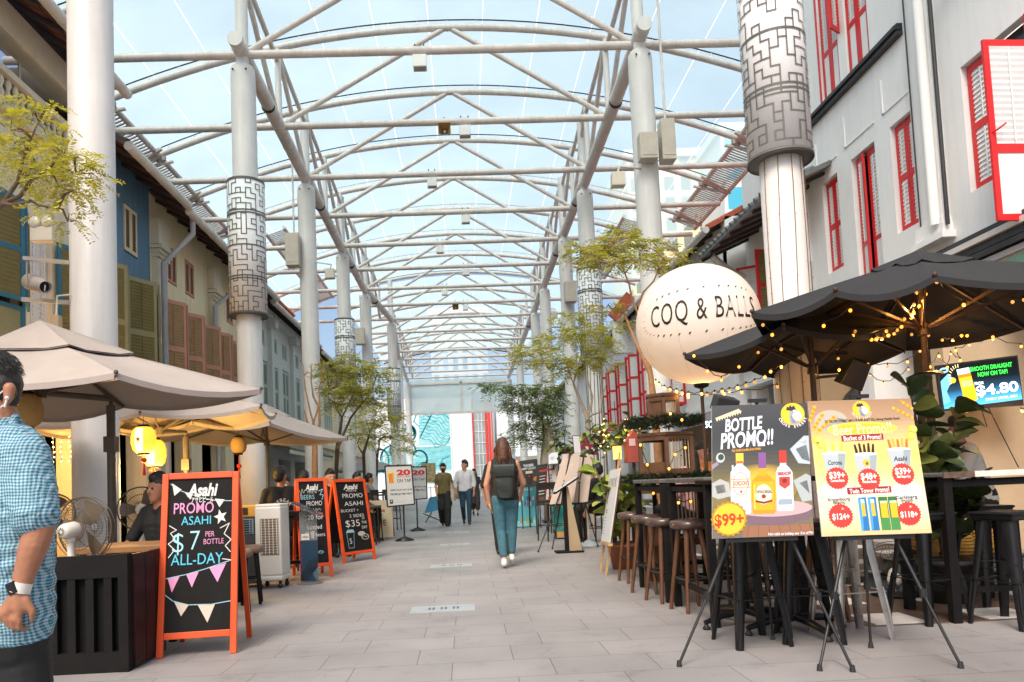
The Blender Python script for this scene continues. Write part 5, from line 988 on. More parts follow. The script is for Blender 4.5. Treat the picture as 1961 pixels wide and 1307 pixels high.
def rooster(A, x, y, r, L=3):
    A.disc(x, y, r, flat('#e8b62c'), L); w_ = r
    P_ = lambda pts, m, l: A.poly([(x + a*w_, y + b*w_*A.w/A.h) for a, b in pts], m, l)
    P_([(-.25, .85), (-.30, .2), (-.22, -.3), (.1, -.5), (.35, -.35), (.42, -.05), (.35, .3), (.55, .8), (.2, .95)], flat('#8f97a0'), L+1); P_([(-.55, -.35), (-.45, -.7), (-.3, -.6), (-.2, -.82), (-.05, -.62), (.1, -.78), (.22, -.55), (.3, -.4), (-.1, -.28)], flat('#2b2c2f'), L+2); P_([(.38, -.4), (.58, -.22), (.40, -.12)], flat('#c9c4bc'), L+2)
    A.disc(x + .36*w_, y + .22*w_*A.w/A.h, r*.40, flat('#cdd2d8'), L+2); A.disc(x + .14*w_, y - .3*w_*A.w/A.h, r*.12, flat('#e6ead8'), L+2)
    for i in range(7): A.line([(x + (-.2 + .02*i)*w_, y + (.2 + i*.09)*w_*A.w/A.h), (x + .2*w_, y + (.24 + i*.09)*w_*A.w/A.h)], .0016, flat('#5f666e'), L+3)
    for i, ch in enumerate('CROSS STREET'):
        a = math.pi*(.87 - i*.0675) if False else R_(203 + i*12.2); A.text(ch, x + 1.14*w_*math.cos(a), y - 1.14*w_*math.sin(a)*A.w/A.h, r*.17, flat('#e6e6e6'), .02, rot=-(a - R_(270)), L=L+1)
t, A = poster('dark bottle promo poster with three spirit bottles on a black tripod easel', ((1363, 778), (1546, 768), (1557, 1030), (1364, 1032)), 4.36, 4.12, (1453, 896), ((1301, 1277), (1633, 1287), (1480, 1225)), (1449, 768))
strips(A, ('#3e4042', '#34373a', '#36393b', '#54503f', '#7d6f3c', '#6e6548', '#6a5f58'), 30)
for i in range(7): A.disc(.50, .64, .40 - i*.04, mat('print glow %d' % i, tuple(a + (b-a)*i/6 for a, b in zip(lin('#6a613c'), lin('#d2ab30'))), .45, 0), .2 + i*.1, sy=.62 + i*.04)
CW2 = flat('#cfd6dc'); A.text('BOTTLE', .33, .150, .100, CW2, .03, .22, width=.40, rot=-.07); A.text('PROMO!!', .36, .268, .120, CW2, .03, .22, width=.56, rot=-.07); A.text('Any bottle bundles from drinks', .35, .352, .022, flat('#d99a2c'), .02, .1, width=.30, rot=-.05); A.rect(.47, .313, .545, .33, CW2, 3)
A.poly([(.03, .10), (.28, .03), (.31, .055), (.06, .115)], flat('#c9bda0'), 2)
for i in range(10): x = .04 + i*.027; A.poly([(x, .108 - i*.006), (x + .014, .13 - i*.006), (x + .027, .10 - i*.006)], flat('#d9cca6'), 3)
rooster(A, .845, .085, .125)
for pts, m in (([(.80, .36), (.95, .26), (1, .26), (1, .48), (.88, .47)], '#aab4ba'), ([(.86, .36), (.97, .33), (1, .46), (.92, .44)], '#6f7a80'), ([(.90, .30), (.96, .28), (.97, .32)], '#d4dce0'), ([(.82, .60), (.95, .55), (1, .57), (1, .75), (.90, .76)], '#9fa6a6'), ([(.88, .62), (.96, .60), (.98, .70)], '#727a7a'), ([(0, .60), (.08, .57), (.17, .60), (.19, .70), (.06, .72), (0, .70)], '#a3a6a2'), ([(.03, .62), (.12, .61), (.14, .67), (.05, .68)], '#7b7e7a')): A.poly(pts, flat(m), 2)
A.disc(.085, .41, .045, flat('#b0b8bd'), 2, sy=1.2); A.disc(.09, .405, .03, flat('#30423a'), 3, sy=1.1); A.poly([(0, .46), (.05, .44), (.07, .46), (.0, .50)], flat('#8f7f92'), 3)
A.rect(.30, .92, 1, 1, flat('#8a5f45'), 1)
for i in range(7): A.line([(.36 + i*.1, .92), (.34 + i*.11, 1)], .002, flat('#4d3122'), 2)
A.disc(.62, .80, .38, flat('#b39a9c'), 2, sy=.22); A.poly([(.24, .80), (.24, .86), (.40, .91), (.7, .92), (.95, .88), (1, .85), (1, .79)], flat('#6d5663'), 1.5)
def bottle(x0, x1, n0, n1, top, sh, bot, body, cap, capb, L=4):
    A.poly([(x0, bot), (x0, sh + .035), (x0 + (n0-x0)*.55, sh), (n0, sh - .02), (n0, top), (n1, top), (n1, sh - .02), (x1 - (x1-n1)*.55, sh), (x1, sh + .035), (x1, bot), (x1 - .015, bot + .012), (x0 + .015, bot + .012)], flat(body), L); A.rect(n0 - .004, top - .005, n1 + .004, capb, flat(cap), L + 1)
bottle(.185, .385, .245, .315, .385, .49, .82, '#c3cbd0', '#e2bf45', .455); A.rect(.245, .44, .315, .458, flat('#d9661f'), 6); A.rect(.19, .575, .383, .58, flat('#c8641e'), 6); A.rect(.19, .635, .383, .64, flat('#c8641e'), 6); A.poly(ell(.285, .61, .075, .085, 0, 360, 20), flat('#d9d4c4'), 5.5); A.line(ell(.285, .61, .075, .085, 0, 360, 20), .003, flat('#c8641e'), 6); A.text("GORDON'S", .287, .607, .034, flat('#b5541a'), .03, width=.165, L=7); A.disc(.29, .67, .012, flat('#b32a1c'), 7); A.rect(.20, .47, .215, .8, flat('#dfe6e8'), 5)
bottle(.40, .63, .475, .545, .385, .56, .825, '#c98a12', '#7a4d86', .50); A.rect(.47, .50, .55, .56, flat('#d8991a'), 5); A.rect(.41, .60, .62, .81, flat('#dc9e18'), 5); A.poly(ell(.515, .695, .085, .075, 0, 360, 20), flat('#cfc5b2'), 6); A.text('CHIVAS REGAL', .515, .675, .022, flat('#2d2430'), .03, width=.17, L=7); A.disc(.515, .71, .022, flat('#8f2a24'), 7); A.poly([(.43, .735), (.515, .75), (.60, .735), (.60, .75), (.515, .765), (.43, .75)], flat('#7d2620'), 7); A.rect(.415, .62, .43, .80, flat('#f0c04a'), 6)
bottle(.645, .815, .69, .755, .375, .50, .81, '#c4ccd2', '#c83227', .465); A.text('SMIRNOFF', .73, .545, .026, flat('#b5241e'), .04, width=.14, L=7); A.poly([(.675, .57), (.785, .57), (.785, .63), (.73, .66), (.675, .63)], flat('#bf3a34'), 6); A.disc(.73, .60, .025, flat('#7c1f22'), 7); A.rect(.66, .50, .672, .76, flat('#e3e9ec'), 5); A.rect(.66, .735, .80, .775, flat('#8d9aa6'), 5)
A.disc(.165, .865, .185, flat('#a97c1e'), 8, teeth=21); A.disc(.165, .865, .155, flat('#d9b02c'), 9); A.text('$99+', .165, .868, .085, flat('#d2330e'), .03, width=.29, rot=-.05, L=10); A.text('Not valid on holiday eve  Eve of PH', .77, .983, .02, CW2, .02, width=.44, L=5); A.build('print', t)
t, A = poster('pale gold beer promo poster with buckets and red price seals on a tripod easel', ((1547, 769), (1745, 759), (1783, 1026), (1574, 1028)), 4.34, 4.10, (1645, 893), ((1570, 1285), (1840, 1280), (1668, 1241)), (1643, 760))
strips(A, ('#9a7a5c', '#a88a6c', '#cdb277', '#ddc46a', '#e0cb84', '#d3ccb4', '#cfc7ac', '#d5b383'), 34)
for c, r, m in (((.2, .16), .16, '#aba59b'), ((.25, .2), .12, '#b6b2a8'), ((.17, .68), .14, '#cbc9bc'), ((.83, .7), .14, '#c9cac4')): A.disc(*c, r, flat(m), .5, sy=.7)
rooster(A, .505, .075, .085)
for x, y, a, n_ in ((.02, .22, -.95, 9), (.06, .24, -.7, 11), (.0, .15, -1.2, 7), (.98, .15, -2.6, 9), (.99, .08, -2.45, 6)):
    for i in range(n_):
        cx, cy = x + .024*i*math.cos(a), y + .018*i*math.sin(a); A.poly([(cx - .017, cy), (cx - .002, cy - .016), (cx + .022, cy - .005), (cx + .006, cy + .015)], flat('#d28a18' if i % 2 else '#e3ae3a'), 2)
for x, y in ((.05, .30), (.08, .335), (.97, .24), (.94, .29)): A.disc(x, y, .045, flat('#b5b53c'), 2); A.disc(x + .01, y - .004, .028, flat('#d2cf6a'), 3)
A.text('20 CROSS STREET #01-19 FAR EAST SQ (Along Nankin Row)', .50, .158, .018, flat('#2c241c'), .025, width=.72, rot=-.02)
for i in range(4): A.poly(ell(.49, .225, .34 - i*.02, .052 - i*.006, 0, 360, 24), mat('print gold %d' % i, lin(('#dcc25c', '#dfbe46', '#e0b838', '#dcb02a')[i]), .45, 0), 1 + i*.2)
A.text('Beer Promo!!', .49, .225, .085, flat('#f0e4ae'), .01, width=.56, rot=-.03)
def badge(y, s, w_): A.poly([(.48 - w_/2, y - .022), (.48 + w_/2, y - .026), (.48 + w_/2, y + .02), (.48 - w_/2, y + .026)], flat('#8e1f35'), 3); A.text(s, .48, y, .036, flat('#efe6dc'), .015, width=w_*.9, rot=-.03, L=5)
badge(.293, 'Bucket of 3 Promo!', .40); badge(.685, 'Twin Tower Promo!', .41)
for k, (x, y, tc, price, s2) in enumerate(((.19, .44, ('#d9c63c', '#e8df8a'), '$39+', 'Corona Extra'), (.485, .455, ('#2a1a18', '#c0357a'), '$48+', 'Heineken Bottle'), (.81, .425, ('#c96a1c', '#d8a048'), '$39+', 'Asahi Super Dry'))):
    for j in range(5): a = (j - 2)*.022; A.poly([(x + a*2 - .010, y - .11 - .008*(j % 2)), (x + a*2 + .008, y - .11 - .008*(j % 2)), (x + a*1.6 + .016, y - .02), (x + a*1.6 - .016, y - .02)], flat(tc[j % 2] if k != 1 else tc[0]), 3); A.rect(x + a*1.6 - .014, y - .045, x + a*1.6 + .014, y - .02, flat(('#e2d24c', ('#d8a41e', '#c0357a', '#c04020')[j % 3], '#d07a1c')[k]), 4)
    A.poly([(x - .115, y - .035), (x + .115, y - .035), (x + .085, y + .095), (x - .085, y + .095)], flat('#a9b2b6'), 4.5); A.poly([(x + .04, y - .03), (x + .11, y - .03), (x + .08, y + .09), (x + .03, y + .09)], flat('#8f9aa0'), 5); A.poly(ell(x, y - .035, .115, .014, 0, 360, 18), flat('#d2d6d6'), 5)
    if k == 1: A.disc(x, y + .03, .035, flat('#d9b030'), 6); A.disc(x + .005, y + .035, .015, flat('#5a5a5a'), 7)
    else: A.text(('Corona', '', 'Asahi')[k], x, y + .035, .035, flat('#27343c'), .02, .15, width=.13, L=6)
    A.disc(x + .005, y + .15, .108, flat('#c8352c'), 6, teeth=22); A.text(price, x + .005, y + .128, .048, flat('#f2e8e0'), .025, width=.15, L=8); A.text(s2, x + .005, y + .168, .02, flat('#f2e8e0'), .03, width=.13, L=8)
for x, s1, s2, pr in ((.19, 'Kronenbourg', 'Blanc', '$124+'), (.815, 'Carlsberg', 'Smooth', '$118+')): A.text(s1, x, .742, .024, flat('#2a2a2a'), .01, width=.20, rot=-.02); A.text(s2, x, .764, .024, flat('#2a2a2a'), .01, width=.11); A.disc(x, .86, .115, flat('#c8352c'), 3, teeth=24); A.text(pr, x, .865, .042, flat('#f2e8e0'), .025, width=.16, L=5); A.poly([(x + .02, .80), (x + .04, .815), (x + .01, .82)], flat('#eda89c'), 5)
for i, x in enumerate((.365, .455)): A.rect(x, .735, x + .075, .97, flat('#1a6aa8'), 3); A.poly([(x, .735), (x + .035, .735), (x + .02, .97), (x, .97)], flat('#3f94cc'), 4); A.rect(x + .022, .76, x + .055, .87, flat('#d9a92c'), 5); A.rect(x + .022, .75, x + .055, .775, flat('#c9d8dc'), 5.5)
for i, x in enumerate((.55, .64)): A.rect(x, .735, x + .084, .97, flat('#2c6a34'), 3); A.rect(x + .012, .775, x + .075, .885, flat('#d9ab22'), 5); A.poly([(x, .89), (x + .084, .885), (x + .084, .97), (x, .97)], flat('#3f8242'), 4); A.rect(x + .012, .765, x + .075, .78, flat('#cfdcb8'), 6)
A.build('print', t)
# ---- bar tables, wooden stools
box_table('bar_table', 'black framed high bar table with the brown padded stools, nearest the bottle promo poster', 1.70, 2.42, 5.2, 6.2, 1.07, mat('grey metal top', (.13, .125, .12), .25, .25, 6), M_dwood, 'high tables on the right', .035, .055)
box_table('bar_table', 'second black framed high bar table, by the wooden lantern planter', 1.68, 2.40, 6.32, 7.35, 1.07, mat('grey metal top', 0), M_dwood, 'high tables on the right', .035, .055)
box_table('bar_table', 'third black high bar table behind the leafy yellow green plant', 1.95, 2.6, 9.2, 10.0, 1.05, M_dwood, M_dwood, 'high tables on the right', .035, .05)
ws = round_stool_proto('bar_stool', 'brown padded wooden stool nearest the bottle promo poster', 'stool', 'brown wooden bar stools', M_bseat, M_bw, .73, .155, .10, hook=True)
place(ws, (1.80, 5.95, 0), .25, first=True)
for i, (x, y, lb) in enumerate(((1.72, 6.45, 'brown padded wooden stool, second from the bottle promo poster'), (1.72, 7.0, 'brown padded wooden stool, third from the bottle promo poster, nearest the pale wood easel'), (2.35, 5.9, 'brown wooden stool on the far side of the nearest high table'), (2.5, 6.8, 'brown wooden stool on the far side beneath the lantern planter'), (2.05, 9.0, 'dark padded stool behind the narrow white sign on the wood easel'), (2.6, 5.35, 'brown wooden stool behind the bottle promo poster'), (1.74, 7.75, 'brown padded wooden stool, farthest of the row, right beside the pale wood easel'), (2.55, 7.0, 'brown wooden stool behind the second high table'), (2.45, 6.35, 'brown wooden stool between the two nearest high tables on the terrace side'))): place(ws, (x, y, 0), .5*i + .3, lb)
# ---- metal stools
M_tb = mat('black painted sheet steel', (.010, .010, .011), .35, .25, 9, spec=.25); M_tsv = mat('brushed silver sheet steel', (.46, .43, .40), .30, .25, 9, metal=.8)
def metal_stool(label, m, h=.76):
    t = thing('metal_stool', label, 'stool', (0, 0, 0), 'tapered sheet metal bar stools'); mb = MB(); r = .15
    mb.box((0, 0, h - .012), (.31, .31, .022), m); mb.box((0, 0, h - .04), (.27, .27, .04), m, None, 1.1); mb.build('seat', t, .02)
    for i in range(4):
        a = math.pi/4 + i*math.pi/2; d = V((math.cos(a), math.sin(a), 0)); s_ = V((-d.y, d.x, 0)); mb = MB()
        rows = []
        for q in range(7):
            f = q/6; c_ = d*(.155 + .105*f) + V((0, 0, (h-.03)*(1-f))); w_ = .052*(1-f) + .026*f
            e = d*(.75*w_); rows.append([c_ - s_*w_ - e, c_ - s_*w_*.35, c_ + s_*w_*.35, c_ + s_*w_ - e, c_ + s_*w_*.25 - e*1.2, c_ - s_*w_*.25 - e*1.2, c_ - s_*w_ - e])
        mb.grid(rows, m); mb.poly(rows[-1][:-1], m)
        ri = [d*(.157 + .105*f) + V((0, 0, (h-.03)*(1-f))) for f in np.linspace(.55, .93, 6)]; mb.tube(ri, [.004, .009, .011, .011, .009, .004], m, 6)
        mb.build('leg', t)
    mb = MB()
    for z, k in ((.30, .222), (.42, .208)):
        pts = [V((k*math.cos(math.pi/4 + i*math.pi/2), k*math.sin(math.pi/4 + i*math.pi/2), z)) for i in range(4)]
        if z < .35:
            for i in range(4): mb.bar(pts[i], pts[(i+1) % 4], .006, .024, m, side=(0, 0, 1))
        else: mb.bar(pts[0], pts[2], .02, .004, m); mb.bar(pts[1] + V((0, 0, .005)), pts[3] + V((0, 0, .005)), .02, .004, m)
    mb.build('brace', t); return t
ms = metal_stool('black metal stool under the left half of the bottle promo poster', M_tb); place(ms, (1.79, 4.72, 0), .12, first=True)
place(ms, (2.18, 4.75, 0), -.25, 'black metal stool under the right half of the bottle promo poster'); place(ms, (3.22, 5.12, 0), .2, 'black metal stool left of the plant pot, nearest right of the beer promo poster'); place(ms, (3.62, 4.85, 0), .35, 'black metal stool at the right edge under the white edged table'); place(ms, (2.75, 6.4, 0), .5, 'black metal stool farther back, behind the silver stool'); place(ms, (4.0, 5.6, 0), .1, 'black metal stool behind the white edged table near the baskets')
sv = metal_stool('silver metal stool behind the beer promo poster', M_tsv); place(sv, (2.47, 4.78, 0), .05, first=True)
def star_table(label, x, y, rz, top=True):
    t = thing('pedestal_table', label, 'table', (x, y, 0), 'black star foot pedestal tables'); o = V((x, y, 0))
    for i in range(4):
        a = rz + i*math.pi/2; d = V((math.cos(a), math.sin(a), 0)); mb = MB(); mb.tube([o + V((0, 0, .10)), o + d*.2 + V((0, 0, .085)), o + d*.36 + V((0, 0, .05))], [.03, .026, .018], M_tb, 8); mb.lathe([(.022, 0), (.03, .01), (.014, .035)], M_bplas, o + d*.35, n=10); mb.build('foot', t)
    mb = MB(); mb.tube([o + V((0, 0, .08)), o + V((0, 0, 1.02))], .035, M_tb, 12); mb.build('column', t); mb = MB(); mb.cyl(o + V((0, 0, 1.02)), .3, .03, M_dwood, 28); mb.build('tabletop', t)
star_table('black star foot table behind the bottle promo poster', 1.98, 5.3, .35); star_table('black star foot table between the two promo posters, nearer', 2.2, 4.98, .15)
M_we = mat('worn white table edge', (.62, .60, .55), .5, .15, 7)
t = box_table('bar_table', 'black high table with a worn white edge at the right edge', 3.28, 4.4, 4.95, 5.55, 1.03, mat('grey metal top', 0), M_dwood, 'high tables on the right', .03, .06); mb = MB(); mb.bx(3.5, 4.41, 4.935, 4.95, .995, 1.035, M_we); mb.bx(3.28, 3.5, 4.935, 4.95, .995, 1.034, mat('chipped brown edge', (.12, .07, .05), .6, .5, 20)); mb.build('edge_strip', t)
# ---- floor things on the right terrace
fan('dark floor fan tilted upward on the terrace behind the beer promo poster', P(1722, 1082, 6.2), .24, (.55, .5, .6), .02, .2); bpy.data.objects[[o.name for o in bpy.data.objects if o.name.startswith('pedestal_fan')][-1]]['group'] = 'fans on the right terrace'
M_bas = mat('woven straw', (.42, .22, .04), .8, .3, 30, .6)
def basket(label, x, y, z):
    t = thing('basket', label, 'basket', (x, y, z), 'straw baskets'); mb = MB(); mb.lathe([(1e-4, 0), (.10, 0), (.125, .06), (.12, .13), (.11, .21), (.105, .21), (.11, .02), (1e-4, .02)], M_bas, (x, y, z), n=18)
    for q in range(7): mb.tube([(x + (.118 + .006*math.sin(q*.55))*math.cos(a), y + (.118 + .006*math.sin(q*.55))*math.sin(a), z + .02 + q*.028) for a in np.linspace(0, 6.283, 19)], .005, M_bas, 4, False)
    mb.build('body', t)
    for s_ in (-1, 1): mb = MB(); mb.tube([(x - .06, y + .08*s_, z + .2), (x - .05, y + .06*s_, z + .30), (x, y + .05*s_, z + .34), (x + .05, y + .06*s_, z + .30), (x + .06, y + .08*s_, z + .2)], .007, M_bas, 6); mb.build('handle', t)
basket('left yellow straw basket on the grey storage boxes', 3.92, 6.25, .30); basket('middle yellow straw basket on the grey storage boxes', 4.22, 6.25, .30); basket('right yellow straw basket on the grey storage boxes', 4.5, 6.3, .30)
M_gb = mat('printed grey bag', (.11, .13, .13), .35, .8, 14)
for z, lb in ((0.006, 'lower'), (.16, 'upper')):
    t = thing('storage_box', lb + ' flat grey printed storage box under the straw baskets', 'box', (4.15, 6.3, z), 'grey storage boxes'); mb = MB(); mb.box((4.15, 6.32, z + .065), (1.15, .5, .13), M_gb); mb.build('body', t, .02); mb = MB(); mb.box((4.15, 6.32, z + .137), (1.18, .53, .012), mat('dark lid', (.03, .03, .032), .4)); mb.build('lid', t)
# ---- TV
tl, tr, br, bl = P(1797, 703, 8.6), P(1946, 684, 8.55), P(1957, 774, 8.55), P(1808, 784, 8.6); tr = tl + (tr - tl); t = thing('television', 'bright wall television advertising smooth draught now on tap from $4.80', 'screen', (tl + br)/2); n = (br - bl).cross(tl - bl).normalized(); e = ((tr - tl).normalized(), (tl - bl).normalized())
mb = MB(); mb.prism([bl - e[0]*.02 - e[1]*.02, br + e[0]*.02 - e[1]*.02, tr + e[0]*.02 + e[1]*.02, tl - e[0]*.02 + e[1]*.02], -n*.05, M_bplas); mb.build('casing', t); mb = MB(); mb.bar((tl + br)/2 - n*.05, (tl + br)/2 - n*.42, .2, .2, M_blk); mb.tube([(bl + br)/2 - n*.04, (bl + br)/2 + V((.03, 0, -.25))], .006, M_blk, 5); mb.tube([(bl + br)/2 + e[0]*.08 - n*.04, (bl + br)/2 + V((.45, .1, -.75))], .006, M_blk, 5); mb.build('bracket', t)
A = Art(tl, tr, bl, .004); cs = [lin(c) for c in ('#020607', '#03090c', '#061219', '#16354a', '#2f78ac', '#4a9fd2')]
for i in range(24):
    f = i/23*5; k = min(int(f), 4); f -= k; c = tuple(cs[k][j]*(1-f) + cs[k+1][j]*f for j in range(3)); A.rect(0, i/24, 1, (i+1)/24, mat('screen row %d' % i, c, .3, 0, emit=c, es=1.0), 0)
A.text('SMOOTH DRAUGHT', .66, .155, .10, eflat('#35e04a', 1.1), .03, width=.54); A.text('NOW ON TAP!', .67, .30, .10, eflat('#35e04a', 1.1), .03, width=.38); A.text('FROM', .48, .50, .07, eflat('#d8ecf4'), .02, width=.11); A.text('$4.80', .70, .67, .24, eflat('#e6e2f2', 1.2), .025, width=.54); A.text('DAILY UNTIL 8PM', .74, .90, .06, eflat('#d9a95a'), .02, width=.40)
A.poly([(.22, .12), (.38, .10), (.44, .86), (.40, .90), (.30, .90), (.27, .86)], eflat('#e0a018', 1.1), 2); A.poly([(.22, .12), (.38, .10), (.39, .23), (.23, .25)], eflat('#a9cfe0', 1.0), 3); A.poly([(.23, .25), (.39, .23), (.40, .31), (.235, .33)], eflat('#d06a14', 1.0), 3); A.rect(.265, .40, .395, .54, eflat('#e8c86a', 1.1), 4); A.disc(.06, .10, .06, eflat('#7fb8d8', .8), 3, sy=.6); A.rect(.03, .08, .09, .12, eflat('#0a1a24', .8), 4); A.poly([(0, .35), (.1, .2), (.16, .3), (.06, .6), (.10, .85), (0, .9)], eflat('#5fb4e0', 1.0), 2)
for i in range(9): a = R_(200 - i*14); A.line([(.24 + .11*math.cos(a), .33 - .26*math.sin(a)), (.24 + .14*math.cos(a), .33 - .33*math.sin(a))], .008, eflat('#e8d8a0'), 4)
A.poly([(.16, .78), (.26, .74), (.25, .95), (.17, .97)], eflat('#d9a02a'), 4); A.disc(.16, .36, .035, eflat('#e0b030'), 4); A.build('picture', t)
# ---- teal poster, dark posters, boards, lectern, wood easel
def stand_poster(label, name, corners, d, foot, bg, legs=True, back=.12, cat='sign'):
    tl, tr, br, bl = [P(*c, dd) for c, dd in zip(corners, (d + back, d + back, d, d))]; f = V(foot); t = thing(name, label, cat, f); n = (br - bl).cross(tl - bl).normalized(); mb = MB(); mb.prism([bl, br, tr, tl], -n*.02, bg); mb.build('panel', t)
    mb = MB()
    for p, q in ((bl, br), (br, tr), (tr, tl), (tl, bl)): mb.bar(p - n*.01, q - n*.01, .015, .025, M_blk)
    if legs:
        for p, s_ in ((bl, 1), (br, -1)): mb.bar(V((p.x, p.y, 0)), p, .025, .025, M_blk)
        m = (tl + tr)/2; mb.bar(V((m.x, m.y + .35, 0)), m - n*.03, .03, .03, M_blk)
    mb.build('frame', t); return t, Art(tl, tr, bl, .002)
t, A = stand_poster('teal drinks package poster right behind the woman with the backpack', 'poster_board', ((985, 932), (1027, 930), (1032, 1007), (984, 1010)), 17.9, (1.45, 17.9, 0), mat('teal print', (.10, .40, .46), .4, .12, 3))
A.text('PARTY PACKAGE', .45, .09, .05, flat('#c8dfe2'), .03, width=.75); 
for j in range(2):
    for i in range(7): A.rect(.10 + i*.12, .26 + j*.13, .17 + i*.12, .36 + j*.13, flat(('#2a5f8f', '#a05068', '#c8dde0', '#3a8fb0')[(i + j) % 4]), 2); A.rect(.11 + i*.12, .36 + j*.13, .16 + i*.12, .375 + j*.13, flat('#8a3048'), 2)
A.rect(0, .86, 1, 1, flat('#7fc0c8'), 1)
for x, m in ((.12, '#9fc6d4'), (.34, '#c9802a'), (.62, '#9fae3a'), (.80, '#4f8a4a'), (.92, '#a9c0c4')): A.disc(x, .88, .07, flat(m), 2); A.rect(x - .02, .78, x + .02, .88, flat(m), 3)
A.build('print', t)
t, A = stand_poster('black poster of a dark beer glass between the backpack woman and the price boards', 'poster_board', ((995, 884), (1028, 880), (1032, 930), (998, 933)), 17.4, (1.5, 17.4, 0), mat('black print', (.02, .018, .017), .4, 0)); A.text('THE BEER', .5, .2, .10, CW2, .03, width=.6); A.text('HAPPY CALLOUT', .5, .32, .08, CW2, .03, width=.8); A.poly([(.30, .45), (.70, .45), (.64, .95), (.36, .95)], flat('#1a0d08'), 2); A.rect(.30, .42, .70, .52, flat('#c8b89a'), 3); A.disc(.14, .75, .13, flat('#c87a1e'), 2); A.disc(.86, .75, .13, flat('#b86a1a'), 2); A.disc(.5, .62, .06, flat('#8a2018'), 4); A.build('print', t)
t, A = stand_poster('black red and white price list board left of the plain beige board', 'poster_board', ((1030, 892), (1066, 886), (1058, 965), (1026, 968)), 15.5, (1.6, 15.5, 0), mat('black print', 0)); A.rect(.52, .0, 1, 1, flat('#b9b4b2'), 1); A.rect(.1, .13, .9, .18, flat('#b02420'), 3)
for i in range(7): A.text(('$8', '$9', '$12', '$10', '$14', '$9', '$8')[i], .72, .30 + i*.075, .05, flat('#222222'), .02, L=3); A.rect(.12, .28 + i*.075, .42, .30 + i*.075, flat('#b8b0a8'), 2); A.rect(.46, .27 + i*.075, .55, .31 + i*.075, flat('#b02420'), 2)
A.rect(.1, .82, .45, .97, flat('#5a3a1c'), 2); A.rect(.62, .84, .95, .96, flat('#c0562a'), 2); A.build('print', t)
t, A = stand_poster('white sheet of small pictures above the price list board', 'poster_board', ((1050, 868), (1069, 866), (1069, 888), (1050, 890)), 15.4, (1.9, 15.4, 0), mat('white print', (.6, .6, .62), .5, .1, 9)); A.disc(.4, .5, .2, flat('#9fb0c8'), 2); A.build('print', t)
M_bb = mat('beige board back', (.44, .36, .31), .65, .12, 2)
def back_board(label, corners, d, feet, hub, top, lab2=None):
    tl, tr, br, bl = [P(*c, dd) for c, dd in zip(corners, d)]; t = thing('board_easel', label, 'easel', G(*feet[0]), 'plain boards seen from behind'); n = (br - bl).cross(tl - bl).normalized(); mb = MB(); mb.prism([bl, br, tr, tl], -n*.012, M_bb); mb.build('board', t)
    h = P(*hub, d[0] - .12); tp = P(*top, d[0] - .1); easel(t, h, [G(*f) for f in feet], tp, (bl + V((0, -.02, -.01)), br + V((0, -.02, -.01))), M_blk, .012)
back_board('plain beige board seen from behind on a black easel, left of the pair', ((1079, 870), (1112, 868), (1098, 963), (1052, 967)), (11.9, 11.7, 11.6, 11.8), ((1031, 1058), (1058, 1052), (1115, 1055)), (1081, 922), (1092, 868))
back_board('plain beige board seen from behind on a black easel, right of the pair', ((1108, 869), (1137, 868), (1125, 962), (1091, 965)), (12.1, 11.9, 11.8, 12.0), ((1145, 1048), (1118, 1046), (1085, 1050)), (1110, 925), (1119, 866))
c = G(1090, 1058); t = thing('lectern', 'slim menu lectern with a sloping top before the plain beige boards', 'lectern', c); mb = MB(); mb.box(c + V((0, 0, .012)), (.42, .30, .025), M_dwood); mb.build('base', t)
mb = MB(); mb.prism([c + V((.0, -.03, .02)), c + V((.20, -.03, .02)), c + V((.03, -.03, 1.0)), c + V((-.02, -.03, 1.0))], (0, .05, 0), mat('tan lectern board', (.34, .26, .16), .6, .15, 4)); mb.bx(c.x - .06, c.x, c.y - .04, c.y + .03, .02, 1.02, M_dwood); mb.build('post', t); mb = MB(); mb.box(c + V((-.0, 0, 1.02)), (.44, .30, .02), M_dwood, MX.Rotation(-.55, 3, 'Y')); mb.build('top', t); mb = MB(); mb.box(c + V((-.008, 0, 1.036)), (.40, .27, .006), mat('pale menu card', (.5, .52, .54), .4, .1), MX.Rotation(-.55, 3, 'Y')); mb.build('menu', t)
c = G(1158, 1092); t = thing('wooden_easel', 'pale wooden easel holding a narrow looking white printed sign', 'easel', c); tl, tr, bl, br = P(1168, 902, 8.75), P(1187, 897, 8.15), P(1151, 1036, 8.7), P(1167, 1040, 8.10); mb = MB(); n = (br - bl).cross(tl - bl).normalized(); mb.prism([bl, br, tr, tl], -n*.01, mat('white sign card', (.60, .62, .64), .45, .06)); mb.build('board', t); A = Art(tl, tr, bl, .002)
for i in range(5): A.rect(.15 + i*.15, .12, .21 + i*.15, .48 + .05*(i % 2), flat(('#4a5a6a', '#8a6a50', '#39424c', '#7a808a', '#5a4a40')[i]), 2)
A.text('COCKTAILS', .5, .58, .05, flat('#2c3036'), .02, width=.7); 
for i in range(6): A.rect(.15, .66 + i*.045, .85, .675 + i*.045, flat('#70767c'), 2)
A.rect(.4, .92, .6, .95, flat('#c04030'), 3); A.build('print', t)
mb = MB()
for q, f in ((tl.lerp(tr, .2), G(1150, 1094)), (tl.lerp(tr, .9), G(1160, 1102))): mb.bar(f, q + V((.03, 0, .02)), .03, .022, M_lwood)
mb.bar(G(1205, 1062), (tl + tr)/2 + V((.05, 0, .05)), .03, .02, M_lwood); mb.bar((tl+tr)/2 + V((.02, 0, -.1)), (tl+tr)/2 + V((.07, .0, .20)), .03, .02, M_lwood); mb.bar(bl - n*.01 + V((0, 0, -.02)), br - n*.01 + V((0, 0, -.02)), .05, .03, M_lwood); mb.build('frame', t)
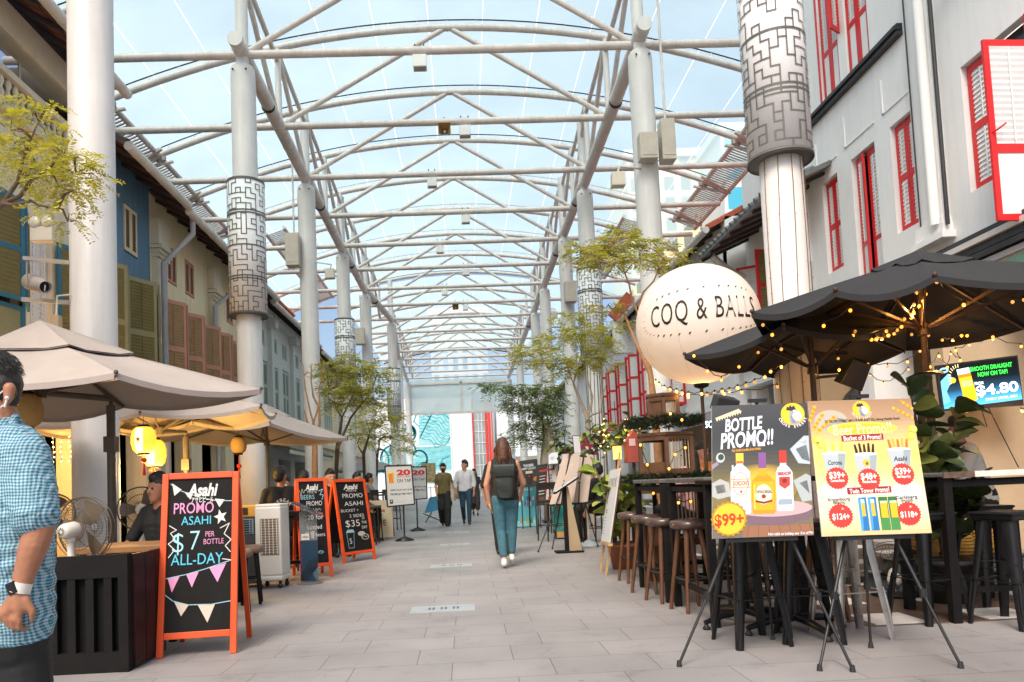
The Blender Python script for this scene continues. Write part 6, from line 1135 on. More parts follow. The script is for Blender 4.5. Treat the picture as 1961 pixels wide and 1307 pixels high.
t, A = stand_poster('maroon and white notice board above the plain beige boards', 'notice_board', ((1097, 835), (1142, 839), (1145, 868), (1100, 868)), 13.5, (2.2, 13.5, 0), mat('white notice', (.62, .62, .66), .4, .05), True, 0); A.rect(.28, .0, 1, 1, flat('#7a1f2c'), 1); A.rect(.5, .55, .62, .9, flat('#c8c0c0'), 2); A.rect(.75, .6, .88, .9, flat('#d8d0d0'), 2); A.rect(.7, .2, .9, .4, flat('#a06a74'), 2); A.build('print', t)
t = thing('flag_stand', 'slim white pole on a grey disc base behind the beige boards', 'stand', G(1128, 1045)); c = G(1128, 1045); mb = MB(); mb.lathe([(.22, 0), (.22, .02), (.05, .08), (.03, .1)], mat('grey blue base', (.36, .42, .44), .4, .1), c, n=20); mb.build('base', t); mb = MB(); mb.tube([c, c + V((0, 0, 1.1))], .018, M_fw, 8); mb.build('pole', t)
cc = bar_chair('bar_chair', 'black ladder back bar chair left of the plain beige boards', 'black chairs on the right terrace'); place(cc, (1.55, 13.6, 0), .4, first=True); place(cc, (2.25, 12.4, 0), -.6, 'black ladder back bar chair right of the plain beige boards'); place(cc, (1.95, 14.6, 0), .1, 'black ladder back bar chair farther back behind the beige boards'); place(cc, (2.75, 11.2, 0), -.3, 'black ladder back bar chair behind the leafy yellow green plant')
t = thing('crate', 'small teal and orange striped crate below the beige boards', 'crate', (1.85, 14.0, 0)); mb = MB(); mb.box((1.85, 14, .42), (.42, .4, .5), mat('teal paint', (.03, .34, .32), .5, .1)); mb.build('body', t); mb = MB()
for i in range(4): mb.bar((1.68 + i*.11, 13.79, .22), (1.72 + i*.11, 13.79, .64), .03, .012, flat(('#c04a28', '#c8a03a', '#b03a28', '#8fae5a')[i]))
mb.build('stripes', t); mb = MB(); mb.box((1.85, 14, .1), (.36, .36, .14), M_lwood); mb.build('base', t)
t = thing('neon_sign', 'small blue white neon sign under the eave behind the bottle promo poster', 'sign', P(1362, 812, 12.2)); A = Art(P(1350, 800, 12.2), P(1376, 799, 12.2), P(1350, 826, 12.2), .0); A.text('SOC', .5, .5, .5, eflat('#bfe6ee', 2.5), .02, width=1); A.build('tubes', t)
c = P(1388, 775, 5.6); t = thing('floodlight', 'black box floodlight just above the bottle promo poster', 'lamp', c); mb = MB(); mb.box(c, (.17, .16, .12), M_bplas, MX.Rotation(.25, 3, 'Y') @ MX.Rotation(.3, 3, 'X')); mb.build('housing', t, .008); mb = MB(); mb.tube([c + V((0, .08, 0)), c + V((.05, .3, -.05)), (c.x + .05, c.y + .3, 0)], .014, M_blk, 6); mb.cyl((c.x + .05, c.y + .3, 0), .15, .02, M_blk, 14); mb.build('stand', t)
c = P(1635, 716, 7.9); t = thing('loudspeaker', 'black tilted loudspeaker under the smaller black parasol', 'loudspeaker', c); mb = MB(); mb.box(c, (.26, .2, .3), M_bplas, MX.Rotation(.4, 3, 'Y') @ MX.Rotation(.3, 3, 'X'), .8); mb.build('cabinet', t, .01); mb = MB(); mb.bar(c, V((3.98, 8.15, c.z)), .03, .03, M_blk); mb.build('bracket', t)
# ---- wooden lantern planter tower
M_pw = mat('reddish stained wood', (.105, .048, .024), .5, .3, 6, .15); M_needle = mat('dark green needles', (.035, .06, .028), .6, .35, 20); cx, cy = 2.14, 7.75
t = thing('planter_tower', 'three tiered wooden lantern planter with dark greenery and warm bulbs', 'planter', (cx, cy, 0)); rg = random.Random(9)
def hexa(r, z, a0=.3): return [V((cx + r*math.cos(a0 + i*math.pi/3), cy + r*math.sin(a0 + i*math.pi/3), z)) for i in range(6)]
for z0, z1, r in ((1.13, 1.50, .30), (.42, .95, .36), (1.72, 1.92, .17)):
    mb = MB(); a, b = hexa(r, z0), hexa(r, z1)
    for i in range(6):
        j = (i + 1) % 6; mb.bar(a[i], b[i], .04, .04, M_pw); mb.bar(a[i], a[j], .08, .03, M_pw, side=(0, 0, 1)); mb.bar(b[i], b[j], .06, .03, M_pw, side=(0, 0, 1))
        if i % 2 == 0:
            for q in range(1, 8): mb.bar(a[i].lerp(a[j], q/8), b[i].lerp(b[j], q/8), .008, .008, mat('pale slat', (.45, .34, .22), .5))
        elif z0 > 1.6: mb.prism([a[i].lerp(a[j], .06), a[i].lerp(a[j], .94), b[i].lerp(b[j], .94), b[i].lerp(b[j], .06)], (0, .006, 0), M_pw)
        else: mb.prism([a[i].lerp(a[j], .1), a[i].lerp(a[j], .9), a[i].lerp(a[j], .9).lerp(b[i].lerp(b[j], .9), .3), a[i].lerp(a[j], .1).lerp(b[i].lerp(b[j], .1), .3)], (0, .006, 0), M_pw)
    for zz in (z0 - .02, z1 + .02): mb.prism(hexa(r + .03, zz), (0, 0, .03), M_pw)
    mb.build('cage', t)
mb = MB(); mb.cyl((cx, cy, 0), .22, .4, M_pw, 12); mb.build('pedestal', t)
def needles(r0, z0, n_, name):
    mb = MB()
    for _ in range(n_):
        a = rg.uniform(0, 6.283); rr = r0*rg.uniform(.55, 1.0); p = V((cx + rr*math.cos(a), cy + rr*math.sin(a), z0 + rg.uniform(-.03, .06)))
        for q in range(9):
            d = V((math.cos(a) + rg.gauss(0, .7), math.sin(a) + rg.gauss(0, .7), rg.uniform(-.5, .8))).normalized()*rg.uniform(.05, .10); s_ = d.cross(V((rg.random(), rg.random(), 1))).normalized()*.005; mb.add([p - s_, p + s_, p + d], [(0, 1, 2)], M_needle)
    mb.build(name, t)
needles(.40, 1.66, 420, 'upper_greenery'); needles(.46, 1.06, 480, 'lower_greenery')
# ---- big leaf plants
def bigleaf(mb, p, d, L, Wd, m, rnd, curl=.25):
    d = V(d).normalized(); u, _ = frame(d); s_ = d.cross(V((0, 0, 1))); s_ = s_.normalized() if s_.length > .1 else u; nz = s_.cross(d); ra = rnd.uniform(-1.1, 1.1); s_ = s_*math.cos(ra) + nz*math.sin(ra); nz = s_.cross(d); rows = []
    for i in range(7):
        f = i/6; w_ = Wd*math.sin(math.pi*(f**1.35*.93 + .035))**.7*.5; c_ = p + d*L*f - V((0, 0, curl*L*f*f)) ; rows.append([c_ - s_*w_ + nz*w_*.35, c_ - s_*w_*.5 + nz*w_*.10, c_, c_ + s_*w_*.5 + nz*w_*.10, c_ + s_*w_ + nz*w_*.35])
    mb.grid(rows, m)
def leafy(label, stems, leaves, m, ms, pot, potm, seed, L=.2, Wd=.12, curl=.25, name='potted_plant'):
    rnd = random.Random(seed); t = thing(name, label, 'plant', pot[0]); mb = MB()
    for s_ in stems: mb.tube(s_, [.012]*(len(s_)-1) + [.005], ms, 6)
    mb.build('stem', t); mb = MB()
    for p, d in leaves: bigleaf(mb, V(p), d, L*rnd.uniform(.7, 1.2), Wd*rnd.uniform(.75, 1.15), m[rnd.random() < .35], rnd, curl*rnd.uniform(.4, 1.6))
    mb.build('leaves', t); o, r, h_ = pot; mb = MB(); mb.lathe([(1e-4, 0), (r*.75, 0), (r, h_), (r*1.06, h_), (r*1.06, h_*.88), (r*.92, h_*.9), (1e-4, h_*.9)], potm, o, n=22); mb.build('pot', t); return t
rnd = random.Random(21); fx, fy = 3.78, 5.75; stems = []; lv = []
for k in range(6):
    tx, ty, tz = fx + rnd.uniform(-.25, .35), fy + rnd.uniform(-.2, .2), (1.80, 1.55, 1.35, 1.2, 1.02, .9)[k]; b = V((fx + rnd.uniform(-.08, .08), fy, .3)); tp = V((tx, ty, tz)); mid = b.lerp(tp, .5) + V((rnd.uniform(-.05, .05), 0, .05)); stems.append([b, mid, tp])
    for i in range(24):
        f = .22 + .78*i/23; p = b.lerp(mid, f*2) if f < .5 else mid.lerp(tp, f*2 - 1); a = rnd.uniform(0, 6.283); lv.append((p, (math.cos(a), math.sin(a)*.8, rnd.uniform(-.1, .9))))
leafy('tall fiddle leaf plant with broad dark leaves right of the beer promo poster', stems, lv, (mat('dark glossy leaf', (.042, .066, .022), .35, .3, 12, coat=.2), mat('olive glossy leaf', (.12, .13, .03), .35, .3, 12, coat=.2)), M_bpole, (V((fx, fy, 0)), .2, .34), mat('dark pot', (.04, .04, .04), .5, .2), 5, .24, .19)
c = V((1.86, 8.9, 0)); stems = []; lv = []
for k in range(9):
    a = k*.7; tp = c + V((.30*math.cos(a), .2*math.sin(a), 1.0 + .3*rnd.random())); stems.append([c + V((0, 0, .25)), c + V((.1*math.cos(a), .1*math.sin(a), .75)), tp])
    for i in range(7): f = .3 + .7*i/6; p = (c + V((0, 0, .25))).lerp(tp, f); b = rnd.uniform(0, 6.283); lv.append((p, (math.cos(b), math.sin(b), rnd.uniform(-.15, .5))))
leafy('leafy yellow green plant with broad leaves behind the pale wooden easel', stems, lv, (mat('yellow green leaf', (.17, .24, .03), .4, .25, 10), mat('pale lime leaf', (.30, .33, .07), .4, .25, 10)), mat('green stem', (.10, .14, .04), .6), (c, .17, .3), mat('terracotta pot', (.30, .11, .05), .7, .2, 6), 6, .27, .17, .3)
# hanging planters with bulbs (fairy light cluster)
for i, (x, y, d, lb) in enumerate(((1150, 838, 10.5, 'hanging leafy planter strung with bulbs right of the maroon notice'), (1205, 830, 9.6, 'hanging leafy planter strung with bulbs left of the wooden lantern planter'), (1082, 858, 14, 'leafy hanging planter at the left end of the bulbs, above the price board'))):
    c = P(x, y, d); t = thing('hanging_planter', lb, 'plant', c, 'hanging planters with bulbs'); mb = MB(); rq = random.Random(i)
    for _ in range(90): a = rq.uniform(0, 6.283); bigleaf(mb, c + V((rq.gauss(0, .14), rq.gauss(0, .10), rq.gauss(0, .10))), (math.cos(a), math.sin(a), rq.uniform(-.8, .6)), .12, .07, mat('yellow green leaf' if rq.random() < .4 else 'dark glossy leaf', 0), rq)
    mb.build('leaves', t); mb = MB(); mb.tube([c, c + V((0, 0, .9))], .006, M_blk, 5); mb.cyl(c - V((0, 0, .08)), .08, .1, M_bpole, 12); mb.build('basket', t)
c = P(1182, 868, 9.7); t = thing('tube_lantern', 'bright yellow glowing glass lantern on a brown post among the leaves', 'lantern', (c.x, c.y, 0)); mb = MB(); mb.cyl(c - V((0, 0, .08)), .055, .17, mat('amber glow', (1, .6, .1), .4, 0, emit=(1, .55, .06), es=3), 14); mb.build('glass', t); mb = MB(); mb.tube([(c.x, c.y, 0), c - V((0, 0, .08))], .03, M_bpole, 8); mb.cyl(c + V((0, 0, .09)), .065, .03, M_bpole, 14); mb.build('post', t)
c = P(1180, 838, 10); t = thing('orange_lamp', 'round orange lamp glowing among the fairy bulbs', 'lamp', c); mb = MB(); mb.sphere(c, .05, mat('orange glow', (1, .35, .03), .4, 0, emit=(1, .33, .02), es=3), 12); mb.build('globe', t); mb = MB(); mb.tube([c, c + V((0, 0, .5))], .005, M_blk, 5); mb.build('cord', t)
# small red house shaped lantern box
c = P(1212, 848, 9.2); t = thing('house_lantern', 'small red gabled house lantern beside the wooden planter', 'lantern', c); mb = MB(); mb.prism([c + V(p) for p in ((-.08, 0, -.25), (.12, 0, -.25), (.12, 0, .02), (.02, 0, .16), (-.08, 0, .02))], (0, .2, 0), mat('red brown paint', (.28, .05, .04), .5, .2, 6)); mb.build('body', t); mb = MB(); mb.prism([c + V(p) for p in ((-.05, -.006, -.04), (.03, -.006, -.04), (.03, -.006, .05), (-.05, -.006, .05))], (0, .004, 0), mat('pale gable', (.5, .36, .32), .5)); mb.build('window', t); mb = MB(); mb.tube([c + V((.02, .1, -.25)), V((c.x + .02, c.y + .1, 0))], .02, M_bpole, 6); mb.build('post', t)
# ---- string lights
M_b1 = mat('amber bulb', (1, .5, .1), .3, 0, emit=(1, .30, .025), es=2.4); M_b2 = mat('dim amber bulb', (.8, .5, .2), .2, 0, emit=(1, .40, .07), es=.7); M_b3 = mat('warm white bulb', (1, .75, .4), .3, 0, emit=(1, .45, .09), es=1.8)
def strings(label, runs, r, ms, grp=None, drop=.05, light=0.):
    light *= .7
    first = runs[0][0]; t = thing('string_lights', label, 'string lights', P(*first), grp); cb = MB(); rr = random.Random(len(runs)*7 + int(first[0]))
    k = 0
    for run in runs:
        pts = [P(*p) for p in run]; cab = []
        for a, b in zip(pts, pts[1:]): cab += [a + V((0, 0, drop)), (a + b)/2 + V((0, 0, drop*.4 - (a-b).length*.04))]
        cab.append(pts[-1] + V((0, 0, drop)))
        cb.tube(cab, .0045, M_blk, 5)
        for p in pts:
            mb = MB(); mb.sphere(p, r, ms[0] if rr.random() < .62 else ms[1], 10, (1, 1, 1.15)); mb.cyl(p + V((0, 0, r*.9)), r*.5, max(.01, drop - r*.6), M_bplas, 8); mb.build('bulb', t); k += 1
            if light and k % 6 == 0:
                l = bpy.data.lights.new('bulb_light', 'POINT'); l.energy = light; l.color = (1, .45, .10); l.shadow_soft_size = r; lo = bpy.data.objects.new('bulb_light', l); COL.objects.link(lo); lo.location = p - V((0, 0, r*2.2)) - t.location; lo.parent = t
    cb.build('cable', t); return t
Z6 = lambda d, *ps: [(1561 + x/3.04, 470 + y/3.04, d) for x, y in ps]
Z1 = lambda d, *ps: [(1100 + x/3.268, 400 + y/3.268, d) for x, y in ps]
strings('amber bulbs strung beneath the larger black parasol by the pole', [Z6(5.75, (388, 225), (205, 380), (50, 470)), Z6(6.15, (643, 285), (590, 277), (575, 345), (520, 430), (415, 500), (220, 527)), Z6(6.2, (627, 325), (605, 355), (573, 393), (560, 423), (503, 475), (477, 495), (460, 515), (427, 525), (388, 545), (355, 548), (328, 550), (275, 543), (233, 503)), Z6(5.85, (708, 215), (865, 347), (1150, 330), (1216, 318)), Z6(6.9, (562, 520), (660, 525), (740, 552), (800, 552), (853, 527), (885, 527), (1035, 535), (1150, 475))], .0135, (M_b1, M_b2), 'string lights on the right', .035, 4.0)
strings('amber bulbs on the lowest cables between the black parasols and the television', [Z6(7.6, (5, 600), (125, 552), (158, 590), (130, 605), (135, 660), (140, 725)), Z6(7.8, (307, 692), (422, 705), (538, 680), (610, 618), (668, 710), (720, 645), (770, 712), (790, 635), (845, 672), (818, 615), (898, 583), (1035, 545), (1200, 590)), Z6(8.2, (320, 762), (398, 808), (478, 778), (543, 725)), Z6(8.4, (1200, 962), (1216, 965))], .014, (M_b1, M_b2), 'string lights on the right', .035, 3.5)
strings('warm bulbs strung in front of the balloon from the smaller black parasol', [Z1(6.0, (1215, 652), (1180, 728), (1238, 790), (1295, 880)), Z1(6.9, (748, 922), (832, 1018), (920, 1073), (1030, 990), (1150, 900))], .0135, (M_b1, M_b2), 'string lights on the right', .035)
strings('warm bulbs on the low cable below the balloon', [Z1(7.6, (510, 1088), (530, 1105), (565, 1125), (600, 1135), (640, 1145), (675, 1155), (713, 1165), (797, 1160), (830, 1168), (878, 1157), (925, 1145), (970, 1140), (1022, 1122), (1075, 1105), (1130, 1085), (1192, 1055), (1228, 1020), (1295, 990)), Z1(7.9, (600, 1175), (713, 1180), (937, 1160), (1048, 1150), (1270, 1115))], .0165, (M_b3, M_b2), 'string lights on the right', .035, 1.2)
Z2 = lambda d, *ps: [(1060 + x/3.844, 720 + y/3.844, d) for x, y in ps]
rq = random.Random(4); cl = []
for q in range(9):
    x, y, dd = rq.uniform(1134, 1226), rq.uniform(800, 826), rq.uniform(9.3, 10.6); cl.append([(x + 5*rq.gauss(0, 1), y + k*10.5 + rq.uniform(-3, 3), dd) for k in range(rq.choice((4, 5, 6)))])
strings('cluster of hanging warm fairy bulbs left of the wooden lantern planter', cl, .012, (M_b3, M_b3), 'string lights on the right', .02, .35)
strings('few warm bulbs nestled in the wooden lantern planter', [Z2(7.3, (640, 510), (690, 655), (735, 865), (820, 850)), Z2(7.3, (860, 280), (945, 325), (970, 530), (895, 580), (850, 685)), Z2(6.9, (920, 935), (1010, 925)), Z2(9, (585, 375), (635, 385))], .0135, (M_b1, M_b3), 'string lights on the right', .02)
t = thing('light_strands', 'thin brown unlit light strands hanging down the largest right column', 'string lights', (3.88, 8.35, 0)); mb = MB(); rq = random.Random(12); Mw = mat('brown wire', (.16, .085, .03), .7, .1)
for i in range(5):
    a = R_(-158 + i*33); pts = [V((3.88 + .252*math.cos(a + .10*math.sin(zz*1.3 + i)), 8.35 + .252*math.sin(a + .10*math.sin(zz*1.3 + i)), zz)) for zz in np.linspace(4.75, .3, 26)]; mb.tube(pts, .0042, Mw, 4)
    for p in pts[::1]: mb.bar(p, p + V((.03*rq.uniform(-1, 1), -.02, .02*rq.uniform(-1, 1))), .003, .003, Mw)
mb.build('wires', t)
t = thing('light_strands', 'thin brown unlit light strands on the sleeved right column left of the balloon', 'string lights', (3.89, 21.25, 0)); mb = MB()
for i in range(8): a = R_(-165 + i*20); mb.tube([V((3.89 + .255*math.cos(a + .1*math.sin(zz + i)), 21.25 + .255*math.sin(a + .1*math.sin(zz + i)), zz)) for zz in np.linspace(4.5, .3, 14)], .009, Mw, 4)
mb.build('wires', t)
# ================================================================ TREES
M_bark = mat('grey brown bark', (.17, .12, .08), .85, .3, 9, .5); M_bark2 = mat('orange tan bark', (.36, .19, .09), .8, .3, 9, .5)
def leafmat(name, c, tr=.35):
    m = bpy.data.materials.new(name); m.use_nodes = True; n = m.node_tree.nodes; L = m.node_tree.links; b = n['Principled BSDF']; o = n['Material Output']; b.inputs['Base Color'].default_value = (*c, 1); b.inputs['Roughness'].default_value = .5
    t = n.new('ShaderNodeBsdfTranslucent'); t.inputs[0].default_value = (c[0]*1.6, c[1]*1.6, c[2], 1); x = n.new('ShaderNodeMixShader'); x.inputs[0].default_value = tr; L.new(b.outputs[0], x.inputs[1]); L.new(t.outputs[0], x.inputs[2]); L.new(x.outputs[0], o.inputs[0]); return m
LY = [leafmat('lime yellow leaf', (.44, .41, .055)), leafmat('olive yellow leaf', (.36, .33, .045)), leafmat('green leaf', (.18, .19, .04))]
LO = [leafmat('olive leaf', (.40, .37, .06)), leafmat('mid olive leaf', (.27, .27, .05)), leafmat('dark olive leaf', (.15, .16, .04))]
LD = [leafmat('deep green leaf', (.16, .21, .055)), leafmat('dark green leaf', (.11, .145, .045)), leafmat('bronze green leaf', (.18, .18, .05))]
def tree(label, trunk, branches, clusters, mats, bark, Lr, ll, seed, r0=.06, pairs=7, droop=.5, grp='feathery street trees', dens=1.25):
    """trunk: points; branches: (start index on trunk, [points]); clusters: (centre, rx, ry, rz, number of compound leaves)"""
    rnd = random.Random(seed); trunk = [V(p) for p in trunk]; t = thing('tree', label, 'tree', (trunk[0].x, trunk[0].y, 0), grp); n = len(trunk); ends = []
    mb = MB(); mb.tube(trunk, [r0*(1 - .65*i/(n-1)) for i in range(n)], bark, 9)
    for si, pts in branches:
        pts = [trunk[si]] + [V(p) for p in pts]; sm_ = []
        for a, b in zip(pts, pts[1:]): sm_ += [a, a.lerp(b, .5) + V((rnd.gauss(0, .03), rnd.gauss(0, .03), rnd.gauss(0, .03)))]
        sm_.append(pts[-1]); k = len(sm_); rb_ = r0*(1 - .65*si/(n-1))*.7; mb.tube(sm_, [rb_*(1 - .75*i/(k-1)) for i in range(k)], bark, 7); ends += sm_[1:]
    ends += trunk[n//2:]
    lb = MB()
    for c, rx, ry, rz, cnt in clusters:
        c = V(c); e = min(ends, key=lambda q: (q - c).length)
        if (e - c).length > .05: mb.tube([e, e.lerp(c, .5) + V((0, 0, .05)), c], [r0*.2, r0*.14, r0*.08], bark, 5)
        for _ in range(int(cnt*dens)):
            a = rnd.uniform(0, 6.283); q = math.sqrt(rnd.random()); off = V((rx*q*math.cos(a), ry*q*math.sin(a), rz*rnd.gauss(0, .5))); p = c + off
            if rnd.random() < .22: mb.tube([c + off*.25, c + off*.7 + V((0, 0, .02)), p], [r0*.06, r0*.05, r0*.03], bark, 3)
            d = (off.normalized() if off.length > .01 else V((1, 0, 0))) + V((rnd.gauss(0, .5), rnd.gauss(0, .5), rnd.uniform(-droop, .25))); d.normalize(); s_ = d.cross(V((0, 0, 1))); s_ = s_.normalized() if s_.length > .1 else V((1, 0, 0)); L_ = Lr*rnd.uniform(.6, 1.15); m = mats[min(2, int(abs(rnd.gauss(0, .9))))]
            for k in range(pairs):
                f = (k + .6)/pairs; b = p + d*L_*f - V((0, 0, droop*.35*L_*f*f))
                for sg in (1, -1):
                    w_ = (s_*sg + d*.45 + V((0, 0, rnd.gauss(-.1, .25)))).normalized(); le = ll*(1 - .35*abs(f - .45))*rnd.uniform(.8, 1.15); nn = (d*.8 + V((0, 0, rnd.gauss(0, .3)))).normalized()*le*.19
                    lb.add([b, b + w_*le*.5 + nn, b + w_*le, b + w_*le*.5 - nn], [(0, 1, 2, 3)], m)
    mb.build('trunk', t); lb.build('crown', t); return t
def cl(d, *L):                                       # (pixel x, y, half width, half height in pixels, leaves)
    return [(P(x, y, d + dd), w_*d/1400, w_*d/1400*1.0, h_*d/1400, n) for x, y, w_, h_, n, dd in L]
tree('yellow green feathery tree reaching in at the upper left before the nearest column', [(-5.5, 6.9, 0), (-5.45, 6.9, 2.0), (-5.2, 6.8, 3.2), P(5, 390, 6.7)], [(3, [P(60, 345, 6.6), P(105, 310, 6.5), P(150, 300, 6.4)]), (3, [P(45, 300, 6.6), P(75, 230, 6.7)]), (3, [P(60, 385, 6.7), P(110, 400, 6.6)])],
     cl(6.6, (20, 250, 50, 22, 26, 0), (75, 235, 45, 16, 26, .1), (60, 290, 55, 14, 40, 0), (120, 300, 55, 14, 44, -.1), (145, 330, 40, 12, 34, -.1), (40, 335, 40, 12, 20, 0), (110, 350, 50, 14, 30, 0), (140, 365, 30, 14, 18, -.1), (100, 400, 45, 12, 12, 0), (130, 425, 24, 14, 8, 0), (20, 290, 30, 20, 18, .2), (100, 205, 22, 8, 6, 0), (55, 195, 30, 10, 8, .2)), LY, M_bark, .20, .058, 3, .09, 8, .6, dens=.95)
tree('tall left tree with a flat olive crown on a thin forked trunk behind the chalkboards', [G(640, 985) + V((0, 0, 0)), P(646, 860, 16.5), P(655, 800, 16.5)], [(2, [P(640, 770, 16.4), P(630, 745, 16.3)]), (2, [P(668, 770, 16.5), P(690, 735, 16.6)]), (1, [P(672, 800, 16.6), P(700, 765, 16.6), P(715, 740, 16.7)])],
     cl(16.5, (640, 722, 26, 7, 50, 0), (690, 705, 32, 7, 60, 0), (725, 715, 24, 7, 45, .2), (655, 745, 36, 7, 60, -.2), (705, 745, 36, 7, 60, 0), (680, 770, 32, 7, 45, 0), (650, 775, 22, 6, 30, -.1), (725, 770, 18, 6, 20, .1), (625, 705, 14, 6, 16, 0), (665, 690, 24, 5, 30, .3)), LO, M_bark, .30, .10, 5, .075, 6)
tree('bare orange barked tree with thin leafless twigs before the third left column', [(-3.15, 15.2, 0), P(603, 850, 15.2), P(600, 810, 15.2)], [(2, [P(590, 770, 15.2), P(582, 720, 15.2), P(575, 690, 15.2)]), (2, [P(612, 770, 15.2), P(618, 720, 15.3), P(606, 680, 15.3)]), (1, [P(590, 815, 15.1), P(583, 785, 15.1)]), (1, [P(612, 810, 15.2), P(600, 760, 15.2), P(596, 700, 15.2)])], cl(15.2, (595, 715, 14, 10, 3, 0)), LO, M_bark2, .18, .06, 7, .085, 4)
tree('slender left tree with sparse drooping leaves in front of the teal mural', [G(700, 975), P(696, 870, 21), P(708, 830, 21)], [(2, [P(720, 800, 21), P(745, 790, 21)]), (2, [P(700, 800, 21)]), (1, [P(685, 850, 21)])], cl(21, (700, 812, 22, 7, 45, 0), (745, 800, 26, 6, 45, 0), (690, 835, 20, 6, 30, 0), (750, 835, 26, 7, 40, .3), (765, 865, 18, 6, 20, .3), (715, 780, 20, 5, 24, 0)), LO, M_bark, .34, .11, 8, .07, 6)
tree('thin left tree with a small crown, farther than the slender one by the mural', [G(722, 962), P(722, 880, 25), P(728, 840, 25)], [(2, [P(735, 815, 25)]), (1, [P(712, 850, 25)])], cl(25, (735, 815, 20, 6, 30, 0), (712, 845, 18, 6, 30, 0), (770, 845, 14, 6, 18, 0)), LO, M_bark, .36, .12, 9, .06, 6)
tree('right tree with flat olive crown and forked branches just left above the balloon', [(2.95, 11, 0), P(1254, 790, 11), P(1246, 720, 11), P(1226, 610, 11)], [(3, [P(1205, 545, 11), P(1190, 505, 11), P(1165, 480, 11)]), (3, [P(1232, 560, 11), P(1262, 515, 10.9), P(1300, 485, 10.9)]), (2, [P(1195, 600, 11.1), P(1170, 590, 11.2)])],
     cl(11, (1130, 490, 38, 7, 55, 0), (1185, 465, 46, 8, 70, 0), (1165, 500, 40, 7, 55, -.2), (1235, 470, 36, 7, 40, .2), (1275, 490, 36, 7, 45, 0), (1110, 475, 26, 6, 24, 0), (1190, 440, 26, 5, 26, .2), (1225, 500, 26, 6, 22, -.2), (1260, 510, 20, 6, 16, 0), (1160, 590, 30, 6, 26, .1), (1185, 620, 20, 6, 14, .1)), LO, M_bark2, .22, .07, 11, .075, 7)
tree('bushy yellow green right tree on pale twisting stems before the sleeved right column', [(2.75, 16, 0), P(1124, 800, 16), P(1098, 735, 16)], [(2, [P(1085, 690, 16), P(1070, 650, 16)]), (2, [P(1110, 690, 16), P(1140, 640, 16.1)]), (1, [P(1150, 790, 16), P(1163, 730, 16)]), (1, [P(1135, 760, 16), P(1125, 690, 16)])],
     cl(16, (1020, 672, 36, 6, 55, -.2), (1070, 650, 42, 8, 70, 0), (1120, 635, 40, 8, 70, 0), (1150, 665, 34, 8, 60, .1), (1060, 690, 44, 7, 65, -.2), (1110, 695, 40, 8, 55, 0), (1090, 610, 30, 6, 36, .2), (1160, 700, 22, 7, 26, 0), (1015, 690, 24, 6, 26, -.3), (1075, 715, 34, 7, 40, 0), (1165, 640, 16, 10, 20, 0)), LY, mat('pale stem bark', (.38, .31, .24), .8, .2, 9, .3), .28, .09, 13, .07, 6)
tree('dark green drooping right tree beside the head of the woman with the backpack', [(2.1, 19.5, 0), P(1044, 845, 19.5), P(1038, 805, 19.5)], [(2, [P(1020, 770, 19.5), P(985, 745, 19.4), P(950, 738, 19.3)]), (2, [P(1045, 760, 19.6)]), (1, [P(1060, 800, 19.5)])],
     cl(19.5, (955, 738, 26, 4, 30, -.2), (995, 745, 30, 6, 60, 0), (1035, 745, 34, 8, 80, 0), (1000, 775, 36, 9, 90, 0), (1045, 785, 34, 9, 90, 0), (1015, 812, 32, 9, 80, 0), (990, 835, 22, 7, 36, 0), (1060, 820, 20, 8, 40, .1), (1040, 842, 20, 7, 26, 0), (1065, 765, 18, 10, 40, .2), (925, 742, 12, 3, 8, -.2)), LD, M_bark, .34, .11, 17, .075, 6, .7)
for i, (x, lb) in enumerate(((-.9, 'left one of the two round clipped bushes at the far end of the street'), (.2, 'right one of the two round clipped bushes at the far end of the street'))):
    t = thing('bush', lb, 'bush', (x, 62, 0), 'bushes at the far end'); rq = random.Random(i); mb = MB()
    for _ in range(900): d = V((rq.gauss(0, 1), rq.gauss(0, 1), rq.gauss(0, 1))).normalized()*rq.uniform(.5, .75); c = V((x, 62, .8)) + d; u, v_ = frame(V((rq.gauss(0, 1), rq.gauss(0, 1), rq.gauss(0, 1)))); mb.add([c - u*.09, c + v_*.05, c + u*.09, c - v_*.05], [(0, 1, 2, 3)], LD[rq.randrange(3)])
    mb.build('foliage', t); mb = MB(); mb.cyl((x, 62, 0), .3, .35, M_tan, 12); mb.build('planter', t)
# ================================================================ PEOPLE
SK = [mat('tan skin', (.36, .16, .09), .5, .16, 16, .12), mat('fair skin', (.50, .26, .17), .5, .12, 16, .1)]; M_hair = mat('black hair', (.012, .010, .009), .45, .4, 30, .5, bscale=160); M_bhair = mat('brown hair', (.075, .028, .014), .4, .5, 22, .5, bscale=140); M_whs = mat('white shoe', (.66, .65, .62), .5, .06); M_bls = mat('black shoe', (.02, .02, .02), .4, .1)
def sph(mb, c, r, m, n=10): mb.sphere(c, r, m, n)
def blob(name, chains, m, parent, vox=.012, smooth=6):
    mb = MB()
    for ch in chains:
        for (a, ra), (b, rb_) in zip(ch, ch[1:]) if len(ch) > 1 else [(ch[0], ch[0])]:
            a, b = V(a), V(b); L_ = (b - a).length; k = max(1, int(L_/(.4*min(ra, rb_)))) if L_ else 1
            for i in range(k + 1): f = i/k; mb.sphere(a.lerp(b, f), ra + (rb_ - ra)*f, m, 12)
    o = mb.build(name, parent); md = o.modifiers.new('r', 'REMESH'); md.mode = 'VOXEL'; md.voxel_size = vox; md.use_smooth_shade = True
    if smooth: s_ = o.modifiers.new('s', 'SMOOTH'); s_.iterations = smooth; s_.factor = .5
    PENDING.append(o); return o
PENDING = []
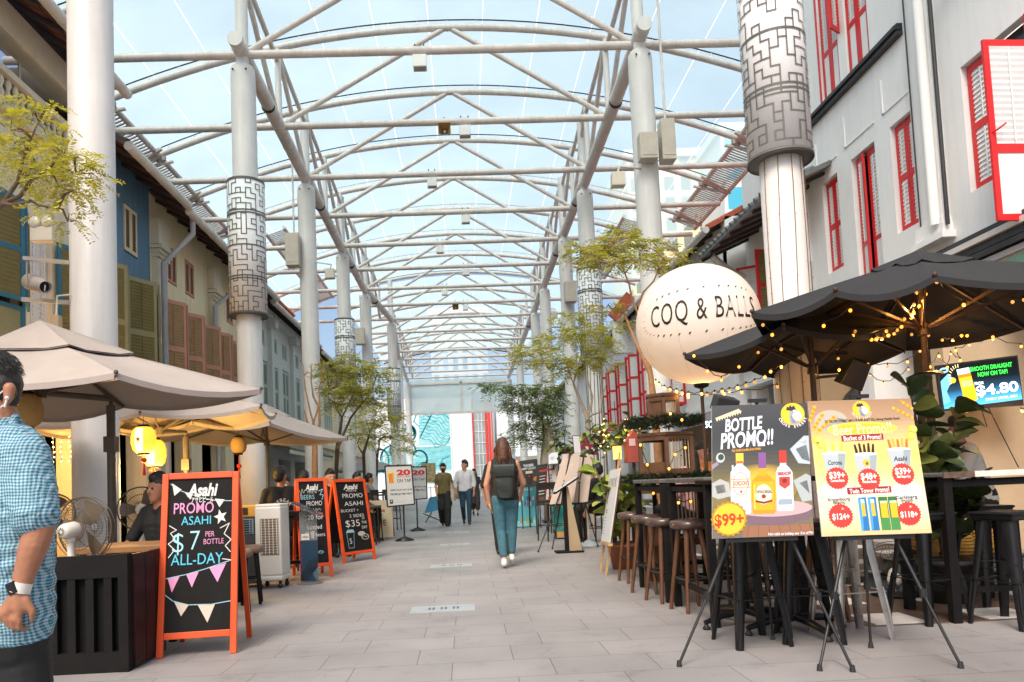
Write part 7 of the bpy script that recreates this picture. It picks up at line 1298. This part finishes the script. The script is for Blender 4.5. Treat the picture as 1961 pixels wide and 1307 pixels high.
def bake():
    dg = bpy.context.evaluated_depsgraph_get()
    for o in PENDING:
        ev = o.evaluated_get(dg); me = bpy.data.meshes.new_from_object(ev); old = o.data; o.modifiers.clear(); o.data = me; bpy.data.meshes.remove(old)
        me.polygons.foreach_set('use_smooth', [True]*len(me.polygons))
    PENDING.clear()
def hand(pts, w, palmn, s=1., curl=.5):
    """chains of a hand: w = wrist, dir = forearm direction, palmn = palm normal"""
    d = (pts[0]).normalized(); n = V(palmn).normalized(); s_ = d.cross(n).normalized(); w = V(w); ch = [[(w, .026*s), (w + d*.05*s + s_*.012*s, .022*s)], [(w, .024*s), (w + d*.07*s - s_*.015*s, .018*s)], [(w + d*.05*s - s_*.022*s, .016*s), (w + d*.085*s - s_*.03*s, .013*s)], [(w + d*.05*s + s_*.02*s, .017*s), (w + d*.085*s + s_*.022*s, .013*s)]]
    for i, (o, L_) in enumerate(((.03, .066), (.010, .076), (-.010, .07), (-.030, .055))):
        a = w + d*.088*s + s_*o*s; b = a + (d*math.cos(curl*.6) + n*math.sin(curl*.6))*L_*.45*s; c = b + (d*math.cos(curl*1.6) + n*math.sin(curl*1.6))*L_*.35*s; e = c + (d*math.cos(curl*2.4) + n*math.sin(curl*2.4))*L_*.25*s; ch.append([(a, .0098*s), (b, .0088*s), (c, .008*s), (e, .007*s)])
    a = w + d*.025*s + s_*.028*s; b = a + (d*.7 + s_*.55 + n*.25).normalized()*.04*s; c = b + (d*.9 + n*.35).normalized()*.03*s; ch.append([(a, .014*s), (b, .011*s), (c, .0085*s)]); return ch
def person(label, x, y, H, head, pose='stand', top=None, bottom=None, skin=0, hair=M_hair, longhair=False, shoes=M_bls, sleeve=.5, arms=((.08, .05), (.08, .05)), grp=None, female=False, hs=.5, legs=None, lean=0., mask=None, vox=.014, cropped=1., wide=0., bald=False, headturn=0., tank=False):
    """heading: direction faced, radians from +Y towards +X"""
    t = thing('person', label, 'person', (x, y, 0), grp); s = H/1.7; Rz = MX.Rotation(-head, 3, 'Z'); O = V((x, y, 0))
    def w(px, py, pz): return O + Rz @ V((px*s, py*s, pz*s))
    sk = SK[skin]; hw = .092 if female else .088; sw = .165 if female else .19
    dz = 0 if pose != 'sit' else hs - .90; hz = .90 + dz
    sh = 1.40 + dz; yl = lean*.5; sp = w
    if pose == 'sit': LG = [[(sd*hw, 0, hz), (sd*(hw + .04), .42, hz + .02), (sd*(hw + .02), .40, .09)] for sd in (-1, 1)]
    elif pose == 'walk': LG = [[(-hw, .02, hz), (-hw, .14, .49), (-hw*.8, .20, .085)], [(hw, -.02, hz), (hw, .03, .48), (hw*.8, -.26, .14)]]
    else: LG = [[(-hw, 0, hz), (-hw - .01, .01, .48), (-hw - .02, 0, .085)], [(hw, 0, hz), (hw + .01, .01, .48), (hw + .02, 0, .085)]]
    if legs: LG = legs
    AR = []
    for sd, (fw, out) in zip((-1, 1), arms):
        S_ = (sd*sw, yl, sh - .02); e = (sd*(sw + .03 + out), yl + fw*.5 - .02, sh - .29); 
        if isinstance(fw, tuple): pass
        wr = (sd*(sw + .02 + out*.6), yl + fw*1.6 + .02, sh - .29 - .24*max(.05, math.cos(min(1.5, fw*3)))); AR.append((S_, e, wr))
    hd = (0, yl*1.2 + .02, sh + .185); hc = w(*hd); fr = Rz @ MX.Rotation(-headturn, 3, 'Z') @ V((0, 1, 0)); rt = fr.cross(V((0, 0, 1)))
    ch = [[(hc + V((0, 0, .03*s)) - fr*.012*s, .092*s), (hc + fr*.012*s - V((0, 0, .035*s)), .072*s), (hc + fr*.035*s - V((0, 0, .085*s)), .045*s)], [(w(0, yl + .01, sh + .02), .056*s), (hc - V((0, 0, .08*s)), .05*s)], [(hc + fr*.085*s + V((0, 0, .0)), .012*s), (hc + fr*.098*s - V((0, 0, .028*s)), .015*s)], [(w(-sw*.5, yl, sh), .06*s), (w(sw*.5, yl, sh), .06*s)]]
    for sd in (-1, 1): ch.append([(hc + rt*sd*.086*s - fr*.008*s + V((0, 0, .012*s)), .016*s), (hc + rt*sd*.088*s - fr*.006*s - V((0, 0, .025*s)), .012*s)])
    for k, (S_, e, wr) in enumerate(AR):
        ch.append([(w(*S_), .052*s), (w(*e), .040*s), (w(*wr), .027*s)]); dv = (w(*wr) - w(*e)); ch += hand([dv], w(*wr) + dv.normalized()*.01, rt*(-1 if k else 1), s*1.02, .5)
    for lg in LG: ch.append([(w(*lg[0]), .085*s), (w(*lg[1]), .052*s), (w(*lg[2]), .036*s)])
    tc = [[(w(sd*.075, yl*.2*q, hz + .05), .105*s) if False else (w(sd*.07, 0, hz + .02), .108*s), (w(sd*.06, yl*.5, hz + .22), (.095 if female else .105)*s), (w(sd*.085, yl*.9, sh - .12), .105*s), (w(sd*.10, yl, sh - .02), .072*s)] for sd in (-1, 1) for q in (1,)]
    ch += [[(p, r*.93) for p, r in c_] for c_ in tc]
    blob('body', ch, sk, t, vox)
    hcn = []
    if top:
        g_ = .014*s; c2 = [[(p, r + g_) for p, r in c_] for c_ in tc]
        if not tank:
            c2.append([(w(-sw*.75, yl, sh), .064*s), (w(sw*.75, yl, sh), .064*s)])
            for (S_, e, wr) in AR:
                a, b, c_ = w(*S_), w(*e), w(*wr); q = sleeve
                c2.append([(a, .066*s), (a.lerp(b, min(1, q*2)), .060*s)] + ([(b.lerp(c_, q*2 - 1), .042*s)] if q > .5 else []))
        blob('top', c2, top, t, vox)
    if bottom:
        c2 = [[(w(-.07, 0, hz + .06), .115*s), (w(-.07, 0, hz - .02), .118*s)], [(w(.07, 0, hz + .06), .115*s), (w(.07, 0, hz - .02), .118*s)]]
        for lg in LG:
            a, b, c_ = w(*lg[0]), w(*lg[1]), w(*lg[2]); e = b.lerp(c_, cropped); c2.append([(a, .108*s), (b, (.072 + wide)*s), (e, (.055 + wide*1.3)*s)])
        blob('trousers', c2, bottom, t, vox)
    for lg in LG:
        k, a = w(*lg[1]), w(*lg[2]); f_ = Rz @ V((0, 1, 0)); up = a.z > .12*s and pose == 'walk'; toe = a + f_*(.12 if not up else .07)*s + V((0, 0, -.05*s if not up else -.10*s)); toe.z = max(toe.z, .035*s)
        blob('shoe', [[(a + V((0, 0, -.035*s)) - f_*.02*s, .042*s), (toe, .036*s)], [(a + V((0, 0, .0)), .042*s), (a - V((0, 0, .03*s)), .042*s)]], shoes, t, max(.008, vox*.7), 3)
    if not bald:
        hch = [[(hc + V((0, 0, .048*s)) - fr*.022*s, .096*s), (hc + V((0, 0, .0)) - fr*.045*s, .078*s)], [(hc + V((0, 0, .098*s)) + fr*.028*s, .056*s), (hc + V((0, 0, .10*s)) - fr*.02*s, .066*s)]]
        if longhair:
            hch += [[(hc - fr*.05*s, .092*s), (hc - fr*.075*s - V((0, 0, .12*s)), .085*s), (hc - fr*.085*s - V((0, 0, .26*s)), .07*s), (hc - fr*.09*s - V((0, 0, .36*s)), .035*s)]] + [[(hc + rt*sd*.06*s - fr*.02*s, .05*s), (hc + rt*sd*.085*s - fr*.05*s - V((0, 0, .16*s)), .045*s), (hc + rt*sd*.09*s - fr*.07*s - V((0, 0, .30*s)), .02*s)] for sd in (-1, 1)]
        blob('hair', hch, hair, t, max(.008, vox*.8), 3)
    mb = MB()
    for sd in (-1, 1): mb.sphere(hc + fr*.083*s + rt*sd*.032*s + V((0, 0, .008*s)), .010*s, M_hair, 6)
    mb.build('eyes', t)
    if mask: blob('face_mask', [[(hc + fr*.055*s - V((0, 0, .03*s)), .052*s), (hc + fr*.055*s - V((0, 0, .07*s)), .045*s)]], mask, t, .01, 3)
    return t, w, Rz, hc, fr, rt
def gingham():
    m = bpy.data.materials.new('blue gingham cloth'); m.use_nodes = True; n = m.node_tree.nodes; L = m.node_tree.links; b = n['Principled BSDF']; tc = n.new('ShaderNodeTexCoord'); sp = n.new('ShaderNodeSeparateXYZ'); nz = n.new('ShaderNodeTexNoise'); nz.inputs['Scale'].default_value = 7; L.new(tc.outputs['Object'], nz.inputs['Vector']); vm = n.new('ShaderNodeVectorMath'); vm.operation = 'MULTIPLY_ADD'; L.new(nz.outputs['Color'], vm.inputs[0]); vm.inputs[1].default_value = (.035, .035, .035); L.new(tc.outputs['Object'], vm.inputs[2]); L.new(vm.outputs[0], sp.inputs[0]); outs = []
    n2 = n.new('ShaderNodeTexNoise'); n2.inputs['Scale'].default_value = 9; n2.inputs['Detail'].default_value = 3; n2.inputs['Distortion'].default_value = 1.2; L.new(tc.outputs['Object'], n2.inputs['Vector']); bp = n.new('ShaderNodeBump'); bp.inputs['Strength'].default_value = .8; bp.inputs['Distance'].default_value = .03; L.new(n2.outputs[0], bp.inputs['Height']); L.new(bp.outputs[0], b.inputs['Normal'])
    def mth(op, a, bval=None):
        x = n.new('ShaderNodeMath'); x.operation = op
        for i, q in enumerate((a, bval)):
            if q is None: continue
            if isinstance(q, (int, float)): x.inputs[i].default_value = q
            else: L.new(q, x.inputs[i])
        return x.outputs[0]
    for k in (0, 2): outs.append(mth('LESS_THAN', mth('FRACT', mth('MULTIPLY', sp.outputs[k], 88.)), .5))
    s_ = mth('MULTIPLY', mth('ADD', outs[0], outs[1]), .5); r = n.new('ShaderNodeValToRGB'); r.color_ramp.interpolation = 'CONSTANT'; e = r.color_ramp.elements; e[0].color = (.38, .47, .50, 1); e[1].position = .75; e[1].color = (.03, .11, .17, 1); q = e.new(.25); q.color = (.13, .31, .40, 1); L.new(s_, r.inputs[0]); L.new(r.outputs[0], b.inputs['Base Color']); b.inputs['Roughness'].default_value = .8; return m
# ---- man in the foreground at the left edge, walking out of the frame
d0 = 2.75; Q = lambda x, y, dd=0.: P(x, y, d0 + dd); pm = 1400/d0
t = thing('person', 'man in blue gingham shirt with smartwatch walking out at the left edge', 'person', (-1.75, 2.8, 0)); U = lambda v: v/pm
hc = Q(-12, 726); sk = SK[0]
ch = [[(hc, U(45)), (Q(-22, 752), U(38)), (Q(-34, 776), U(24))], [(Q(-2, 770), U(27)), (Q(8, 830), U(32))], [(Q(-62, 748), U(7)), (Q(-68, 758), U(8))]]
ch.append([(Q(18, 744, -.085), U(11)), (Q(17, 760, -.088), U(9)), (Q(12, 772, -.086), U(6))])
sh_ = Q(42, 880, -.16); el = Q(76, 1012, -.20); wr = Q(40, 1122, -.22)
ch += [[(sh_, U(40)), (el, U(25)), (el.lerp(wr, .3), U(24)), (wr, U(15.5))]]; dv = wr - el; ch += hand([dv], wr + dv.normalized()*.012, (.15, .9, .1), 1.12, .75)
sh2 = Q(30, 880, .20); el2 = Q(10, 1010, .24); wr2 = Q(-60, 1090, .22); ch += [[(sh2, U(38)), (el2, U(25)), (wr2, U(15))]]; ch += hand([wr2 - el2], wr2, (.1, -.9, .1), 1.08, .6)
tors = [[(Q(28, 868, dd*.8), U(48)), (Q(20, 960, dd), U(66)), (Q(24, 1080, dd), U(62)), (Q(28, 1190, dd*.9), U(60))] for dd in (-.12, .02, .14)]
ch += [[(p, r*.92) for p, r in c_] for c_ in tors]; LGm = [[Q(30, 1200, dd) for dd in (s_,)] + [Q(30 + o, 1370, s_), Q(20 + o*2.2, 1490, s_)] for s_, o in ((-.09, 26), (.11, -34))]
for a, b, c_ in LGm: ch.append([(a, U(46)), (b, U(34)), (c_, U(22))])
MANT = t; blob('body', ch, sk, t, .0055, 4); MG = gingham()
c2 = [[(p, r + U(7)) for p, r in c_] for c_ in tors] + [[(sh_ + V((0, .01, .0)), U(47)), (Q(58, 940, -.18), U(44)), (Q(66, 985, -.195), U(42))], [(sh2, U(45)), (Q(20, 950, .22), U(42))], [(Q(8, 828), U(38)), (Q(14, 850), U(48))], [(Q(24, 862, -.13), U(44)), (Q(24, 862, .16), U(44))]]
o = blob('shirt', c2, MG, t, .007, 5); blob('collar', [[(Q(x, y, dd), U(8)), (Q(x2, y2, dd2), U(8))] for x, y, dd, x2, y2, dd2 in ((30, 800, -.03, 22, 818, -.07), (22, 818, -.07, -6, 838, -.06), (30, 800, .03, 18, 816, .06), (30, 800, -.03, 30, 800, .03))], MG, t, .005, 3)
blob('trousers', [[(Q(28, 1190, dd), U(62)), (Q(30, 1225, dd), U(60))] for dd in (-.1, .12)] + [[(a, U(56)), (b, U(42)), (c_, U(32))] for a, b, c_ in LGm], mat('black trousers', (.012, .013, .014), .7, .25, 6, .2), t, .01, 5)
for a, b, c_ in LGm: blob('shoe', [[(c_ + V((.03, 0, -.02)), .045), (c_ + V((-.14, 0, -.035)), .035)]], M_bls, t, .008, 3)
blob('hair', [[(Q(-13, 715), U(46)), (Q(4, 735), U(36)), (Q(13, 762, .0), U(23)), (Q(14, 775, .01), U(17))], [(Q(2, 735, -.06), U(18)), (Q(16, 752, -.05), U(15))], [(Q(-36, 704), U(32)), (Q(-13, 708), U(40))]], mat('greying black hair', (.022, .018, .016), .45, .5, 40, .5, bscale=220), t, .006, 3)
mb = MB(); mb.tube([wr + dv.normalized()*-.02 + V(q) for q in ()] or [wr - dv.normalized()*.012, wr + dv.normalized()*.022], U(17.5), mat('white watch strap', (.66, .64, .60), .5, .05), 20); wb = mb.build('watch_strap', t); u, v_ = frame(dv); mb = MB(); fc = wr + dv.normalized()*.004 + V((-.012, -.028, .0)); mb.box(fc, (.036, .014, .042), mat('watch glass', (.012, .012, .014), .12, 0), MX.Rotation(-.35, 3, 'Y') @ MX.Rotation(-.25, 3, 'Z')); mb.build('watch', t, .005)
mb = MB(); mb.sphere(Q(14, 762, -.098), U(4.5), M_whs, 10); mb.tube([Q(13, 766, -.098), Q(9, 780, -.096)], U(2), M_whs, 8); mb.build('earbud', t); mb = MB(); mb.tube([Q(16, 742, -.09), Q(-8, 760, -.088), Q(-40, 778, -.06)], U(1.5), M_whs, 5); mb.tube([Q(12, 772, -.09), Q(-10, 790, -.08), Q(-38, 800, -.05)], U(1.5), M_whs, 5); mb.build('mask_strap', t); blob('face_mask', [[(Q(-52, 768), U(26)), (Q(-48, 790), U(24))]], M_whs, t, .008, 3)
mb = MB(); mb.tube([Q(30, 806, .05), Q(34, 812, 0), Q(24, 822, -.07), Q(-2, 850, -.10), Q(-40, 900, -.09), Q(-52, 1010, -.03)], U(4.2), mat('dark green lanyard', (.03, .06, .045), .6, .1), 6); mb.build('lanyard', t)
# ---- woman with the backpack, walking away
M_jean = mat('mid blue denim', (.045, .135, .175), .8, .35, 12, .7, bscale=11); lg = [[(-.085, -.02, .90), (-.075, .02, .49), (-.05, -.10, .10)], [(.085, .02, .90), (.075, .05, .49), (.055, .06, .15)]]
t, w, Rz, hc, fr, rt = person('woman seen from behind with long brown hair, black backpack and cropped blue jeans', .50, 9.6, 1.66, 0.05, 'walk', mat('black tank top', (.015, .015, .016), .7, .2, 8), M_jean, 1, M_bhair, True, M_whs, arms=((.02, .05), (.26, .06)), female=True, legs=lg, cropped=.80, vox=.010, tank=True)
WOMT, HC, FR, RT = t, hc, fr, rt
M_bp = mat('black ripstop nylon', (.016, .020, .020), .5, .35, 12, .3); hx = .50; s = 1.66/1.7
def bpk(x, y, z): return w(x, y, z)
mb = MB(); N = 9; rows = []
for i in range(N + 1):
    f = i/N; z = .93 + .43*f; hw_ = .140 - .03*max(0, f - .55)/.45 - .012*(1-f)**4*3; dp = .15 - .05*max(0, f - .5)*2 + .02*math.sin(f*3.1); row = []
    for k in range(25): a = 2*math.pi*k/24; ca, sa = math.cos(a), math.sin(a); ex = .45; row.append(bpk(hw_*math.copysign(abs(ca)**ex, ca), -.17 + dp*.5*math.copysign(abs(sa)**ex, sa) + .006*math.sin(z*40 + k), z))
    rows.append(row)
mb.grid(rows, M_bp); mb.poly(rows[0][:-1][::-1], M_bp); mb.poly(rows[-1][:-1], M_bp); bp = mb.build('backpack', t)
mb = MB(); fl = [[bpk(x, -.17 - .085 - .008 - .01*math.sin(f*3), 1.375 - f*.16) for x in np.linspace(-.132, .132, 9)] for f in np.linspace(0, 1, 6)]; fl = [[bpk(x, -.11, 1.375) for x in np.linspace(-.118, .118, 9)]] + fl; mb.grid(fl, M_bp); mb.grid([[p + Rz @ V((0, -.006, 0)) for p in r] for r in fl], M_bp); mb.build('flap', bp)
for sd in (-1, 1): mb = MB(); mb.tube([bpk(sd*.08, -.12, 1.36), bpk(sd*.10, -.05, 1.46), bpk(sd*.11, .06, 1.43), bpk(sd*.13, .12, 1.28)], .018, M_bp, 8); mb.build('strap', bp)
mb = MB(); mb.tube([bpk(-.035, -.13, 1.36), bpk(-.03, -.14, 1.44), bpk(.03, -.14, 1.44), bpk(.035, -.13, 1.36)], .009, M_bp, 8); mb.build('handle', bp)
person('person almost hidden in front of the backpack woman, only dark hair and leg showing', .53, 11.2, 1.66, 0, 'walk', mat('black cloth', (.015, .015, .015), .8, .2, 8), mat('black cloth', 0), 1, M_hair, False, M_bls)
# ---- couple walking towards the camera and others
M_olv = mat('olive top', (.13, .105, .035), .8, .2, 10, .8, bscale=12); M_navy = mat('navy trousers', (.018, .05, .085), .75, .2, 8, .8, bscale=10); M_wsh = mat('white shirt', (.62, .61, .64), .7, .08, 9, .9, bscale=11)
t, w, *_ = person('woman in olive top and black wide trousers with black mask and cream tote', -.62, 20.2, 1.70, math.pi, 'walk', M_olv, mat('black cloth', 0), 1, M_hair, False, M_bls, sleeve=.32, arms=((.02, .03), (.02, .03)), female=True, mask=mat('black cloth', 0), vox=.016, wide=.03)
mb = MB(); mb.prism([w(-.25, .02, 1.0), w(-.20, .12, 1.0), w(-.20, .12, .68), w(-.25, .02, .68)], Rz @ V((.06, .03, 0)), mat('cream tote', (.55, .50, .40), .8, .1)); mb.tube([w(-.22, .05, 1.0), w(-.17, .04, 1.40), w(-.16, -.04, 1.40), w(-.22, .0, 1.0)], .01, mat('cream tote', 0), 5); mb.build('tote_bag', t)
person('man in white long sleeved shirt and navy trousers looking aside, walking', -.03, 20.7, 1.78, math.pi, 'walk', M_wsh, M_navy, 1, M_hair, False, M_bls, sleeve=.72, arms=((.05, .03), (.04, .05)), vox=.016, headturn=.9)
person('woman in dark patterned dress walking behind the white shirted man', .29, 26.1, 1.64, math.pi, 'walk', mat('dark patterned cloth', (.05, .04, .04), .8, .9, 30), mat('dark patterned cloth', 0), 1, M_hair, True, M_bls, sleeve=.3, female=True, vox=.02, cropped=.5, wide=.03)
person('distant person in grey standing far down the street left of the olive top woman', -.95, 40, 1.68, math.pi, 'stand', mat('grey cloth', (.2, .2, .2), .8, .2), mat('black cloth', 0), 1, vox=.03)
# ---- seated people, left
M_ch = M_hs
def chair_for(label, x, y, head, hs):
    t = thing('chair', label, 'chair', (x, y, 0), 'chairs under seated people'); R = MX.Rotation(-head, 3, 'Z'); o = V((x, y, 0)); q = lambda a, b, c_: o + R @ V((a, b, c_)); mb = MB(); mb.box(q(0, 0.05, hs - .115), (.40, .40, .04), M_ch, R); mb.build('seat', t)
    for a in (-.17, .17):
        for b in (-.13, .22): mb = MB(); mb.tube([q(a, b, hs - .12), q(a*1.1, b*1.1, 0)], .015, M_ch, 6); mb.build('leg', t)
G2 = 'diners seated on the left terrace'; M_bt = mat('black tee shirt', (.014, .014, .015), .8, .2, 8, .8, bscale=12)
person('man in black seated behind the bar counter, half behind the nearest chalkboard', -2.72, 6.72, 1.72, -2.6, 'sit', M_bt, M_bt, 0, grp=G2, hs=.48, arms=((.30, .05), (.30, .05)), sleeve=.4, lean=.1, vox=.010); chair_for('chair of the man in black behind the bar counter', -2.72, 6.72, -2.6, .48)
t, w, Rz_, hc, fr, rt = person('man in black tee shirt with white back print, seated behind the air cooler', -2.62, 10.45, 1.78, -.35, 'sit', M_bt, M_bt, 0, grp=G2, hs=.58, arms=((.15, .05), (.22, .05)), sleeve=.42, vox=.012, headturn=.7); chair_for('chair of the man with the white back print', -2.62, 10.45, -.35, .58)
A = Art(w(-.13, -.165, .99), w(.13, -.165, .99), w(-.13, -.165, .72), .012)
for i, c_ in enumerate('ZEBEAR'): a = R_(150 - i*24); A.text(c_, .5 + .40*math.cos(a), .55 - .42*math.sin(a), .17, CW, .02, rot=R_(60 - i*24)*-1 + 0, L=2)
for i in range(9): a = R_(165 - i*18); A.poly([(.5, .62), (.5 + .26*math.cos(a + .06), .62 - .27*math.sin(a + .06)), (.5 + .26*math.cos(a - .08), .62 - .27*math.sin(a - .08))], CW, 1)
A.rect(.36, .62, .64, .68, CW, 2); A.build('shirt_print', t)
person('man in dark teal tee shirt seated beyond the man with the white back print', -2.62, 11.9, 1.74, .5, 'sit', mat('dark teal tee', (.02, .075, .10), .8, .2, 8), M_bt, 1, grp=G2, hs=.58, sleeve=.4, arms=((.2, .05), (.2, .05)), vox=.014); chair_for('chair of the man in the dark teal tee shirt', -2.62, 11.9, .5, .58)
person('masked diner in black facing the man with the white back print', -2.95, 12.0, 1.66, 2.9, 'sit', M_bt, M_bt, 1, grp=G2, hs=.58, mask=M_whs, vox=.014)
for i, (x, y, d, hd_, lb) in enumerate(((632, 905, 12.6, 2.6, 'dark haired diner whose head shows above the middle chalkboard'), (683, 912, 15.6, 2.0, 'dark haired diner whose head shows above the rear chalkboard'), (706, 908, 17.3, 1.2, 'diner in profile between the rear chalkboard and the tap sign'))):
    p = P(x, y, d); person(lb, p.x, d, 1.68, hd_, 'sit', M_bt if i != 2 else mat('grey cloth', 0), M_bt, 1, grp=G2, hs=.66, vox=.016, arms=((.25, .05), (.25, .05)))
    chair_for('stool of the ' + lb.replace('whose head shows ', ''), p.x, d, hd_, .66)
# ---- seated people, right
G3 = 'people seated on the right terrace'
p = P(1322, 900, 8.9); person('person in pink top seated behind the wooden lantern planter', p.x, 8.9, 1.66, -.6, 'sit', mat('pink cloth', (.55, .30, .30), .8, .1, 9), M_bt, 1, M_hair, True, grp=G3, hs=.68, sleeve=.5, female=True, vox=.012); chair_for('stool of the person in the pink top', p.x, 8.9, -.6, .68)
p = P(1345, 890, 10.2); person('person in orange top farther behind the pink one', p.x, 10.2, 1.7, 2.6, 'sit', mat('orange cloth', (.62, .22, .04), .8, .1, 9), M_bt, 1, grp=G3, hs=.72, vox=.014)
p = P(1872, 860, 7.0); person('man in light grey shirt seated below the television behind the fiddle leaf plant', p.x, 7.0, 1.74, -1.25, 'sit', mat('light grey shirt', (.46, .44, .41), .8, .1, 9, .2), M_bt, 0, M_hair, grp=G3, hs=.70, sleeve=.55, lean=.22, arms=((.30, .03), (.25, .05)), vox=.010, mask=M_whs); chair_for('stool of the man in the light grey shirt', p.x, 7.0, -1.25, .70)
p = P(1146, 915, 12.6); person('dark haired person just right of the plain beige boards', p.x, 12.6, 1.62, -.8, 'sit', M_bt, M_bt, 1, grp=G3, hs=.62, vox=.016)
def tufts(par, m, n_, pick, length, wid, seed):
    rq = random.Random(seed); mb = MB()
    for _ in range(n_):
        p, d = pick(rq); s_ = d.cross(V((rq.gauss(0, 1), rq.gauss(0, 1), rq.gauss(0, .3)))).normalized()*wid; L_ = length*rq.uniform(.6, 1.2); k = V((rq.gauss(0, .12), rq.gauss(0, .12), 0))*L_
        mb.add([p - s_, p + s_, p + d*L_*.5 + k*.5 + s_*.7, p + d*L_*.5 + k*.5 - s_*.7, p + d*L_ + k], [(0, 1, 2, 3), (3, 2, 4)], m)
    mb.build('hair_strands', par)
def man_hair(rq):
    a = rq.uniform(-2.2, 1.1); b = rq.uniform(-1.2, 1.2); c = Q(-13, 715); o = V((math.cos(b)*math.cos(a) if False else math.sin(a + .6)*math.cos(b)*.0 + math.cos(a)*math.cos(b), math.sin(b), abs(math.sin(a))*math.cos(b)))
    return c + o*U(46.5), (V((.75, 0, -.75)) - o*.55*V((.75, 0, -.75)).dot(o) + o*.25).normalized()
tufts(MANT, mat('greying black hair', 0), 700, man_hair, .022, .0011, 3)
def woman_hair(rq):
    a = rq.uniform(-1.3, 1.3); z = rq.uniform(-.20, .05); c = HC + V((.0, 0, z)); r = .094 + .012*rq.random()
    return c - FR*math.cos(a)*r + RT*math.sin(a)*r*.95, (V((0, 0, -1)) - FR*.12 + RT*math.sin(a)*.06).normalized()
for m_, sd in ((M_bhair, 4), (mat('light brown strand', (.16, .07, .03), .4, .3, 20), 5)): tufts(WOMT, m_, 240, woman_hair, .20, .004, sd)
bake()
